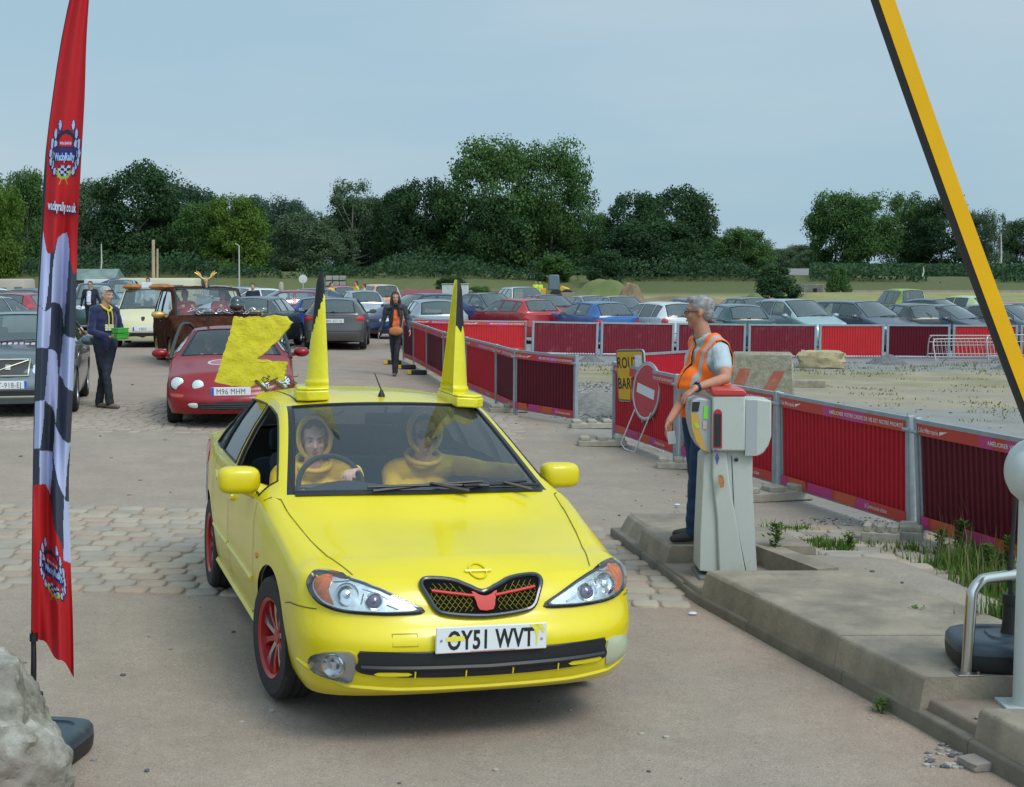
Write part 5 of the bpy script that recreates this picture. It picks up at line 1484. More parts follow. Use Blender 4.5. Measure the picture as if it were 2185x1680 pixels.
def trees():
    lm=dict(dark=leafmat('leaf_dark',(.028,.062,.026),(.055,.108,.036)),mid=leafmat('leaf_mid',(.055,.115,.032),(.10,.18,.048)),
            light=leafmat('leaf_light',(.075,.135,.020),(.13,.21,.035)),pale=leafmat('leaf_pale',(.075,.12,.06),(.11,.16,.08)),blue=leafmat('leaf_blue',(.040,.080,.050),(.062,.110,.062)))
    bark=mat('bark_grey',(.22,.20,.15),.9,var=.3,vs=3); birch=mat('bark_birch',(.5,.5,.45),.8,var=.2,vs=8)
    protos={}
    def proto(k,**kw): protos[k]=tree_mesh(**kw)
    proto('r1',seed=1,n=28000,nb=72,leaf=.030,br=1.3,low=.04); proto('r2',seed=2,n=26000,nb=66,leaf=.032,br=1.3,low=.04); proto('r3',seed=3,n=26000,nb=68,leaf=.031,shape='dome',br=1.3,low=.04)
    proto('big',seed=4,n=26000,nb=90,leaf=.026,shape='tall',br=1.15,low=.06); proto('big2',seed=8,n=24000,nb=84,leaf=.026,shape='tall',br=1.15,low=.08)
    proto('airy',seed=5,n=11000,nb=54,leaf=.028,air=1,shape='tall',br=1.35); proto('tall',seed=6,n=22000,nb=60,leaf=.031,shape='tall',br=1.3,low=.05); proto('birch',seed=9,n=6000,nb=40,leaf=.028,air=1,shape='tall',low=.3,br=1.3)
    proto('bush',seed=7,n=9000,nb=34,leaf=.06,low=.03,shape='dome',br=1.6)
    cache={}
    def tree(x0,x1,ytop,d,pk,mk,label,yb=600,name='tree',cat='tree',group='trees of the wood behind the car park',bk=None):
        w=(x1-x0)*d/FOC; x=((x0+x1)/2-1092.5)/FOC*d; zb=tz(x,d)-.3; zt=P(0,ytop,d).z; h=zt-zb
        root=empty(name,(x,d,zb),rnd.uniform(0,6.28),label,cat,group)
        cm,tm=protos[pk]
        key=(pk,mk)
        if key not in cache:
            a=cm.copy(); a.materials.append(lm[mk]); b=tm.copy(); b.materials.append(bk or bark); cache[key]=(a,b)
        a,b=cache[key]
        ks=1.3 if pk in('big','big2','tall','airy') else 1.2; root.scale=(w*ks,w*ks,h)
        for nm,me in (('crown',a),('trunk',b)):
            o=bpy.data.objects.new(nm,me); COL.objects.link(o); o.parent=root
        return root
    T=[(-70,50,372,150,'r1','light','bright green tree cut off by the left edge'),(20,110,362,172,'r2','mid','tree with loose twigs just left of the feather flag'),
       (150,250,388,185,'r3','pale','pale tree showing right behind the feather flag'),(205,395,346,165,'r1','dark','tall dark broad tree right of the feather flag'),
       (330,470,394,190,'tall','blue','dark tree half hidden behind the tall dark broad tree'),(385,500,430,160,'r2','mid','mid-green tree right of the tall dark broad tree'),(430,570,418,158,'r3','light','yellow-green tree above the brown furry vehicle'),(395,480,404,200,'airy','dark','thin-topped tree poking up behind the yellow-green tree'),
       (480,600,420,205,'r1','blue','dark tree behind and right of the yellow-green tree'),(560,670,424,195,'tall','blue','dark tree with a flat top left of the pale birch-like tree'),(592,720,452,165,'tall','pale','pale drooping tree in the middle left of the wood'),
       (695,815,378,180,'airy','pale','airy tree with see-through top left of the dark mass'),(700,850,420,185,'r2','dark','dark tree under the airy top'),(800,900,402,178,'r3','dark','dark rounded tree left of the giant tree'),(830,985,382,176,'r1','dark','dark tree touching the giant tree on its left'),
       (955,1150,288,172,'big','mid','tallest tree of the wood, left half of the giant pair'),(1100,1252,296,174,'big2','mid','right tree of the giant pair with ragged edge'),(985,1120,420,168,'r2','dark','dark lower tree in front of the giant pair, on the left'),(1090,1235,430,180,'r3','dark','dark lower tree under the right giant tree'),
       (1225,1310,452,168,'tall','mid','small tree with ragged top right of the giant pair'),(1285,1420,412,166,'r3','dark','round dark tree, left half of the round clump'),(1360,1525,398,172,'r1','dark','round dark tree, right half of the round clump'),(1440,1530,425,178,'airy','pale','airy pale tree on the right flank of the round clump'),(1300,1480,470,160,'r2','dark','low dark tree in front of the round clump'),
       (1515,1640,488,160,'r3','mid','fresh green low tree right of the round clump'),(1560,1610,485,185,'airy','pale','thin pale treetop behind the fresh green low tree'),
       (1725,1835,408,190,'r2','mid','tree left in the right-hand group'),(1790,1905,415,186,'tall','mid','second tree of the right-hand group'),(1885,1985,412,192,'r1','mid','third tree of the right-hand group'),(1950,2060,420,188,'tall','dark','dark tree of the right-hand group beside the boom'),
       (2040,2120,450,184,'tall','pale','pale tree just right of the yellow boom'),(2095,2160,440,180,'birch','pale','slender birch with white trunk right of the boom'),(2130,2215,470,190,'r3','dark','dark tree cut off by the right edge')]
    for a in T: tree(*a)
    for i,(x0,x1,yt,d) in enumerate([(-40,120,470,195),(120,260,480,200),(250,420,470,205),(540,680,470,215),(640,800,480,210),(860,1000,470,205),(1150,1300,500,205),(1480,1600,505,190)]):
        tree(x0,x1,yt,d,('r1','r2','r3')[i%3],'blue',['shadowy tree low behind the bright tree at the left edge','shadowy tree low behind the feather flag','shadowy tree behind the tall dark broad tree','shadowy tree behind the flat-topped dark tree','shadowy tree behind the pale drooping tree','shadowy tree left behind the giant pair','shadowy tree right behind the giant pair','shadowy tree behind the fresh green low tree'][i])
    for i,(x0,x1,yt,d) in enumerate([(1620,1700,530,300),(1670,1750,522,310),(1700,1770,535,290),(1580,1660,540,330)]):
        tree(x0,x1,yt,d,'r2','pale',['distant hazy tree, leftmost in the low gap','distant hazy tree above the long roof','distant hazy tree at the foot of the right-hand group','distant hazy tree just right of the fresh green low tree'][i],group='distant hazy trees')  # no haze in the air: the pale leaf colour carries it
    for i,(x0,x1,yt,d,mk) in enumerate([(1615,1695,568,120,'dark'),(1765,1810,568,125,'mid'),(1150,1215,545,150,'mid'),(930,1010,592,128,'dark'),(1255,1330,535,146,'dark'),(1000,1050,612,96,'mid')]):
        tree(x0,x1,yt,d,'bush',mk,['dark round shrub in front of the long roof','green shrub right of the concrete wall ruin','shrub at the foot of the right giant tree','dark shrub on the bank left of the white container','shrub left of the round clump of trees','small shrub by the white container'][i],name='shrub',cat='shrub',group='shrubs along the bank')
    # pale trunk of the giant tree, birch trunks
    def stem(x,y0,y1,d,r,label,m):
        a,b=P(x,y0,d),P(x+2,y1,d); mb=MB(); mb.tube([V((0,0,0)),(b-a)*.5+V((.1,0,0)),b-a],[r,r*.8,r*.5],8)
        o=mb.build('bare_trunk',[m],loc=a); tag(o,label,'tree trunk','pale bare trunks showing in the wood')
    stem(1065,598,440,168,.16,'pale straight trunk in the middle of the giant tree',mat('trunk_pale',(.17,.155,.115),.9,var=.2,vs=1))
    stem(214,596,520,150,.10,'thin pale trunk right beside the feather flag',birch); stem(2134,588,500,172,.13,'white birch trunk right of the boom',birch)
    stem(1968,590,570,150,.10,'short pale trunk left of the boom',birch)
    # undergrowth along the foot of the wood
    r=random.Random(11); vs=[];fs=[]
    for k in range(90000):
        u=r.uniform(-.42,.42); d=r.uniform(150,182); x=u*d; q=u*FOC+1092
        if 1655<q<1725: continue
        hh=max(0,1.3+4.2*noise.noise(V((x*.07,d*.06,3)))+1.6*noise.noise(V((x*.35,d*.3,8))))
        if hh<.35: continue
        if q>1640: hh=min(hh,1.5)
        z=tz(x,d)+r.random()**.8*max(.5,hh); p=V((x,d,z)); nn=V((r.gauss(0,1),r.gauss(0,1)-.5,r.gauss(0,1)+.6)).normalized(); uu=nn.orthogonal().normalized(); w=nn.cross(uu); s=r.uniform(.10,.26)
        i=len(vs); vs+=[p+uu*s,p+w*s*.7,p-uu*s,p-w*s*.7]; fs.append((i,i+1,i+2,i+3))
    mb=MB(); mb.v=vs; mb.f=fs; mb.m=[0]*len(fs); mb.m=[r.randrange(3) for _ in fs]; tag(mb.build('undergrowth',[lm['dark'],lm['dark'],lm['blue']],ang=0),'dark leafy undergrowth along the foot of the wood','undergrowth',kind='stuff')
def blades(name,label,spots,m,seed,h=(.1,.3),w=.006,lean=.5,n=400,flower=False):
    r=random.Random(seed); vs=[];fs=[]
    for (cx,cy,rx,ry,cnt,hs) in spots:
        for _ in range(cnt):
            x=cx+r.gauss(0,rx*.5); y=cy+r.gauss(0,ry*.5); z=gz(x,y); hh=r.uniform(*h)*hs; a=r.uniform(0,6.28); d=V((math.cos(a),math.sin(a),0)); b=d*hh*lean*r.uniform(.2,1); s=V((-d.y,d.x,0))*w*r.uniform(.6,1.4)
            p0=V((x,y,z-.01)); p1=p0+b*.3+V((0,0,hh*.6)); p2=p0+b+V((0,0,hh)); i=len(vs)
            vs+=[p0-s,p0+s,p1+s*.8,p1-s*.8,p2]; fs+=[(i,i+1,i+2,i+3),(i+3,i+2,i+4)]
    mb=MB(); mb.v=vs;mb.f=fs;mb.m=[0]*len(fs); return tag(mb.build(name,[m],ang=0),label,'weeds',kind='stuff')
# ---------------------------------------------------------------- scene
def cone_parts(root,yel,blk,phi,black):
    """traffic cone sawn in half lengthways, on half of its square foot"""
    h=.70; n=40; rows=[]; inner=[]; m=90; Q=Matrix.Rotation(phi,3,'Z')
    for k in range(m+1):
        z=.05+h*k/m*.97; r=.128-.094*(k/m)
        if k in (4,5,6): r+=.007
        if k>82: r-=.0012*(k-82)
        def ring(r): return [Q@V((r*math.sin(R(-90+180*j/n)),-r*math.cos(R(-90+180*j/n)),z)) for j in range(n+1)]
        rows.append(ring(r)); inner.append(ring(r-.009))
    mb=MB(); mb.grid(rows,0); nf=len(mb.f); mb.grid(inner,0,flip=True)
    for e in (0,-1): mb.grid([[r[e] for r in rows],[r[e] for r in inner]],0,flip=(e==0))
    mb.grid([rows[-1],inner[-1]],0)
    for i in range(nf):
        c=sum((mb.v[k] for k in mb.f[i]),V())/4; mb.m[i]=1 if black(c) else 0
    mb.build('cone_shell',[yel,blk],root,ang=50)
    mb=MB(); X=Q.to_4x4(); p=[(-.20,-.13),(-.14,-.19),(.14,-.19),(.20,-.13),(.20,-.005),(-.20,-.005)]
    mb.prism(p,-.012,.045,X=X); mb.prism([(x*.95,y*.95-.002) for x,y in p],.045,.062,X=X); o=mb.build('cone_foot',[yel],root,recalc=True,ang=30)
    b=o.modifiers.new('b','BEVEL'); b.width=.010; b.segments=2
def seated_J(yaw,s=1.0,hy=None):
    Rz=Matrix.Rotation(yaw,3,'Z')
    D=dict(pelvis=(0,.08,.43),waist=(0,.05,.60),chest=(0,.02,.79),neck=(0,.0,.98),head=(0,-.03,1.13),shL=(.18,.02,.925),shR=(-.18,.02,.925),elL=(.26,-.12,.72),elR=(-.26,-.12,.72),
        wrL=(.16,-.34,.84),wrR=(-.16,-.34,.84),hiL=(.09,.03,.42),hiR=(-.09,.03,.42),knL=(.13,-.42,.52),knR=(-.13,-.42,.52),anL=(.12,-.62,.22),anR=(-.12,-.62,.22))
    return D,Rz
def seated(base,yaw,label,over,top,hair,hood_m=None,glasses=None,vox=.009,hyaw=0,sleeve='long',hpitch=0,hands=(('R',None),('L',None)),group=None,hairstyle='short',skin=None,scale=1,lower=True):
    D,Rz=seated_J(yaw); D.update(over); J={k:Rz@V(v) for k,v in D.items()}
    hs=[]
    for s,sp in hands:
        if sp: sp=dict(sp); 
        if sp and 'd' in sp: sp['d']=Rz@V(sp['d']); sp['n']=Rz@V(sp['n'])
        hs.append((s,sp))
    r=person(base,label,group,yaw=yaw,hyaw=yaw+hyaw,hpitch=hpitch,J=J,vox=vox,top=top,pants=mat('dark_trousers',(.02,.022,.03),.8),hair=hair,sleeve=sleeve,glasses=glasses,hands=hs,hairstyle=hairstyle,skin=skin,scale=scale,lower=lower)
    if hood_m: hood(r[2],None,r[0],hood_m)
    return r
def hero_scene():
    root,s,ctr,rot=hero()
    Mw=Matrix.Translation(ctr)@rot.to_matrix().to_4x4()
    Y=mat('cone_yellow_paint',(.74,.64,.012),.33,coat=.25,var=.08,vs=9,bump=.2,bs=25); B=mat('cone_black_paint',(.008,.008,.009),.6)
    Mi=Mw.inverted()
    for xd,d_,lean,phi,fn,lb in ((704,8.26,-1.2,-78,lambda c: c.z>.575+2.7*c.x+.01*math.sin(c.x*400),'yellow sawn-off traffic cone with black painted tip, left one on the car roof'),
        (953,8.34,5.0,110,lambda c: c.z>.44+.02*math.sin(c.y*160),'yellow sawn-off traffic cone with black strip near the tip, right one on the car roof')):
        w=V(((xd-1092.5)/FOC*d_*1.018,d_,1.4)); q=Mi@w; h,_=s.hit(q.x,q.y,'top'); wp=Mw@h
        r1=empty('traffic_cone',wp,0,lb,'traffic cone','painted cones on the car roof',rot=(0,R(lean),0))
        cone_parts(r1,Y,B,R(phi),fn)
    # zigzag board
    d=9.45
    pts=[(500,675),(517,679),(540,676),(562,677),(585,674),(608,675),(622,690),(610,706),(596,722),(578,738),(562,755),(547,766),(578,772),(610,774),(609,786),(608,798),(605,812),(588,813),(572,817),(553,820),(535,825),(502,825),(480,821),(458,815),(463,800),(468,783),(475,760),(483,737),(488,720),(492,707)]
    root_b=empty('zigzag_board',P(565,835,9.4),0,'rough yellow zigzag board fixed behind the car roof','display board')
    rn=random.Random(3); pl=[]
    for (a,b),(c,e) in zip(pts,pts[1:]+pts[:1]):
        for k in range(3): t=k/3; pl.append((a+(c-a)*t+rn.uniform(-1.2,1.2),b+(e-b)*t+rn.uniform(-1.2,1.2)))
    o=root_b.location
    bm=bmesh.new()
    from mathutils.geometry import tessellate_polygon
    f=[bm.verts.new(P(x,y,d+.10*(x-540)/160)-o) for x,y in pl]
    for t3 in tessellate_polygon([[V((x,-y,0)) for x,y in pl]]): bm.faces.new([f[i] for i in t3])
    bmesh.ops.subdivide_edges(bm,edges=bm.edges[:],cuts=1,use_grid_fill=True); bmesh.ops.subdivide_edges(bm,edges=[e for e in bm.edges if e.calc_length()>.05],cuts=3,use_grid_fill=True)
    ext=bmesh.ops.extrude_face_region(bm,geom=bm.faces[:]); vs=[g for g in ext['geom'] if isinstance(g,bmesh.types.BMVert)]
    for v in vs: v.co+=V((0,.07,0))
    bmesh.ops.recalc_face_normals(bm,faces=bm.faces)
    for v in bm.verts: q=v.co*14; v.co+=V((noise.noise(q),noise.noise(q+V((5,0,0)))*1.5,noise.noise(q+V((9,0,0)))))*.005
    me=bpy.data.meshes.new('board'); bm.to_mesh(me); bm.free(); me.materials.append(mat('board_yellow',(.66,.56,.015),.7,two=(.56,.48,.02),vs=8,bump=.6,bs=22,dirt=.18,dcol=(.20,.17,.05)))
    bo=bpy.data.objects.new('board',me); COL.objects.link(bo); bo.parent=root_b
    h,_=s.hit(-.42,1.18,'top'); hw=Mw@h-o
    mb=MB(); 
    for dx in (-.05,.08): mb.tube([hw+V((dx,0,-.01)),P(560+dx*300,812,9.47)-o],.012,6)
    rn=random.Random(5)
    for k in range(60):
        a=hw+V((rn.uniform(-.11,.13),rn.uniform(-.04,.04),rn.uniform(0,.11))); mb.tube([a,a+V((rn.uniform(-.04,.04),rn.uniform(-.02,.02),rn.uniform(-.02,.03)))],.0035,4)
    mb.build('bracket',[mat('bracket_dark',(.10,.085,.02),.7,var=.5,vs=30)],root_b)
    # the two people
    YH=mat('hoodie_yellow',(.95,.62,.02),.85,var=.08,vs=8,sheen=.3); hair=mat('hair_brown',(.11,.065,.035),.8); pale=mat('skin_pale',(.80,.50,.39),.5,var=.06,vs=14)
    b1=Mw@V((-.345,.13,0)); b2=Mw@V((.34,.17,0))
    seated(b1,HERO_YAW,'driver in a yellow hooded top holding the wheel of the yellow car',dict(head=(0.0,-.05,1.13),elR=(-.27,-.10,.72),elL=(.25,-.14,.74),wrR=(-.16,-.38,.88),wrL=(.17,-.43,.985)),
        (YH,'hooded_top'),hair,skin=pale,hood_m=YH,vox=.007,hyaw=R(-6),hpitch=R(4),hands=(('R',dict(d=(.2,-.8,.4),n=(0,-.5,-1),curl=.9)),('L',dict(d=(-.55,-.8,.1),n=(-.1,-.5,-1),curl=.75))))
    seated(b2,HERO_YAW,'passenger in a yellow hooded top and dark glasses leaning an arm on the car door',dict(head=(0.0,-.05,1.155),neck=(0,0,1.0),shL=(.19,-.02,.95),elL=(.36,-.24,.945),wrL=(.50,-.47,.955),elR=(-.25,-.10,.70),wrR=(-.08,-.30,.62)),
        (YH,'hooded_top'),hair,skin=pale,hood_m=YH,glasses='sun',vox=.007,hyaw=R(-2),hands=(('R',None),('L',dict(d=(.55,-.75,-.12),n=(0,-.3,-1),curl=.35))))
    return s
def other_cars():
    pm=lambda n,c,**k: mat('paint_'+n,c,k.pop('rough',.28),k.pop('metal',.25),coat=.6,**k)
    g1=glass('car_glass',(.86,.94,.93),refl=1.15,dens=.30,base=(.15,.20,.19))
    grp='cars in the car park'
    clr=glass('clear_car_glass',(.97,.99,.99),refl=.75,dens=.07,base=(.3,.36,.38))
    def put(name,x,d,rz,sp,label,paint,lights='both',plates=None,group=grp,dz=0,**o):
        X=(x-1092.5)/FOC*d
        return car(name,sp,V((X,d,gz(X,d)+dz)),R(rz),label,group,paint,lights=lights,plates=plates,opts=o,tone=g1)
    # --- red coupe right behind
    sp=std(L=4.42,W=1.75,H=1.29,zn=.60,zc=.86,cow=-.72,head=-.02,bp=.42,rh=.95,rg=1.85,zt=.93,rw=.54,fo=.93,ro=.93,wr=.30,arch=.35,slant=.5,win=[(-.58,.42)],sup=2.4)
    sp['step']=.12; sp['J']=12; sp['M']=6; sp['na']=10
    red=mat('paint_coupe_red',(.24,.002,.007),.28,coat=.25,spec=.4)
    root,s=put('car',0,20.65,10.9,sp,'dark red coupe with four round headlights, behind the yellow car',red,lights='none',plates=[('front','M96 MHM',.50)],group=None,wsglass=clr,msize=(.23,.14),my=.22,psx=.80,plate_mat=mat('plate_white'))
    root.location=V((-4.15,20.65,gz(-4.15,20.65)))
    ch=mat('lamp_chrome',(.7,.72,.75),.12,1); gl=mat('round_lamp',(.55,.60,.56),.08,.3,coat=1); blk=mat('car_black_trim')
    for sx in (-1,1):
        for cx,cz,r_ in ((.70,.60,.088),(.43,.575,.080)):
            h,nn=s.hit(sx*cx,cz,'front'); q=(nn*.5+V((0,-1,.1))).normalized().to_track_quat('Z','Y').to_matrix().to_4x4(); X=Matrix.Translation(h-V((0,-.01,0)))@q
            mb=MB(); mb.lathe([(r_*1.12,-.05),(r_*1.1,.012),(r_*.98,.016)],24,X=X,cap0=False,cap1=False,m=0); mb.lathe([(r_,.012),(r_*.8,.022),(r_*.4,.028),(.001,.03)],24,X=X,cap0=False,cap1=False,m=1)
            mb.build('headlight',[blk,gl],root,ang=40)
        s.patch([(sx*.44,.345),(sx*.52,.35),(sx*.56,.33),(sx*.52,.295),(sx*.44,.29)],'front',off=.012,round_=3,dome=.01).build('fog_light',[gl],root,recalc=True)
        s.patch([(sx*.62,.455),(sx*.78,.465),(sx*.78,.43),(sx*.64,.42)],'front',off=.006,round_=2).build('turn_signal',[mat('amber_red',(.42,.05,.01),.3,coat=.5)],root,recalc=True)
    s.patch([(-.40,.355),(.40,.355),(.38,.265),(-.38,.265)],'front',off=.004,round_=3,rings=3).build('lower_grille',[blk],root,recalc=True)
    mb=MB()
    for z in (.33,.30,.28): s.line([(-.39,z),(.39,z)],'front',mb=mb,rad=.005,off=.01)
    mb.build('grille_slats',[mat('slat_grey',(.04,.035,.035),.6)],root)
    s.patch([(x*.16-.16,-1.25+y*.16) for x,y in [(math.cos(k*.5236),math.sin(k*.5236)) for k in range(12)]],'top',off=.002,round_=2,rings=2).build('bonnet_disc',[mat('disc_white',(.55,.5,.52),.4)],root,recalc=True)
    mb=s.patch([(x*.125-.16,-1.25+y*.125) for x,y in [(math.cos(k*.5236),math.sin(k*.5236)) for k in range(12)]],'top',off=.004,round_=2,rings=2); mb.build('bonnet_disc_ring',[mat('paint_pink',(.42,.12,.16),.3)],root,recalc=True)
    # tubes and roof bar of the coupe
    mb=MB(); 
    for sx in (-1,1): mb.tube(catmull([(sx*.84,-.80,.86),(sx*.80,-.45,1.06),(sx*.72,.0,1.30),(sx*.62,.12,1.33),(sx*.55,.2,1.27)],5,closed=False),.026,8)
    mb.build('side_tube',[mat('tube_dark_metal',(.10,.11,.10),.3,.9)],root,ang=60)
    mb=MB(); mb.tube([(-.55,.55,1.46),(.45,.55,1.46)],.03,8); mb.tube([(-.35,.55,1.28),(-.35,.55,1.46)],.02,6); mb.tube([(.3,.55,1.28),(.3,.55,1.46)],.02,6)
    mb.build('roof_bar',[mat('bar_black',(.015,.015,.016),.5)],root)
    mb=MB(); rn=random.Random(4)
    for k in range(26):
        a=V((-.62+k*.045,.53+rn.uniform(-.02,.02),1.50+.035*math.sin(k*1.3))); X=Matrix.Translation(a)@Matrix.Rotation(k*1.4,4,'X')@Matrix.Rotation(.5,4,'Z')
        mb.tube([X@V((.034*math.cos(t*math.pi/4),.02*math.sin(t*math.pi/4),0)) for t in range(8)],.007,5,closed=True)
    mb.build('chain',[mat('chain_chrome',(.6,.6,.62),.2,1)],root)
    mb=MB(); mb.ball((.08,.5,1.62),(.105,.12,.115),18); mb.ball((.08,.45,1.58),(.11,.11,.075),16); tb=mb.build('helmet',[mat('helmet_green_black',(.02,.035,.03),.15,coat=.8)],root,ang=60)
    X0=Matrix.Translation(root.location)@Matrix.Rotation(R(10.9),4,'Z')
    hb=mat('hair_grey',(.22,.21,.19),.8); jk=mat('jacket_black',(.018,.018,.02),.8)
    yl=mat('trim_yellow',(.65,.50,.03),.7)
    seated(X0@V((-.33,.18,-.02)),R(10.9),'driver of the dark red coupe in black with yellow shoulders',{}, (jk,'jacket',),hb,vox=.014,group='people inside cars')
    seated(X0@V((.36,.2,-.02)),R(10.9),'passenger of the dark red coupe in a pink shirt, partly hidden by the zigzag board',{}, (mat('shirt_pink',(.55,.18,.2),.8),'shirt'),hb,vox=.014,group='people inside cars')
    # --- grey estate, left
    sp=std(L=4.7,W=1.77,H=1.43,zn=.74,zc=.94,cow=-.95,head=-.20,bp=.35,rh=2.05,rg=2.2,zt=1.0,rw=.58,fo=.95,ro=1.05,wr=.31,arch=.36,sup=4.2,slant=.42,kind='estate',win=[(-.80,.30),(.40,1.25),(1.33,1.9)])
    sp['step']=.15; sp['J']=10; sp['M']=5; sp['na']=9
    gp=pm('estate_grey',(.12,.15,.16),metal=.4,dirt=.25,dcol=(.16,.15,.12))
    root,s=put('car',0,21.6,13.8,sp,'grey estate car with square chrome grille at the left edge, mostly hidden by the flag',gp,group=None,plates=[('front','AT-918-EJ',.47)],
        head=[(.36,.02),(.76,.02),(.80,-.03),(.78,-.15),(.36,-.15)],hz=.0,grille=[(-.29,.06),(.29,.06),(.27,-.15),(-.27,-.15)],grille_mat=mat('grille_black',(.03,.03,.028),.5),mirror_mat=gp,bands=(-1,1),psx=.78,lights='front',msize=(.24,.15))
    root.location=V((-7.56,21.6,gz(-7.46,21.6)))
    mb=MB(); z=.74; c=[(-.29,z+.06),(.29,z+.06),(.27,z-.15),(-.27,z-.15),(-.29,z+.06)]; s.line(c,'front',mb=mb,rad=.014,off=.012,step=.06); s.line([(-.27,z-.13),(.27,z+.05)],'front',mb=mb,rad=.010,off=.014,step=.06)
    for p in ((-.035,z-.075),(.035,z-.075),(.035,z-.01),(-.035,z-.01)): pass
    s.patch([(-.035,z-.075),(.035,z-.075),(.035,z-.01),(-.035,z-.01)],'front',off=.02,round_=1,rings=1,mb=mb); mb.build('grille_frame',[mat('trim_champagne',(.50,.47,.38),.3,.8)],root,recalc=True)
    s.line([(-.8,.42),(-.5,.40),(.5,.40),(.8,.42)],'front',rad=.03,off=.0).build('bumper_strip',[mat('bumper_grey',(.06,.07,.07),.6)],root)
    s.line([(-.8,.30),(.8,.30)],'front',rad=.018,off=.0).build('lip_strip',[mat('lip_beige',(.28,.27,.21),.6)],root)
    mb=MB(); rn=random.Random(2)
    for k in range(14): 
        x=-.5+k*.08; s.patch([(x,-1.2),(x+.05,-1.2+rn.uniform(-.02,.02)),(x+.055,-1.12),(x,-1.13)],'top',off=.002,round_=1,rings=1,mb=mb)
    mb.build('bonnet_lettering',[mat('transfer_white',(.6,.55,.6),.4,two=(.45,.2,.3),vs=7)],root,recalc=True)
    # --- brown furry vehicle
    sp=std(L=4.0,W=1.84,H=1.74,zn=.86,zc=1.06,cow=-1.05,head=-.55,bp=.25,rh=1.6,rg=1.75,zt=1.1,rw=.74,fo=.8,ro=.8,wr=.31,arch=.36,sup=4.5,slant=.35,kind='estate')
    sp['step']=.12; sp['J']=14; sp['M']=6; sp['ang']=80
    fur=mat('brown_fur',(.085,.032,.018),1.0,two=(.03,.011,.007),vs=5,bump=1,bs=60,spec=.05)
    root,s=put('car',0,32.2,21,sp,'boxy vehicle covered in shaggy brown fur with golden antlers on its roof',fur,group=None,fur=True,wsglass=clr,lights='none',mirror_mat=mat('gold_paint',(.55,.36,.10),.4,.5),rim=mat('rim_gold',(.5,.36,.12),.35,.8),msize=(.32,.16))
    root.location=V((-7.15,32.3,gz(-7.15,32.3)))
    s.patch([(-.62,.62),(-.3,.66),(-.3,.5),(-.6,.48)],'front',off=.03,round_=3).build('headlight',[mat('headlamp_lens',(.62,.66,.68),.08,.35,coat=1)],root,recalc=True)
    s.patch([(.62,.62),(.3,.66),(.3,.5),(.6,.48)],'front',off=.03,round_=3).build('headlight',[mat('headlamp_lens')],root,recalc=True)
    h,_=s.hit(0,-.55,'top')
    mb=MB(); gold=mat('gold_ornament',(.75,.46,.14),.3,.75)
    hw=h+V((0,-.05,-.02)); AS=.62
    mb.ball(hw+V((0,0,.28))*AS,(.05,.05,.075),14); mb.ball(hw+V((0,-.07,.14))*AS,(.032,.045,.06),12); mb.ball(hw+V((0,-.10,.07))*AS,(.03,.03,.03),10)
    o=mb.build('antler_head',[mat('gold_brown',(.45,.26,.12),.5,.2)],root)
    for sx in (-1,1):
        mb=MB(); mb.tube([hw+V((sx*.04,0,.34))*AS,hw+V((sx*.15,0,.40))*AS,hw+V((sx*.24,0,.48))*AS],[.02,.02,.022],8)
        for a,b in (((.20,.44),(.27,.64)),((.23,.46),(.34,.66)),((.25,.48),(.40,.60)),((.17,.42),(.22,.58)),((.27,.5),(.33,.52))):
            mb.tube([hw+V((sx*a[0],0,a[1]))*AS,hw+V((sx*(a[0]+b[0])/2,0,(a[1]+b[1])/2+.01))*AS,hw+V((sx*b[0],0,b[1]))*AS],[.018,.018,.006],8)
        mb.ball(hw+V((sx*.26,0,.52))*AS,(.045,.015,.045),10); mb.build('antler',[gold],root)
    mb=MB(); mb.ball(hw+V((0,.12,.24))*AS,(.10,.05,.14),14); mb.build('ornament_hood',[mat('ornament_grey',(.12,.15,.15),.5)],root)
    X0=Matrix.Translation(root.location)@Matrix.Rotation(R(21),4,'Z'); rs=mat('shirt_red',(.55,.03,.05),.8)
    seated(X0@V((-.42,-.22,.42)),R(21),'person in a red shirt driving the furry brown vehicle',{}, (rs,'shirt'),hb,vox=.018,group='people inside cars')
    seated(X0@V((.42,-.22,.42)),R(21),'person in a red shirt in the passenger seat of the furry brown vehicle',{}, (rs,'shirt'),hb,vox=.018,group='people inside cars')
    # --- cream car
    sp=std(L=4.0,W=1.72,H=1.62,zn=.80,zc=1.0,cow=-1.15,head=-.45,bp=.2,rh=1.6,rg=1.75,zt=1.05,rw=.62,fo=.78,ro=.75,sup=2.6,kind='estate',slant=.4); sp['step']=.2
    cr=pm('cream',(.60,.55,.33),metal=0)
    root,s=put('car',320,40.2,9,sp,'cream car with brown loaf shapes on the roof, behind the man in the navy hoodie',cr,group=None,plates=[('front','YB03',.52)],grille=[(-.05,.06),(.05,.06),(.03,-.04),(-.03,-.04)],head=[(.50,.02),(.62,.07),(.78,.0),(.78,-.1),(.60,-.09)])
    s.line([(-.8,.40),(.8,.40)],'front',rad=.03,off=.0).build('bumper_strip',[blk],root)
    for x,w in ((-.42,.55),(.38,.75)):
        mb=MB(); mb.ball((x,-.35,1.66),(w/2,.22,.09),16); mb.build('roof_loaf',[mat('loaf_brown',(.34,.14,.04),.7,var=.3,vs=8)],root)
    mb=MB(); mb.box((-.03,-.35,1.70),(.30,.16,.16),bev=.02); mb.build('roof_sign',[mat('paper')],root)
    # --- middle group
    hb_=dict(L=3.95,W=1.68,H=1.44)
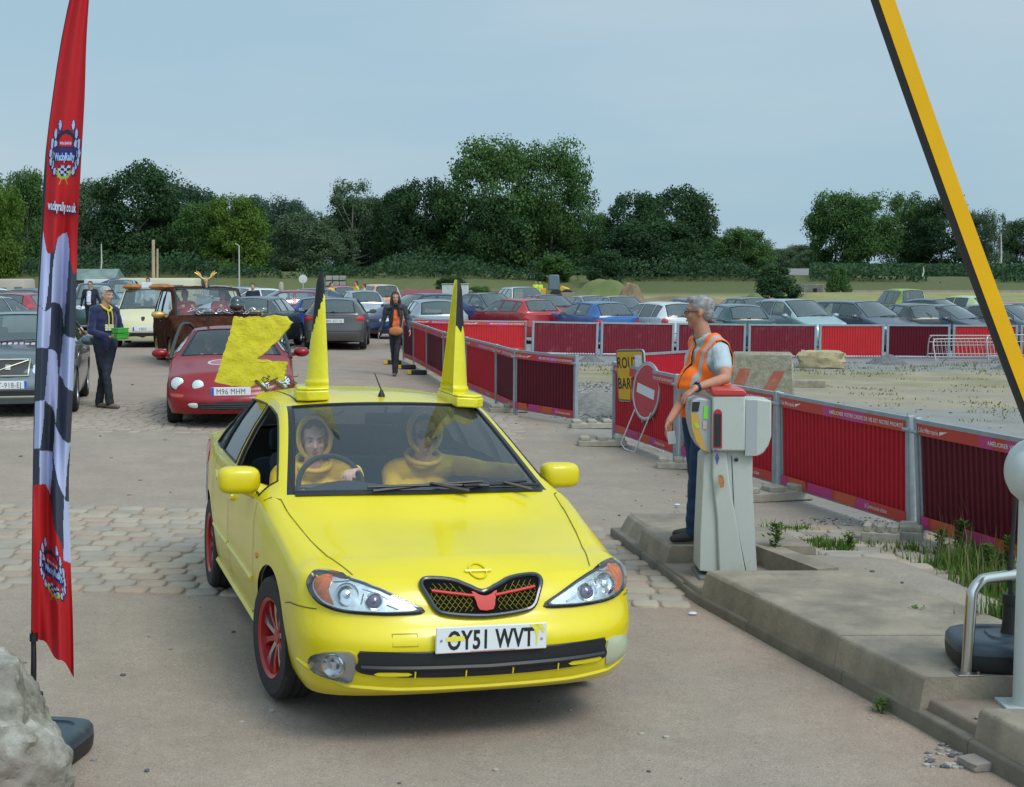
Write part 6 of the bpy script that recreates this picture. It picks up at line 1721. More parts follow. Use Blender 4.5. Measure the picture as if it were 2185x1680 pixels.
    put('car',562,39.6,176,std(**hb_,rh=1.45,zc=.95),'dark grey hatchback seen from behind, above the zigzag board',pm('charcoal',(.05,.058,.06)),plates=[('rear','BV-514-KC',.62)],tail=[(.58,.04),(.79,.06),(.80,-.14),(.66,-.12)])
    sp=std(L=3.65,W=1.69,H=1.40,zn=.74,zc=.98,zt=1.0,rh=1.35,rw=.60,slant=.22,cow=-.95,head=-.45)
    put('car',688,43.5,186,sp,'small blue hatchback seen from behind, between the cone and the dark hatchback',pm('mini_blue',(.012,.05,.26)),tail=[(.66,.02),(.78,.02),(.80,-.22),(.66,-.20)])
    put('car',722,40.2,184,std(L=4.1,W=1.72,H=1.43,rh=1.4),'dark brownish grey hatchback seen from behind, just right of the left roof cone',pm('seat_grey',(.075,.068,.064)),plates=[('rear','BN-357-VJ',.80)],tail=[(.60,-.02),(.79,.0),(.80,-.13),(.60,-.11)],tz=.93)
    put('car',893,47,-50,std(L=4.1,W=1.72,H=1.50,zc=1.0),'dark blue car facing left behind the walking woman',pm('navy',(.012,.022,.085)))
    put('car',922,41,192,std(L=3.85,W=1.66,H=1.43,rh=1.3),'silver hatchback seen from behind, left of the right roof cone',pm('silver_warm',(.36,.38,.40),metal=.6),tail=[(.58,.0),(.79,.02),(.80,-.16),(.64,-.14)])
    put('car',605,52,-72,std(L=4.2,W=1.74,H=1.47),'maroon car side-on behind the dark grey hatchback',pm('maroon',(.20,.012,.025)))
    put('car',528,58,-55,std(L=4.2,W=1.74,H=1.48),'white car behind the man in the dark suit',pm('white',(.55,.57,.58),metal=0))
    put('car',650,60,-75,std(L=4.4,W=1.74,H=1.47,kind='sedan',rh=1.1,rg=1.7,zt=1.0),'dark blue roof showing behind the maroon car',pm('midnight',(.03,.04,.09)))
    put('car',768,56,196,std(L=4.0,W=1.70,H=1.46,rh=1.3),'silver hatchback in the distance above the dark brownish hatchback',pm('silver',(.42,.45,.48),metal=.6))
    put('car',800,68,205,std(L=4.0,W=1.72,H=1.62,rh=1.75,kind='estate'),'little estate painted with orange and blue patches, far behind the silver hatchback',mat('paint_patchwork',(.60,.60,.55),.4,two=(.60,.20,.05),vs=1.6))
    put('car',724,70,200,std(L=3.9,W=1.68,H=1.5),'pink car far behind, beside people in yellow shirts',pm('pink',(.45,.07,.2),metal=0))
    # --- left group
    put('car',52,44,180,std(L=4.0,W=1.70,H=1.45,rh=1.4),'red hatchback seen from behind at the left edge, behind the grey estate',pm('red_left',(.32,.018,.03)),tail=[(.66,.22),(.78,.24),(.80,-.14),(.70,-.12)])
    put('car',-12,50,150,std(L=4.3,W=1.76,H=1.55,rh=1.5),'white car cut off by the left edge, behind the red hatchback',pm('white',(.55,.57,.58)))
    put('car',-20,37,170,std(L=4.2,W=1.74,H=1.45),'pale silver car at the very left edge beside the grey estate',pm('silver',(.42,.45,.48)))
    put('car',76,53,178,std(L=4.2,W=1.74,H=1.50),'dark roofed car behind the red hatchback',pm('charcoal',(.05,.058,.06)))
    put('car',205,52,20,std(L=4.4,W=1.78,H=1.70,zn=.85,zc=1.08,zt=1.1,kind='estate',rh=1.8,rg=2.0),'dark teal off-roader behind the man in the white shirt',pm('teal',(.035,.075,.08)))
    put('car',262,66,10,std(L=4.4,W=1.78,H=1.8,zn=.85,zc=1.1,zt=1.15,kind='estate',rh=1.8,rg=2.0),'pale blue van in front of the long cream camper',pm('paleblue',(.25,.36,.42),metal=0))
    put('car',462,72,-160,std(L=4.0,W=1.7,H=1.5),'dark hatchback with white roof far behind the antlers',pm('darkwhite',(.30,.34,.36)))
    put('car',500,66,-95,std(L=4.2,W=1.74,H=1.46),'pale car side-on far behind the white car',pm('silver_warm',(.36,.38,.40)))
    # --- right group
    rr='cars parked behind the back fence'
    def RR(x,d,rz,sp,label,paint,**o): return put('car',x,d,rz,sp,label,paint,group=rr,**o)
    hat=lambda **k: std(**{**dict(L=3.95,W=1.70,H=1.44,rh=1.3),**k})
    RR(1098,46.5,212,hat(L=4.05,W=1.73,rh=1.45,glassz=1.02),'bright red hatchback seen from behind, first behind the back fence',pm('clio_red',(.42,.025,.03)),tail=[(.66,.0),(.79,.02),(.80,-.1),(.64,-.1)])
    RR(1172,54,18,hat(L=4.2,H=1.50,zn=.74,zc=1.0),'maroon car facing forward behind the bright red hatchback',pm('maroon2',(.16,.014,.03)))
    RR(1262,44.5,205,hat(L=3.85,W=1.66),'mid-blue hatchback seen from behind, right of the bright red one',pm('blue206',(.028,.11,.32)))
    RR(1325,53,16,hat(L=4.3,H=1.52,zn=.76,zc=1.0),'silver grey car facing forward behind the mid-blue hatchback',pm('silvergrey',(.20,.23,.25),metal=.5))
    RR(1400,44.5,203,hat(L=4.0,W=1.71,H=1.47,rh=1.5),'white hatchback seen from behind, left of the man in the orange vest',pm('white',(.55,.57,.58)),tail=[(.62,.12),(.75,.13),(.79,.0),(.64,-.02)])
    RR(1560,43.5,190,hat(L=4.0,H=1.45),'dark green hatchback seen from behind, just right of the man\'s head',pm('green',(.02,.065,.065)))
    RR(1610,50,14,hat(L=4.3,H=1.56,zn=.76,zc=1.0,kind='estate',rh=1.6,rg=1.9),'dark grey car facing forward behind the dark green hatchback',pm('slate',(.05,.06,.08)))
    RR(1700,44,22,hat(L=3.9,W=1.62,H=1.60,zn=.82,zc=1.03,zt=1.1,rw=.58,rh=1.5),'pale blue-green upright hatchback facing forward, in the middle of the right row',pm('paleaqua',(.27,.38,.38),metal=.1))
    RR(1838,45,28,hat(L=4.5,W=1.77,H=1.55,zn=.74,zc=1.0,kind='estate',rh=1.95,rg=2.1,cow=-1.0,head=-.2),'dark grey estate with roof rails facing forward, right of the pale blue-green car',pm('gunmetal',(.10,.12,.15),metal=.5))
    RR(1935,46,188,hat(L=4.1,H=1.46),'black hatchback seen from behind between two grey cars',pm('black',(.025,.028,.03)))
    RR(2018,45,38,hat(L=4.7,W=1.82,H=1.43,kind='sedan',rh=1.05,rg=1.75,zt=1.02,zn=.66,zc=.94,cow=-.9,head=-.1),'dark silver saloon facing forward behind the dark red fence panel',pm('saloon',(.07,.085,.11),metal=.5))
    RR(1998,53,42,hat(L=4.4,W=1.78,H=1.5,kind='sedan',rh=1.05,rg=1.7,zt=1.02),'dark saloon behind the dark silver saloon',pm('slate2',(.055,.065,.09)))
    RR(2150,45,34,hat(L=4.2,H=1.45),'grey car at the right edge behind the boom',pm('saloon2',(.14,.17,.2)))
    RR(2120,49,200,hat(L=4.0,H=1.46),'red roofed car behind the boom',pm('red_left',(.32,.018,.03)))
    RR(2045,62,210,hat(L=3.9,H=1.5),'lime yellow and white small car far behind the saloons',mat('paint_lime',(.35,.45,.10),.4,two=(.5,.55,.5),vs=1.3))
    RR(1045,54,30,hat(L=4.2,H=1.5),'grey car behind the bright red hatchback, at its left',pm('gunmetal',(.10,.12,.15)))
    RR(1118,60,15,hat(L=4.6,W=1.85,H=1.72,zn=.85,zc=1.1,zt=1.15,kind='estate',rh=1.9,rg=2.1),'tall white car with dark windscreen behind the maroon car',pm('white',(.55,.57,.58)))
    RR(1262,62,20,hat(L=4.1,H=1.4),'small silver car far behind the mid-blue hatchback',pm('silver',(.42,.45,.48)))
    RR(1462,56,195,hat(L=4.1,H=1.44),'dark car half hidden behind the white hatchback',pm('midnight',(.03,.04,.09)))
    RR(1912,68,190,hat(L=4.0,W=1.7,H=1.75,kind='estate',rh=1.7,rg=1.8,zt=1.1),'green and yellow van roof far behind the black hatchback',mat('paint_greenyellow',(.03,.2,.12),.4,two=(.5,.5,.05),vs=1.0))
def walkers():
    navy=mat('hoodie_navy',(.008,.012,.06),.85,sheen=.3,var=.15,vs=6); jeans=mat('jeans_dark',(.018,.024,.035),.85,var=.2,vs=8)
    grey=mat('hair_silver',(.34,.34,.33),.8,var=.2,vs=40); brown=mat('hair_dark_brown',(.045,.022,.012),.75,var=.35,vs=20); blk=mat('cloth_black',(.012,.012,.014),.85)
    dk=mat('trousers_black',(.010,.011,.014),.85)
    # man with green boxes
    p=G(228,872); s=1.03
    yaw=R(52)
    Rz=Matrix.Rotation(yaw,3,'Z')
    J=dict(elL=tuple(Rz@V((.26,-.02,1.14))),elR=tuple(Rz@V((-.26,-.02,1.14))),wrL=tuple(Rz@V((.13,-.27,1.07))),wrR=tuple(Rz@V((-.12,-.27,1.06))),
        knL=(.02,-.06,.50),anL=(.06,-.05,.085),knR=(-.06,.06,.50),anR=(-.14,.10,.085),footL=(.9,-.4,0),footR=(.8,-.5,0),head=(.05,-.03,1.66))
    def hm(c): return 0
    r,PP,hp,Hz,side,fd=person(p,'man in a navy hoodie with grey hair holding green boxes, seen from the side',None,yaw=yaw,hyaw=R(62),J=J,scale=s,fat=1.1,vox=.010,top=(navy,'hoodie'),pants=jeans,shoes=mat('shoe_tan',(.16,.13,.09),.8),hair=grey,
        hands=(('R',dict(d=Rz@V((.6,-.7,0)),n=Rz@V((0,.2,1)),curl=.3)),('L',dict(d=Rz@V((-.5,-.8,0)),n=Rz@V((0,.2,1)),curl=.3))))
    mb=MB(); n_=PP['neck']
    mb.tube([n_+Rz@V((-.07,-.01,.02)),n_+Rz@V((-.06,-.10,-.03)),n_+Rz@V((0,-.13,-.07)),n_+Rz@V((.06,-.10,-.03)),n_+Rz@V((.07,-.01,.02))],.018,8)
    for q in (-.03,.035): mb.tube([n_+Rz@V((q,-.13,-.06)),n_+Rz@V((q,-.155,-.16)),n_+Rz@V((q,-.15,-.27))],.008,6)
    mb.build('hood_lining',[mat('trim_yellow',(.65,.50,.03),.7)],r)
    mb=MB(); mb.tube([hp(-.07,-.06,.075),hp(-.035,-.092,.07),hp(.035,-.092,.07),hp(.07,-.06,.075)],.012,6); mb.build('goggles',[mat('glasses_dark',(.03,.012,.02),.2)],r)
    mb=MB(); c0=PP['chest']-fd*.125+V((0,0,-.10)); 
    for k in range(9): mb.ball(c0+side*(-.06+.05*(k%3))+V((0,0,-.03*(k//3))),(.03,.015,.022),8,rot=Rz.to_4x4())
    mb.build('hoodie_print',[mat('print_pale',(.5,.6,.6),.7,two=(.6,.5,.05),vs=20)],r)
    bx=empty('box_stack',p+(Rz@V((.0,-.36,1.11)))*s,yaw,'two bright green plastic boxes held by the man in the navy hoodie','box')
    gm=mat('box_green',(.05,.33,.03),.4,var=.15,vs=12)
    for k in range(2):
        mb=MB(); mb.box((.0,0,-.045+k*.085),(.21,.15,.075),bev=.012,rot=Matrix.Rotation(R(6*k),4,'Z')); mb.box((0,0,-.01+k*.085),(.22,.16,.014),bev=.004,rot=Matrix.Rotation(R(6*k),4,'Z')); mb.build('box',[gm],bx)
    # man in white shirt and open dark jacket
    p=G(195,712)
    J=dict(elL=(.29,.05,1.18),elR=(-.29,.05,1.18),wrL=(.34,.02,.93),wrR=(-.33,.02,.93),knL=(.10,-.08,.5),anL=(.10,-.10,.085),anR=(-.10,.1,.085))
    jac=mat('jacket_navy',(.012,.016,.03),.85); sh=mat('shirt_white',(.60,.60,.68),.8)
    r,PP,*_=person(p,'man in a white shirt and open dark jacket walking beside the flag',None,yaw=R(8),hyaw=R(4),J=J,scale=1.0,fat=1.22,belly=1,vox=.014,top=(jac,'jacket'),pants=dk,shoes=blk,hair=brown,glasses='clear')
    mb=MB(); 
    for k in range(6): z=1.40-.075*k; mb.ball((.0,-.135-(.05 if 1<k<5 else .015)-.01*k,z),(.085,.03,.06),12)
    x=remeshed(mb,'shirt',.012,3,[sh],r)
    # woman
    p=G(845,802)
    J=dict(elL=(.25,.03,1.17),elR=(-.26,.03,1.17),wrL=(.30,-.09,.97),wrR=(-.34,.0,.93),knL=(.03,-.12,.50),anL=(-.01,-.14,.085),knR=(-.06,.05,.52),anR=(-.03,.16,.10),hiL=(.075,0,.93),hiR=(-.075,0,.93),footL=(0,-1,0),footR=(0,-1,.0))
    r,PP,hp,Hz,side,fd=person(p,'woman with long brown hair, orange top, black scarf and dark jeans walking along the fence',None,yaw=R(5),hyaw=R(8),hpitch=R(8),J=J,scale=.985,fat=.80,thin=.86,vox=.010,
        top=([mat('jacket_slate',(.03,.038,.048),.7),mat('top_orange',(.72,.13,.035),.8)],'jacket',lambda c: 1 if (abs(c.x-.01)<.075 and c.y<-.03 and c.z<1.40) else 0),pants=mat('jeans_black',(.016,.018,.024),.8,var=.2,vs=9),shoes=mat('shoe_brown',(.10,.06,.04),.7),hair=brown,hairstyle='long',lower=True)
    mb=MB(); n_=PP['neck']; mb.tube([n_+V((.07*math.cos(t),.06*math.sin(t)-.01,.0)) for t in [k*math.pi/6 for k in range(12)]],.035,8,closed=True); capsule(mb,n_+V((-.05,-.08,-.04)),n_+V((-.085,-.115,-.36)),.035,.045,8,.5,(0,1,0)); capsule(mb,n_+V((.06,-.08,-.04)),n_+V((.085,-.105,-.22)),.03,.03,8,.5,(0,1,0))
    remeshed(mb,'scarf',.01,3,[blk],r)
    bg=MB(); bg.ball((.02,-.17,.93),(.15,.05,.085),14); bg.ball((.02,-.17,.97),(.15,.045,.06),12); x=remeshed(bg,'handbag',.01,2,[mat('bag_tan',(.42,.15,.04),.5,var=.15,vs=12)],None); x.parent=None; x.location=r.location; tag(x,'tan shoulder bag hanging in front of the walking woman','handbag')
    mb=MB(); mb.tube([(.13,-.15,.98),(.17,-.07,1.2),(.14,.0,1.43)],.008,6); st=mb.build('strap',[mat('bag_tan')],x)
    # attendant in the orange vest
    p=V((P(1497,1160,10.15).x,10.15,.178)); dx=lambda x,y,d: P(x,y,d)-p
    polo=mat('polo_grey',(.42,.47,.50),.85,var=.06,vs=9); vest=mat('vest_orange',(1.0,.155,.004),.75,var=.05,vs=6); ref=mat('vest_grey_band',(.36,.34,.33),.45); jn=mat('jeans_blue',(.010,.035,.095),.85,var=.35,vs=7); tan=mat('skin_tanned',(.42,.19,.12),.5,var=.12,vs=14)
    yaw=R(-72); Rz=Matrix.Rotation(yaw,3,'Z')
    J=dict(pelvis=(-.0,.0,.97),waist=(.015,.0,1.13),chest=(.045,.0,1.34),neck=(.01,.03,1.53),head=(-.035,.035,1.685),
        shL=tuple(dx(1537,748,10.03)),shR=(-.02,.18,1.46),elL=tuple(dx(1548,808,9.72)),wrL=tuple(dx(1484,828,9.50)),elR=tuple(dx(1462,845,10.2)),wrR=tuple(dx(1424,912,9.85)),
        hiL=(.02,-.05,.94),hiR=(-.05,.06,.94),knL=(-.045,-.05,.50),anL=(-.065,-.05,.085),knR=(-.03,.10,.50),anR=(-.02,.16,.085),footL=(-1,-.15,0),footR=(-1,-.1,0))
    J['wrR']=tuple(dx(1428,900,9.95))
    r,PP,hp,Hz,side,fd=person(p,'attendant in an orange high-visibility vest leaning an arm on the ticket machine',None,yaw=yaw,hyaw=R(-100),J=J,scale=1.0,fat=1.12,vox=.0075,belly=0,top=(polo,'polo_shirt'),sleeve='short',pants=jn,shoes=mat('shoe_dark',(.03,.025,.022),.6),hair=None,skin=tan,glasses='clear',
        hands=(('L',dict(d=(-.75,-.15,-.55),n=(.2,.1,-1),curl=.45)),('R',dict(d=(-.1,-.2,-1),n=(.6,-.5,0),curl=.35,thumb=1))))
    # hair: short grey crop
    m=MB(); Hq=Hz.to_4x4(); m.ball(hp(0,.020,.046),(.080,.100,.084),24,rot=Hq); m.ball(hp(0,.055,.0),(.072,.060,.072),16,rot=Hq); m.ball(hp(0,-.045,.092),(.055,.045,.03),12,rot=Hq)
    h=remeshed(m,'hair',.006,2,[mat('hair_pepper',(.13,.125,.12),.8,two=(.34,.33,.32),vs=30)],r)
    bm=bmesh.new(); bm.from_mesh(h.data); inv=Hz.inverted(); H=PP['head']; kill=[]
    for f in bm.faces:
        q=inv@(f.calc_center_median()-H)
        if (q.y<-.045 and q.z<.075) or (q.y<.0 and q.z<.022) or q.z<-.062 or (abs(q.y-.0)<.03 and q.z<-.0): kill.append(f)
    bmesh.ops.delete(bm,geom=kill,context='FACES')
    for v in bm.verts: v.co+=v.normal*(noise.noise(v.co*70)*.0025-.003)
    bm.to_mesh(h.data); bm.free()
    # vest
    m=MB(); S=PP
    capsule(m,S['shL'].lerp(S['shR'],.12)+V((0,0,.0)),S['shR'].lerp(S['shL'],.12),.088,.088,16)
    for sg in (-1,1):
        capsule(m,S['chest']+side*.06*sg,S['waist']+side*.055*sg,.155,.152,18,.86,fd); capsule(m,S['waist']+side*.055*sg,S['pelvis']+side*.06*sg-V((0,0,.02)),.152,.155,18,.86,fd)
        capsule(m,S['neck']-V((0,0,.04)),(S['sh'+('L' if sg>0 else 'R')]+S['neck'])/2,.078,.075,10)
    m.ball(S['waist']-fd*.05+V((0,0,.03)),(.165,.165,.16),16)
    inv3=Rz.inverted(); C0=S['chest']
    def vm(c):
        q=inv3@(c-C0)
        if abs(c.z-1.115)<.022 : return 1
        if abs(abs(q.x)-.115)<.016 and c.z>1.14: return 1
        if abs(q.x)<.007 and q.y<0: return 2
        return 0
    v_=remeshed(m,'safety_vest',.010,3,[vest,ref,mat('vest_piping',(.05,.02,.02),.7)],r,matfn=vm)
    bm=bmesh.new(); bm.from_mesh(v_.data); kill=[]
    for f in bm.faces:
        c=f.calc_center_median(); q=inv3@(c-C0)
        nk=(c-PP['neck']); 
        if nk.z>-.02 and nk.xy.length<.10: kill.append(f); continue
        if q.y<.02 and q.z>-.13 and abs(q.x)<.075*(q.z+.13)/.32: kill.append(f); continue
        for sh_ in ('shL','shR'):
            o_=side*(1 if sh_=='shL' else -1); e=(c-PP[sh_]); 
            if e.dot(o_)>.012 and -.20<e.z<.12 and e.dot(o_)>.012+max(0,-e.z-.08)*.6: kill.append(f); break
        else:
            if c.z<.885: kill.append(f)
    bmesh.ops.delete(bm,geom=kill,context='FACES')
    for v in bm.verts: v.co+=v.normal*(noise.noise(V((v.co.x*8,v.co.y*8,v.co.z*15)))*.012+.004)
    bm.to_mesh(v_.data); bm.free(); so=v_.modifiers.new('t','SOLIDIFY'); so.thickness=.004
    mb=MB(); w=PP['wrL']; e=PP['elL']; d_=(w-e).normalized(); X=Matrix.Translation(w-d_*.015)@d_.to_track_quat('Z','Y').to_matrix().to_4x4(); mb.lathe([(.030,-.012),(.034,-.008),(.034,.008),(.030,.012)],20,X=X,cap0=False,cap1=False); mb.ball(w-d_*.015+V((0,-.01,.034)),(.02,.02,.009),12); mb.build('wristwatch',[mat('watch_black',(.012,.013,.015),.3)],r)
    mb=MB(); a=P(1433,934,9.82); mb.box((0,0,0),(.055,.003,.09),rot=Matrix.Rotation(R(-8),4,'Y')); o=mb.build('ticket',[mat('paper_white',(.62,.64,.68),.6)],loc=a); tag(o,'small white ticket held in the attendant\'s lowered hand','ticket')
    # small far figures
    def far(x,yfoot,d,label,top,yaw=0,scale=1.0,**k):
        X=(x-1092.5)/FOC*d; return person(V((X,d,tz(X,d))),label,'people far off in the car park',yaw=yaw,scale=scale,vox=.025,top=top,pants=k.pop('pants',dk),shoes=None,hair=k.pop('hair',brown),**k)
    far(541,0,49,'man in a dark suit jacket standing behind the dark grey hatchback',(jac,'jacket'),scale=.97)
    far(318,0,58,'man in a white shirt with dark braces behind the cream car',(sh,'shirt'),scale=1.06)
    yt=(mat('shirt_yellow',(.75,.48,.02),.8),'shirt')
    far(708,0,66,'person in a yellow shirt right beside the left roof cone',yt,yaw=R(60),scale=.95); far(761,0,66,'person in a yellow shirt standing behind the far silver hatchback',yt,yaw=R(-60),scale=1.0)
    far(778,0,66,'person in a yellow shirt stooping behind the far silver hatchback',yt,yaw=R(-80),scale=.93)
    hv=([mat('vest_lime',(.55,.75,.03),.6),mat('vest_lime_pocket',(.65,.5,.03),.6)],'hivis_jacket',lambda c:1 if abs(c.z-1.15)<.06 else 0)
    far(1143,0,122,'left of two workers in lime high-visibility jackets near the loader',hv,scale=1.0,hair=None); far(1152,0,122,'right of two workers in lime high-visibility jackets near the loader',hv,scale=1.0,hair=None)
def litter():
    st=mat('cut_limestone',(.42,.34,.20),.9,var=.2,vs=6,bump=.7,bs=20)
    def lump(name,loc,size,m,label,cat,seed,rz=0,amp=.12,flat=False,sub=4):
        bm=bmesh.new(); bmesh.ops.create_cube(bm,size=1); bmesh.ops.bevel(bm,geom=bm.edges[:],offset=.06,segments=1,affect='EDGES'); bmesh.ops.subdivide_edges(bm,edges=bm.edges[:],cuts=sub,use_grid_fill=True)
        for v in bm.verts:
            q=v.co*2.3+V((seed,0,0)); v.co+=V((noise.noise(q),noise.noise(q+V((3,0,0))),noise.noise(q+V((7,0,0)))))*amp+v.co.normalized()*noise.noise(v.co*9+V((seed,2,0)))*amp*.3
            v.co=V((v.co.x*size[0],v.co.y*size[1],(v.co.z+.5)*size[2]))
        me=bpy.data.meshes.new(name); bm.to_mesh(me); bm.free(); me.materials.append(m); me.polygons.foreach_set('use_smooth',[True]*len(me.polygons)); me.set_sharp_from_angle(angle=R(35))
        o=bpy.data.objects.new(name,me); COL.objects.link(o); o.location=loc; o.rotation_euler=(0,0,rz); return tag(o,label,cat)
    lump('stone_block',G(1752,785),(1.05,.7,.42),st,'broken pale stone block lying before the bright red back panel','stone block',1,R(-12),.16)
    # striped concrete block
    root=empty('concrete_block',G(1626,862),R(-9),'big concrete block with faded red diagonal stripes behind the fence','concrete block')
    cm=mat('rough_concrete',(.36,.33,.25),.95,two=(.20,.18,.12),vs=9,bump=.8,bs=30)
    mb=MB(); mb.box((0,.35,.45),(1.12,.7,.88),bev=.03,taper=(.94,.9)); mb.build('block',[cm],root)
    mb=MB(); y=-.012
    for x0,x1,z0,z1 in ((-.52,-.18,.3,.84),(.0,.48,.22,.84)):
        w=.2; mb.add([(x0,y+.03*z0,z0),(x0+w,y+.03*z0,z0),(x1+w*.3,y+.055,z1),(x1-w*.7,y+.055,z1)],[(0,1,2,3)])
    mb.build('painted_stripe',[mat('stripe_faded_red',(.34,.09,.05),.8,dirt=.35,dcol=(.35,.28,.2))],root,ang=0)
    o=lump('concrete_beam',G(1720,826),(.75,.25,.14),cm,'low concrete beam lying right of the striped block','beam',5,R(3),.03)
    def mound(name,c,rx,ry,h,m,label,seed,cat='gravel heap',n=60,pw=1.6):
        rows=[]
        for i in range(n+1):
            r_=[]
            for j in range(n+1):
                u,v=-1+2*i/n,-1+2*j/n; d=math.hypot(u,v); k=max(0,1-d)**pw*1.0*2**(0) ; k=(math.cos(min(1,d)*math.pi)+1)/2
                x,y=c.x+u*rx,c.y+v*ry; z=tz(x,y)-.03+h*k*(1+.35*noise.noise(V((x*1.3/rx*2,y*2/ry,seed))))+.06*h*noise.noise(V((x*8/rx,y*8/ry,seed)))*(1 if k>.02 else 0)
                r_.append(V((x,y,z)))
            rows.append(r_)
        mb=MB(); mb.grid(rows); o=mb.build(name,[m],ang=60); 
        if o.data.polygons[5].normal.z<0: o.data.flip_normals()
        return tag(o,label,cat)
    gv=mat('gravel_grey',(.20,.195,.19),.95,two=(.10,.10,.10),vs=16,bump=1,bs=60,det=6); gv2=mat('gravel_light',(.30,.285,.25),.95,two=(.15,.145,.13),vs=12,bump=1,bs=50,det=6)
    mound('gravel_heap',G(1893,777),.72,.5,.30,gv,'small dark gravel heap in front of the dark back panel',1)
    mound('gravel_heap',G(1262,772),.5,.4,.2,gv,'little grey heap at the foot of the back fence by the gap',2)
    mound('gravel_heap',G(1268,868),.75,1.9,.32,gv2,'long low heap of grey gravel filling the gap in the fence',3)
    mound('gravel_heap',G(2160,788),.6,.4,.3,gv,'dark heap behind the boom at the right edge',4)
    # earth mounds in the distance
    grs=leafmat('mound_grass',(.075,.13,.03),(.12,.17,.05)); soil=mat('mound_soil',(.22,.155,.09),.95,var=.3,vs=.6,bump=.5,bs=3)
    def gmound(x,d,rx,ry,h,label,seed,m):
        X=(x-1092)/FOC*d; return mound('earth_mound',V((X,d,0)),rx,ry,h,m,label,seed,cat='earth mound')
    mix=mat('mound_mixed',(.085,.13,.035),.95,two=(.20,.18,.07),vs=.35,bump=.8,bs=4)
    gmound(1285,96,4.6,4,2.1,'large grassy earth mound left of the man\'s head',1,mix)
    gmound(1345,90,1.6,2,1.9,'bare sandy end of the large grassy mound',8,soil)
    gmound(1600,88,2.6,3,1.25,'small grassy mound right of the man\'s head',2,mix); gmound(1650,90,2.4,2.5,1.0,'bare brown earth mound beside the small grassy one',3,soil)
    gmound(1110,118,7,4,.9,'low sandy mound behind the tall white car',5,soil); gmound(492,125,2.9,3,1.2,'smooth olive tarpaulin-like mound left of the upright stone',6,mat('mound_olive',(.16,.15,.06),.9,var=.1,vs=1))
    gmound(1450,112,9,5,.75,'long bare earth bank behind the man\'s head',7,soil)
    # tufts on the mounds
    # crowd barriers
    st2=mat('barrier_steel',(.42,.42,.40),.4,.6)
    def crowd(a,b,lean,label,h=.95):
        L_=(b-a).xy.length; az=math.atan2(b.y-a.y,b.x-a.x); root=empty('crowd_barrier',a,0,label,'crowd barrier','fallen crowd barriers',rot=(lean,0,az))
        mb=MB(); mb.tube(catmull([(0,0,.08),(0,0,h-.15),(.06,0,h-.03),(.2,0,h),(L_-.2,0,h),(L_-.06,0,h-.03),(L_,0,h-.15),(L_,0,.08)],3,closed=False),.019,8); mb.tube([(0,0,.2),(L_,0,.2)],.015,6); mb.tube([(0,0,h-.18),(L_,0,h-.18)],.012,6); mb.build('frame',[st2],root)
        mb=MB(); n=int(L_/.11)
        for k in range(1,n): mb.tube([(L_*k/n,0,.2),(L_*k/n,0,h)],.006,5)
        mb.build('bars',[st2],root)
        mb=MB()
        for x in (.25,L_-.25): mb.tube([(x,-.25,.02),(x,-.1,.1),(x,.1,.1),(x,.25,.02)],.015,6)
        mb.build('feet',[st2],root)
    a=G(1998,777); b=a+V((2.35,.35,0)); crowd(a,b,R(-22),'front fallen crowd barrier, leaning, before the bright red panel',.70)
    a=G(1990,772); crowd(a+V((0,.5,0)),a+V((2.3,.3,0)),R(14),'rear fallen crowd barrier tangled with the front one',.72); a=G(2110,776); crowd(a,a+V((2.2,.9,0)),R(-10),'third fallen crowd barrier reaching the right edge',.75)
    # wheel stops with yellow reflectors near the woman
    for i,(x,y) in enumerate(((838,778),(868,788),(890,800))):
        p=G(x,y); root=empty('wheel_stop',p,R(8),['black rubber wheel stop left of the walking woman\'s legs','middle black rubber wheel stop right of the woman\'s legs','nearest black rubber wheel stop by the fence foot'][i],'wheel stop','rubber wheel stops with yellow ends'); 
        mb=MB(); mb.box((0,0,.05),(.42,.14,.10),bev=.02,taper=(.95,.6)); mb.build('rubber_block',[mat('rubber_black',(.015,.015,.015),.8)],root); mb=MB(); mb.box((-.17,-.045,.055),(.09,.06,.085),bev=.01); mb.build('reflector',[mat('reflector_yellow',(.7,.42,.02),.4)],root)
    # container, crate stack, stones, signs, poles
    def simple(name,loc,label,cat,parts,rz=0):
        root=empty(name,loc,rz,label,cat)
        for nm,m,fn in parts: mb=MB(); fn(mb); mb.build(nm,[m],root,ang=40,recalc=True)
    def at(x,d): X=(x-1092.5)/FOC*d; return V((X,d,tz(X,d)))
    wh=mat('box_white',(.50,.52,.50),.5,dirt=.2)
    simple('container',at(972,112),'white container behind the silver hatchback','container',[('shell',wh,lambda m:m.box((0,0,.75),(2.1,1.2,1.3),bev=.05,taper=(1.0,1))),('lid',mat('grey_light',(.3,.32,.32),.5),lambda m:m.box((0,0,1.44),(2.2,1.3,.08),bev=.02))])
    simple('low_wall',at(930,125),'long grey low wall with pink end behind the container','wall',[('wall',mat('wall_grey',(.20,.18,.16),.9,var=.2,vs=1),lambda m:m.box((0,0,.45),(14,.3,.7),bev=.03)),('pink_part',mat('wall_pink',(.40,.12,.14),.8),lambda m:m.box((-1.2,-.16,.6),(3.4,.03,.5)))])
    def crates(m):
        for i in range(3):
            for j in range(4): m.box((-.62+i*.62,0,.3+j*.5),(.56,.6,.40),bev=.04,rot=Matrix.Rotation(R((i*7+j*5)%9-4),4,'Z'))
    simple('crate_stack',at(718,128),'stack of pale stone-filled crates right of the left roof cone','crate stack',[('crates',mat('crate_stone',(.30,.28,.24),.9,var=.3,vs=2),crates),('cover',mat('crate_cover',(.08,.075,.07),.8),lambda m:m.box((0,.1,1.0),(1.9,.5,2.1),bev=.1))])
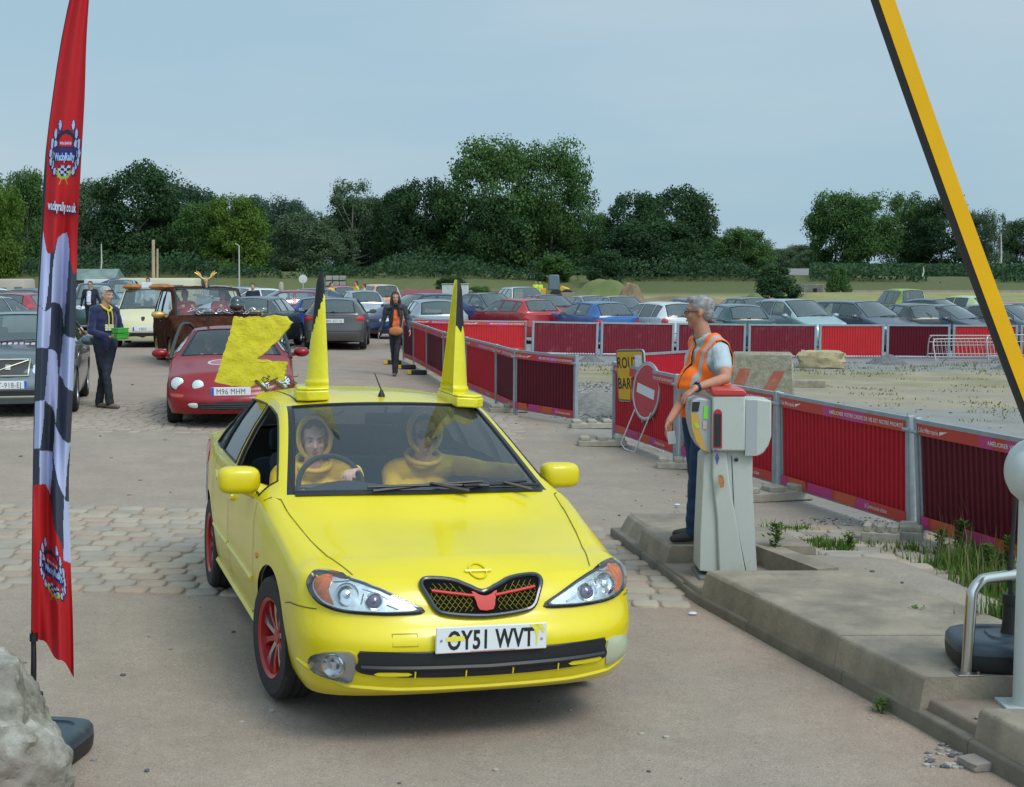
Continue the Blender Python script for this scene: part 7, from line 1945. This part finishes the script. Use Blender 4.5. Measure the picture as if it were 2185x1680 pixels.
    simple('standing_stone',at(601,120),'upright pale stone post left of the left roof cone','stone post',[('stone',mat('stone_pale',(.34,.31,.24),.9),lambda m:m.tube([(0,0,0),(0,0,.9),(.02,0,1.35),(.02,0,1.5)],[.25,.24,.2,.08],8))])
    def disc(m): m.lathe([(.36,-.02),(.36,.02)],20,X=Matrix.Translation(V((0,0,1.75)))@Matrix.Rotation(R(90),4,'X'))
    simple('road_sign',at(648,118),'tiny round white road sign on a post, left of the left roof cone','road sign',[('post',mat('post_grey',(.4,.4,.4),.5),lambda m:m.tube([(0,0,0),(0,0,1.7)],.04,6)),('sign_face',mat('sign_white'),disc)])
    for x,yt,d,r_,lb in ((329,512,90,.12,'taller wooden pole behind the furry vehicle'),(337,531,92,.08,'shorter pale pole behind the furry vehicle')):
        a=at(x,d); t=P(x-2 if x<333 else x-1,yt,d); mb=MB(); mb.tube([V((0,0,0)),t-a],[r_,r_*.8],8); tag(mb.build('wooden_pole',[mat('pole_wood',(.42,.33,.2),.8,var=.15,vs=2)],loc=a),lb,'pole')
    a=at(512,130); t=P(510,524,130); mb=MB(); mb.tube([V((0,0,0)),t-a,t-a+V((-.35,0,.15))],[.09,.06,.05],8); tag(mb.build('lamp_post',[mat('post_grey')],loc=a),'slim grey lamp post in front of the yellow-green tree','lamp post')
    # loader
    yel=mat('loader_yellow',(.60,.34,.03),.5); dkc=mat('loader_glass',(.10,.14,.15),.2)
    simple('wheel_loader',at(1184,118),'yellow wheel loader with dark cab beside the two workers','loader',[('cab',dkc,lambda m:m.box((-.1,0,1.75),(1.0,1.2,1.3),bev=.08,taper=(.85,.85))),('hood',yel,lambda m:m.box((.75,0,1.0),(.9,1.2,.8),bev=.12,rot=Matrix.Rotation(R(20),4,'Y'))),('bucket_arm',yel,lambda m:(m.box((-.95,-.2,.9),(.5,.3,.7),bev=.08))),
        ('wheel',mat('tyre_rubber'),lambda m:m.lathe([(.2,-.25),(.55,-.25),(.6,-.15),(.6,.15),(.55,.25),(.2,.25)],20,X=Matrix.Translation(V((.1,-.6,.6)))@Matrix.Rotation(R(90),4,'X'))),('wheel',mat('tyre_rubber'),lambda m:m.lathe([(.2,-.25),(.55,-.25),(.6,-.15),(.6,.15),(.55,.25),(.2,.25)],20,X=Matrix.Translation(V((1.0,-.6,.6)))@Matrix.Rotation(R(90),4,'X')))])
    X=Matrix.Rotation(R(90),4,'Y')
    mb=MB(); mb.tube([V((-.8,0,.55)),V((.6,.4,.55))],.5,16); tag(mb.build('concrete_pipe',[mat('pipe_brown',(.16,.13,.10),.9)],loc=at(1218,108)),'brown pipe section right of the wheel loader','pipe')
    # caravans, camper, shed, parasol
    win=mat('caravan_window',(.12,.15,.17),.15)
    simple('caravan',at(37,82),'beige caravan at the far left behind the parked cars','caravan',[('body',mat('caravan_beige',(.42,.37,.30),.5),lambda m:m.box((0,0,1.05),(1.75,2,1.5),bev=.12,seg=2,taper=(.92,1))),('window',win,lambda m:m.box((-.35,-1.01,1.15),(.3,.03,.3))),('window',win,lambda m:m.box((.5,-1.01,1.15),(.45,.03,.38)))])
    simple('caravan',at(219,72),'small white caravan with red skirt behind the man in the white shirt','caravan',[('body',wh,lambda m:m.box((0,0,1.15),(1.35,2,1.3),bev=.12,seg=2,taper=(.92,1))),('skirt',mat('skirt_red',(.30,.05,.04),.6),lambda m:m.box((0,-.98,.55),(1.3,.06,.14))),('window',win,lambda m:m.box((-.0,-1.01,1.25),(.5,.03,.32)))])
    simple('camper',at(345,78),'long cream camper roof behind the cream car','camper van',[('body',mat('camper_cream',(.55,.52,.36),.5),lambda m:m.box((0,0,1.1),(4.2,2,1.5),bev=.15,seg=2)),('window',win,lambda m:m.box((.9,-1.01,1.3),(1.2,.03,.35))),('window',win,lambda m:m.box((-1.0,-1.01,1.3),(.9,.03,.35)))])
    simple('parasol',at(246,68),'dark purple parasol above the cars, right of the white caravan','parasol',[('canopy',mat('canopy_purple',(.06,.05,.12),.8),lambda m:m.lathe([(.85,1.55),(.45,1.72),(.02,1.86)],8,cap0=False,cap1=False)),('pole',mat('post_grey'),lambda m:m.tube([(0,0,0),(0,0,1.8)],.025,6))])
    def gable(m,w,dp,z0,z1,ov=0): m.add([(-w,-dp,z0),(w,-dp,z0),(w,dp,z0),(-w,dp,z0),(-w*.96,0,z1),(w*.96,0,z1)],[(0,1,5,4),(2,3,4,5),(1,2,5),(3,0,4),(0,3,2,1)])
    simple('shed',at(212,112),'low shed with striped grey-green roof at the left, in front of the trees','shed',[('wall',mat('shed_wall',(.12,.11,.09),.9),lambda m:m.box((0,0,.85),(3.3,3.2,1.7))),('roof',mat('shed_roof',(.22,.28,.25),.6,two=(.10,.14,.12),vs=1.2),lambda m:gable(m,1.8,1.9,1.65,2.55))])
    simple('house',at(1725,215)-V((0,0,1.5)),'long low brick building with grey roof between the trees','house',[('wall',mat('brick_pale',(.30,.14,.10),.9),lambda m:m.box((0,0,.5),(6.4,5,1.8))),('roof',mat('roof_grey',(.20,.19,.18),.8),lambda m:gable(m,3.5,3,1.35,2.7)),('chimney',mat('brick_pale'),lambda m:m.box((.9,0,2.6),(.4,.4,.6)))])
    simple('concrete_ruin',at(1726,128),'grey concrete wall with a dark hole below the grassy bank','wall',[('wall',mat('ruin_grey',(.18,.17,.15),.95,var=.3,vs=1.5),lambda m:m.box((0,0,.7),(2.4,.8,1.9),bev=.05)),('opening',mat('car_black_trim'),lambda m:m.box((.4,-.41,1.1),(.35,.03,.35)))])
    simple('tarpaulin',at(1745,108),'bright blue tarpaulin lying on the ground','tarpaulin',[('sheet',mat('tarp_blue',(.03,.14,.5),.6),lambda m:m.ball((0,0,.1),(.95,.8,.25),14))])
    simple('retaining_wall',at(2000,134),'long pale retaining wall below the right grassy bank','wall',[('wall',mat('wall_long',(.30,.26,.22),.9,var=.15,vs=1),lambda m:m.box((0,0,.75),(24,.4,.5)))])
    # dry slope
    mb=MB(); rows=[]
    for i in range(40):
        x=(1640+i*22-1092)/FOC*122; rows.append([V(((x),y,tz(x,y)+.02+.95*smooth(106,122,y)*smooth(1640,1720,1640+i*22)*(1-smooth(124,133,y)))) for y in (104,107,110,113,116,119,122,125,128,131,134)])
    mb.grid(rows); o=mb.build('dry_slope',[mat('dry_grass',(.30,.27,.10),.95,two=(.20,.20,.07),vs=.4)],ang=60); 
    if o.data.polygons[5].normal.z<0: o.data.flip_normals()
    tag(o,kind='structure')
    # weeds
    gm=leafmat('weed_green',(.06,.13,.02),(.12,.20,.04)); gd=leafmat('weed_dry',(.20,.19,.07),(.26,.24,.10))
    W_=lambda x,y: G(x,y)
    S=[]
    for (x,y,rx,ry,n,h) in ((2075,1225,.28,.25,600,1.1),(2105,1185,.22,.2,260,1.6),(2140,1270,.28,.28,700,1.0),(2015,1225,.2,.18,220,.75),(1940,1180,.2,.1,90,.6),(2085,1150,.2,.12,150,1.7),(1700,1133,.16,.08,160,.35),(1745,1160,.12,.07,120,.4),(1765,1170,.2,.08,160,.5),(1790,1183,.12,.06,80,.6),(1820,1165,.3,.1,120,.4),(2165,1330,.25,.1,300,1.0),(1642,1140,.1,.1,40,.7),(1680,1180,.12,.1,60,.6)):
        p=W_(x,y); S.append((p.x,p.y,rx,ry,n,h))
    blades('weeds','tall green weeds and grasses along the foot of the near fence',S,gm,3,h=(.08,.22),w=.006)
    blades('dry_grass_stalks','thin dry stalks among the weeds by the near fence',[(p_[0],p_[1],p_[2]*1.3,p_[3],int(p_[4]*.12),p_[5]*1.3) for p_ in S[:7]],gd,5,h=(.15,.32),w=.003,lean=.3)
    S=[]; r=random.Random(8)
    for k in range(90):
        x=r.uniform(1250,2185); y=r.uniform(775,800); p=G(x,y); S.append((p.x,p.y,.5,.35,26,.5))
    for k in range(40):
        x=r.uniform(1700,2180); y=r.uniform(800,900); p=G(x,y); S.append((p.x,p.y,.4,.3,14,.4))
    blades('grass_tufts','short dry grass growing in the waste ground behind the near fence',S,leafmat('grass_yellow',(.17,.17,.05),(.25,.23,.09)),9,h=(.05,.16),w=.012)
    for i,(x,y,h,lb) in enumerate(((2085,1150,.62,'tallest leafy weed in front of the dark fence panel'),(2050,1205,.34,'bushy weed left of the tallest leafy weed'),(2120,1190,.42,'leafy weed right of the tallest leafy weed'),(2105,1250,.30,'broad weed behind the steel hoop, nearer'),(2005,1190,.22,'small leafy weed by the small concrete block, rightmost'),(2150,1240,.33,'leafy weed behind the black flag pole'),(1655,1190,.22,'small weed growing beside the ticket machine recess'),(1810,1175,.14,'low leafy weed near the small concrete block'),(1882,1522,.07,'tiny weed growing at the foot of the kerb'),(1955,1316,.06,'tiny weed on the concrete island'),(2100,1600,.14,'weed in the rubble at the end of the kerb'))):
        p=G(x,y); r=random.Random(i); root=empty('weed_plant',p,0,lb,'weed')
        mb=MB(); vs=[];fs=[]
        for k in range(int(60+h*500)):
            z=r.random()**.8*h; a=r.uniform(0,6.28); l=min(.035,h*.35)+.05*(1-z/h)*min(1,h*1.5); d=V((math.cos(a),math.sin(a),.5)); s=V((-d.y,d.x,0))*min(.011,h*.09); b=V((r.gauss(0,.02),r.gauss(0,.02),z)); j=len(vs); vs+=[b,b+d*l*.5+s,b+d*l,b+d*l*.5-s]; fs.append((j,j+1,j+2,j+3))
        mb.v=vs;mb.f=fs;mb.m=[0]*len(fs); mb.build('leaves',[gm],root,ang=0); mb=MB(); mb.tube([(0,0,-.02),(.005,0,h)],[.006,.002],5); mb.build('stem',[gm],root)
    # pebbles and litter
    r=random.Random(12); vs=MB()
    def peb(x,y,s): 
        z=gz(x,y); vs.ball((x,y,z+s*.2),(s,s*r.uniform(.6,1),s*.5),6,rot=Matrix.Rotation(r.uniform(0,3),4,'Z'),m=r.randrange(3))
    for k in range(900):
        y=r.uniform(4.5,26); x=r.uniform(-.36,.42)*y*1.0; f=fence_side(x,y)
        s_=x-kerb_x(y); 
        if y<12 and -.05<s_<1.2: continue
        if s_<0 and r.random()<.72: continue
        peb(x,y,r.uniform(.004,.014)*(1+.06*y))
    for k in range(1100):
        q=G(r.uniform(1210,1330),r.uniform(815,895)); peb(q.x+r.gauss(0,.3),q.y,r.uniform(.01,.035))
    for k in range(500):
        q=G(r.uniform(1690,1960),r.uniform(1105,1160)); peb(q.x,q.y,r.uniform(.006,.02))
    for k in range(160):
        q=G(r.uniform(1975,2160),r.uniform(1590,1640)); peb(q.x,q.y,r.uniform(.006,.022))
    tag(vs.build('pebbles',[mat('pebble_grey',(.22,.21,.2),.9),mat('pebble_pale',(.38,.35,.3),.9),mat('pebble_dark',(.1,.1,.1),.9)],ang=60),'loose pebbles and gravel scattered over the ground','pebbles',kind='stuff')
    for x,y,s_,lb in ((2005,1225,.16,'flat slab of stone among the weeds, nearer'),(2030,1195,.13,'flat slab of stone among the weeds, farther'),(2080,1638,.10,'thin stone flake at the bottom right, lying on the rubble')):
        p=G(x,y); lump('stone_slab',p,(s_,s_*1.3,.04),mat('slab_grey',(.26,.22,.19),.9,var=.1,vs=9),lb,'stone slab',x,R(20),.06,sub=2)
    for x,y,lb in ((1478,1313,'crumpled white paper scrap on the road beside the kerb'),(1445,1080,'white paper scrap on the asphalt left of the attendant'),(2160,1460,'small pale scrap beside the hoop foot')):
        p=G(x,y); mb=MB(); mb.ball(p+V((0,0,.012)),(.03,.02,.012),8); tag(mb.build('paper_scrap',[mat('paper_white')],ang=20),lb,'litter')
build_ground()
road_skip=lambda x,y: (0<=(x-kerb_x(y)) and (x-kerb_x(y))<1.15) or (x>kerb_x(y) and y<9.9)
cm_=[mat('cobble_a',(.38,.315,.24),.85,var=.12,vs=4,bump=.3,bs=40),mat('cobble_b',(.32,.275,.22),.85,var=.12,vs=4,bump=.3,bs=40),mat('cobble_c',(.36,.275,.205),.85,var=.12,vs=4,bump=.3,bs=40)]
cobbles('cobblestones',-6.2,3.6,8.95,12.2,.225,.195,.018,cm_,1,road_skip,edge=.10)
cobbles('cobblestones',-9.5,.0,17.9,22.4,.20,.19,.008,[mat('cobble_d',(.36,.285,.225),.9,var=.12,vs=4),mat('cobble_e',(.335,.27,.215),.9,var=.12,vs=4)],2,None,edge=.5)
kerbs(); site_fence(); signs(); ticket_machine(); barrier()
b1=rubber_base(V((-2.05,5.86,gz(-2,6))),'dark rubber flag base half hidden behind the boulder',rz=R(82),sc_=.84)
b2=rubber_base(V((2.50,6.88,.19)),'dark rubber flag base on the kerb island behind the steel hoop',rz=R(-4))
mb_=MB(); a_=V((2.50,6.88,.52)); mb_.tube([a_,P(2156,1195,6.9),P(2163,1120,6.92),P(2172,1010,6.93)],[.016,.014,.011,.010],8); tag(mb_.build('flag_pole',[mat('pole_black',(.012,.012,.014),.4)]),'thin black pole rising from the right-hand flag base','pole')
feather_flag(); rock(); trees()
hero_scene(); other_cars(); walkers(); litter()
# ---------------------------------------------------------------- camera, sky, sun
def setup_cam():
    cam=bpy.data.cameras.new('camera'); o=bpy.data.objects.new('camera',cam); COL.objects.link(o)
    cam.sensor_width=36; cam.lens=36*FOC/2185; cam.clip_end=5000; cam.clip_start=.1
    o.location=(0,0,HC); o.rotation_euler=(math.pi/2-PITCH,0,0); bpy.context.scene.camera=o
    sc=bpy.context.scene
    sc.view_settings.view_transform='Standard'; sc.view_settings.look='None'; sc.view_settings.exposure=0.0; sc.view_settings.gamma=1
    w=bpy.data.worlds.new('World'); sc.world=w; w.use_nodes=True; nt=w.node_tree; N=nt.nodes; L=nt.links
    sky=N.new('ShaderNodeTexSky'); sky.sky_type='NISHITA'; sky.sun_disc=False
    sky.sun_elevation=R(SUN_EL); sky.sun_rotation=R(SUN_AZ); sky.air_density=1.2; sky.dust_density=2.5; sky.ozone_density=1.5
    bg=N['Background']; bg.inputs[1].default_value=.1
    tc=N.new('ShaderNodeTexCoord'); mp=N.new('ShaderNodeMapping'); mp.inputs['Scale'].default_value=(1,1,5); mp.inputs['Location'].default_value=(.3,.2,.4)
    L.new(tc.outputs['Generated'],mp.inputs[0])
    n=N.new('ShaderNodeTexNoise'); n.inputs['Scale'].default_value=2.2; n.inputs['Detail'].default_value=5; n.inputs['Roughness'].default_value=.5; L.new(mp.outputs[0],n.inputs[0])
    mr=N.new('ShaderNodeMapRange'); mr.inputs[1].default_value=.38; mr.inputs[2].default_value=.66; L.new(n.outputs[0],mr.inputs[0])
    cl=N.new('ShaderNodeMix'); cl.data_type='RGBA'; cl.inputs[6].default_value=(3.9,5.75,7.0,1); cl.inputs[7].default_value=(4.9,6.3,7.3,1); L.new(mr.outputs[0],cl.inputs[0])
    mx=N.new('ShaderNodeMix'); mx.data_type='RGBA'; mx.inputs[0].default_value=.88
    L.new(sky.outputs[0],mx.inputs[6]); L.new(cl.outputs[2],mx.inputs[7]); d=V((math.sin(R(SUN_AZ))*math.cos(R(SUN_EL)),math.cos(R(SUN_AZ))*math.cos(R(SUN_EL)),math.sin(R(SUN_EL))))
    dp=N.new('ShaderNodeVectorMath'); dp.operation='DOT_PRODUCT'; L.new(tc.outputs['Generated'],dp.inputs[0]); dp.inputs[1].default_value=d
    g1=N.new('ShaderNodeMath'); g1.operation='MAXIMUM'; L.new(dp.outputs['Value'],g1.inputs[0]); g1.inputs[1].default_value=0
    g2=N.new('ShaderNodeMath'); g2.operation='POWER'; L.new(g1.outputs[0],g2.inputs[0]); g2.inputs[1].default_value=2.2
    g3=N.new('ShaderNodeMath'); g3.operation='MULTIPLY_ADD'; L.new(g2.outputs[0],g3.inputs[0]); g3.inputs[1].default_value=1.7; g3.inputs[2].default_value=1  # broad hazy-sky glow around the sun, added out of view to brighten the scene
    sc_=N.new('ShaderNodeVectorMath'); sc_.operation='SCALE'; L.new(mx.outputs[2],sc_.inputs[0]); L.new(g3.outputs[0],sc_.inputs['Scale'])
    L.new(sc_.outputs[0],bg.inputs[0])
    s=bpy.data.lights.new('sun','SUN'); s.energy=SUN_E; s.angle=R(22); s.color=(1,.95,.87)
    so=bpy.data.objects.new('sun',s); COL.objects.link(so)
    d=V((math.sin(R(SUN_AZ))*math.cos(R(SUN_EL)),math.cos(R(SUN_AZ))*math.cos(R(SUN_EL)),math.sin(R(SUN_EL))))
    so.rotation_euler=d.to_track_quat('Z','Y').to_euler()
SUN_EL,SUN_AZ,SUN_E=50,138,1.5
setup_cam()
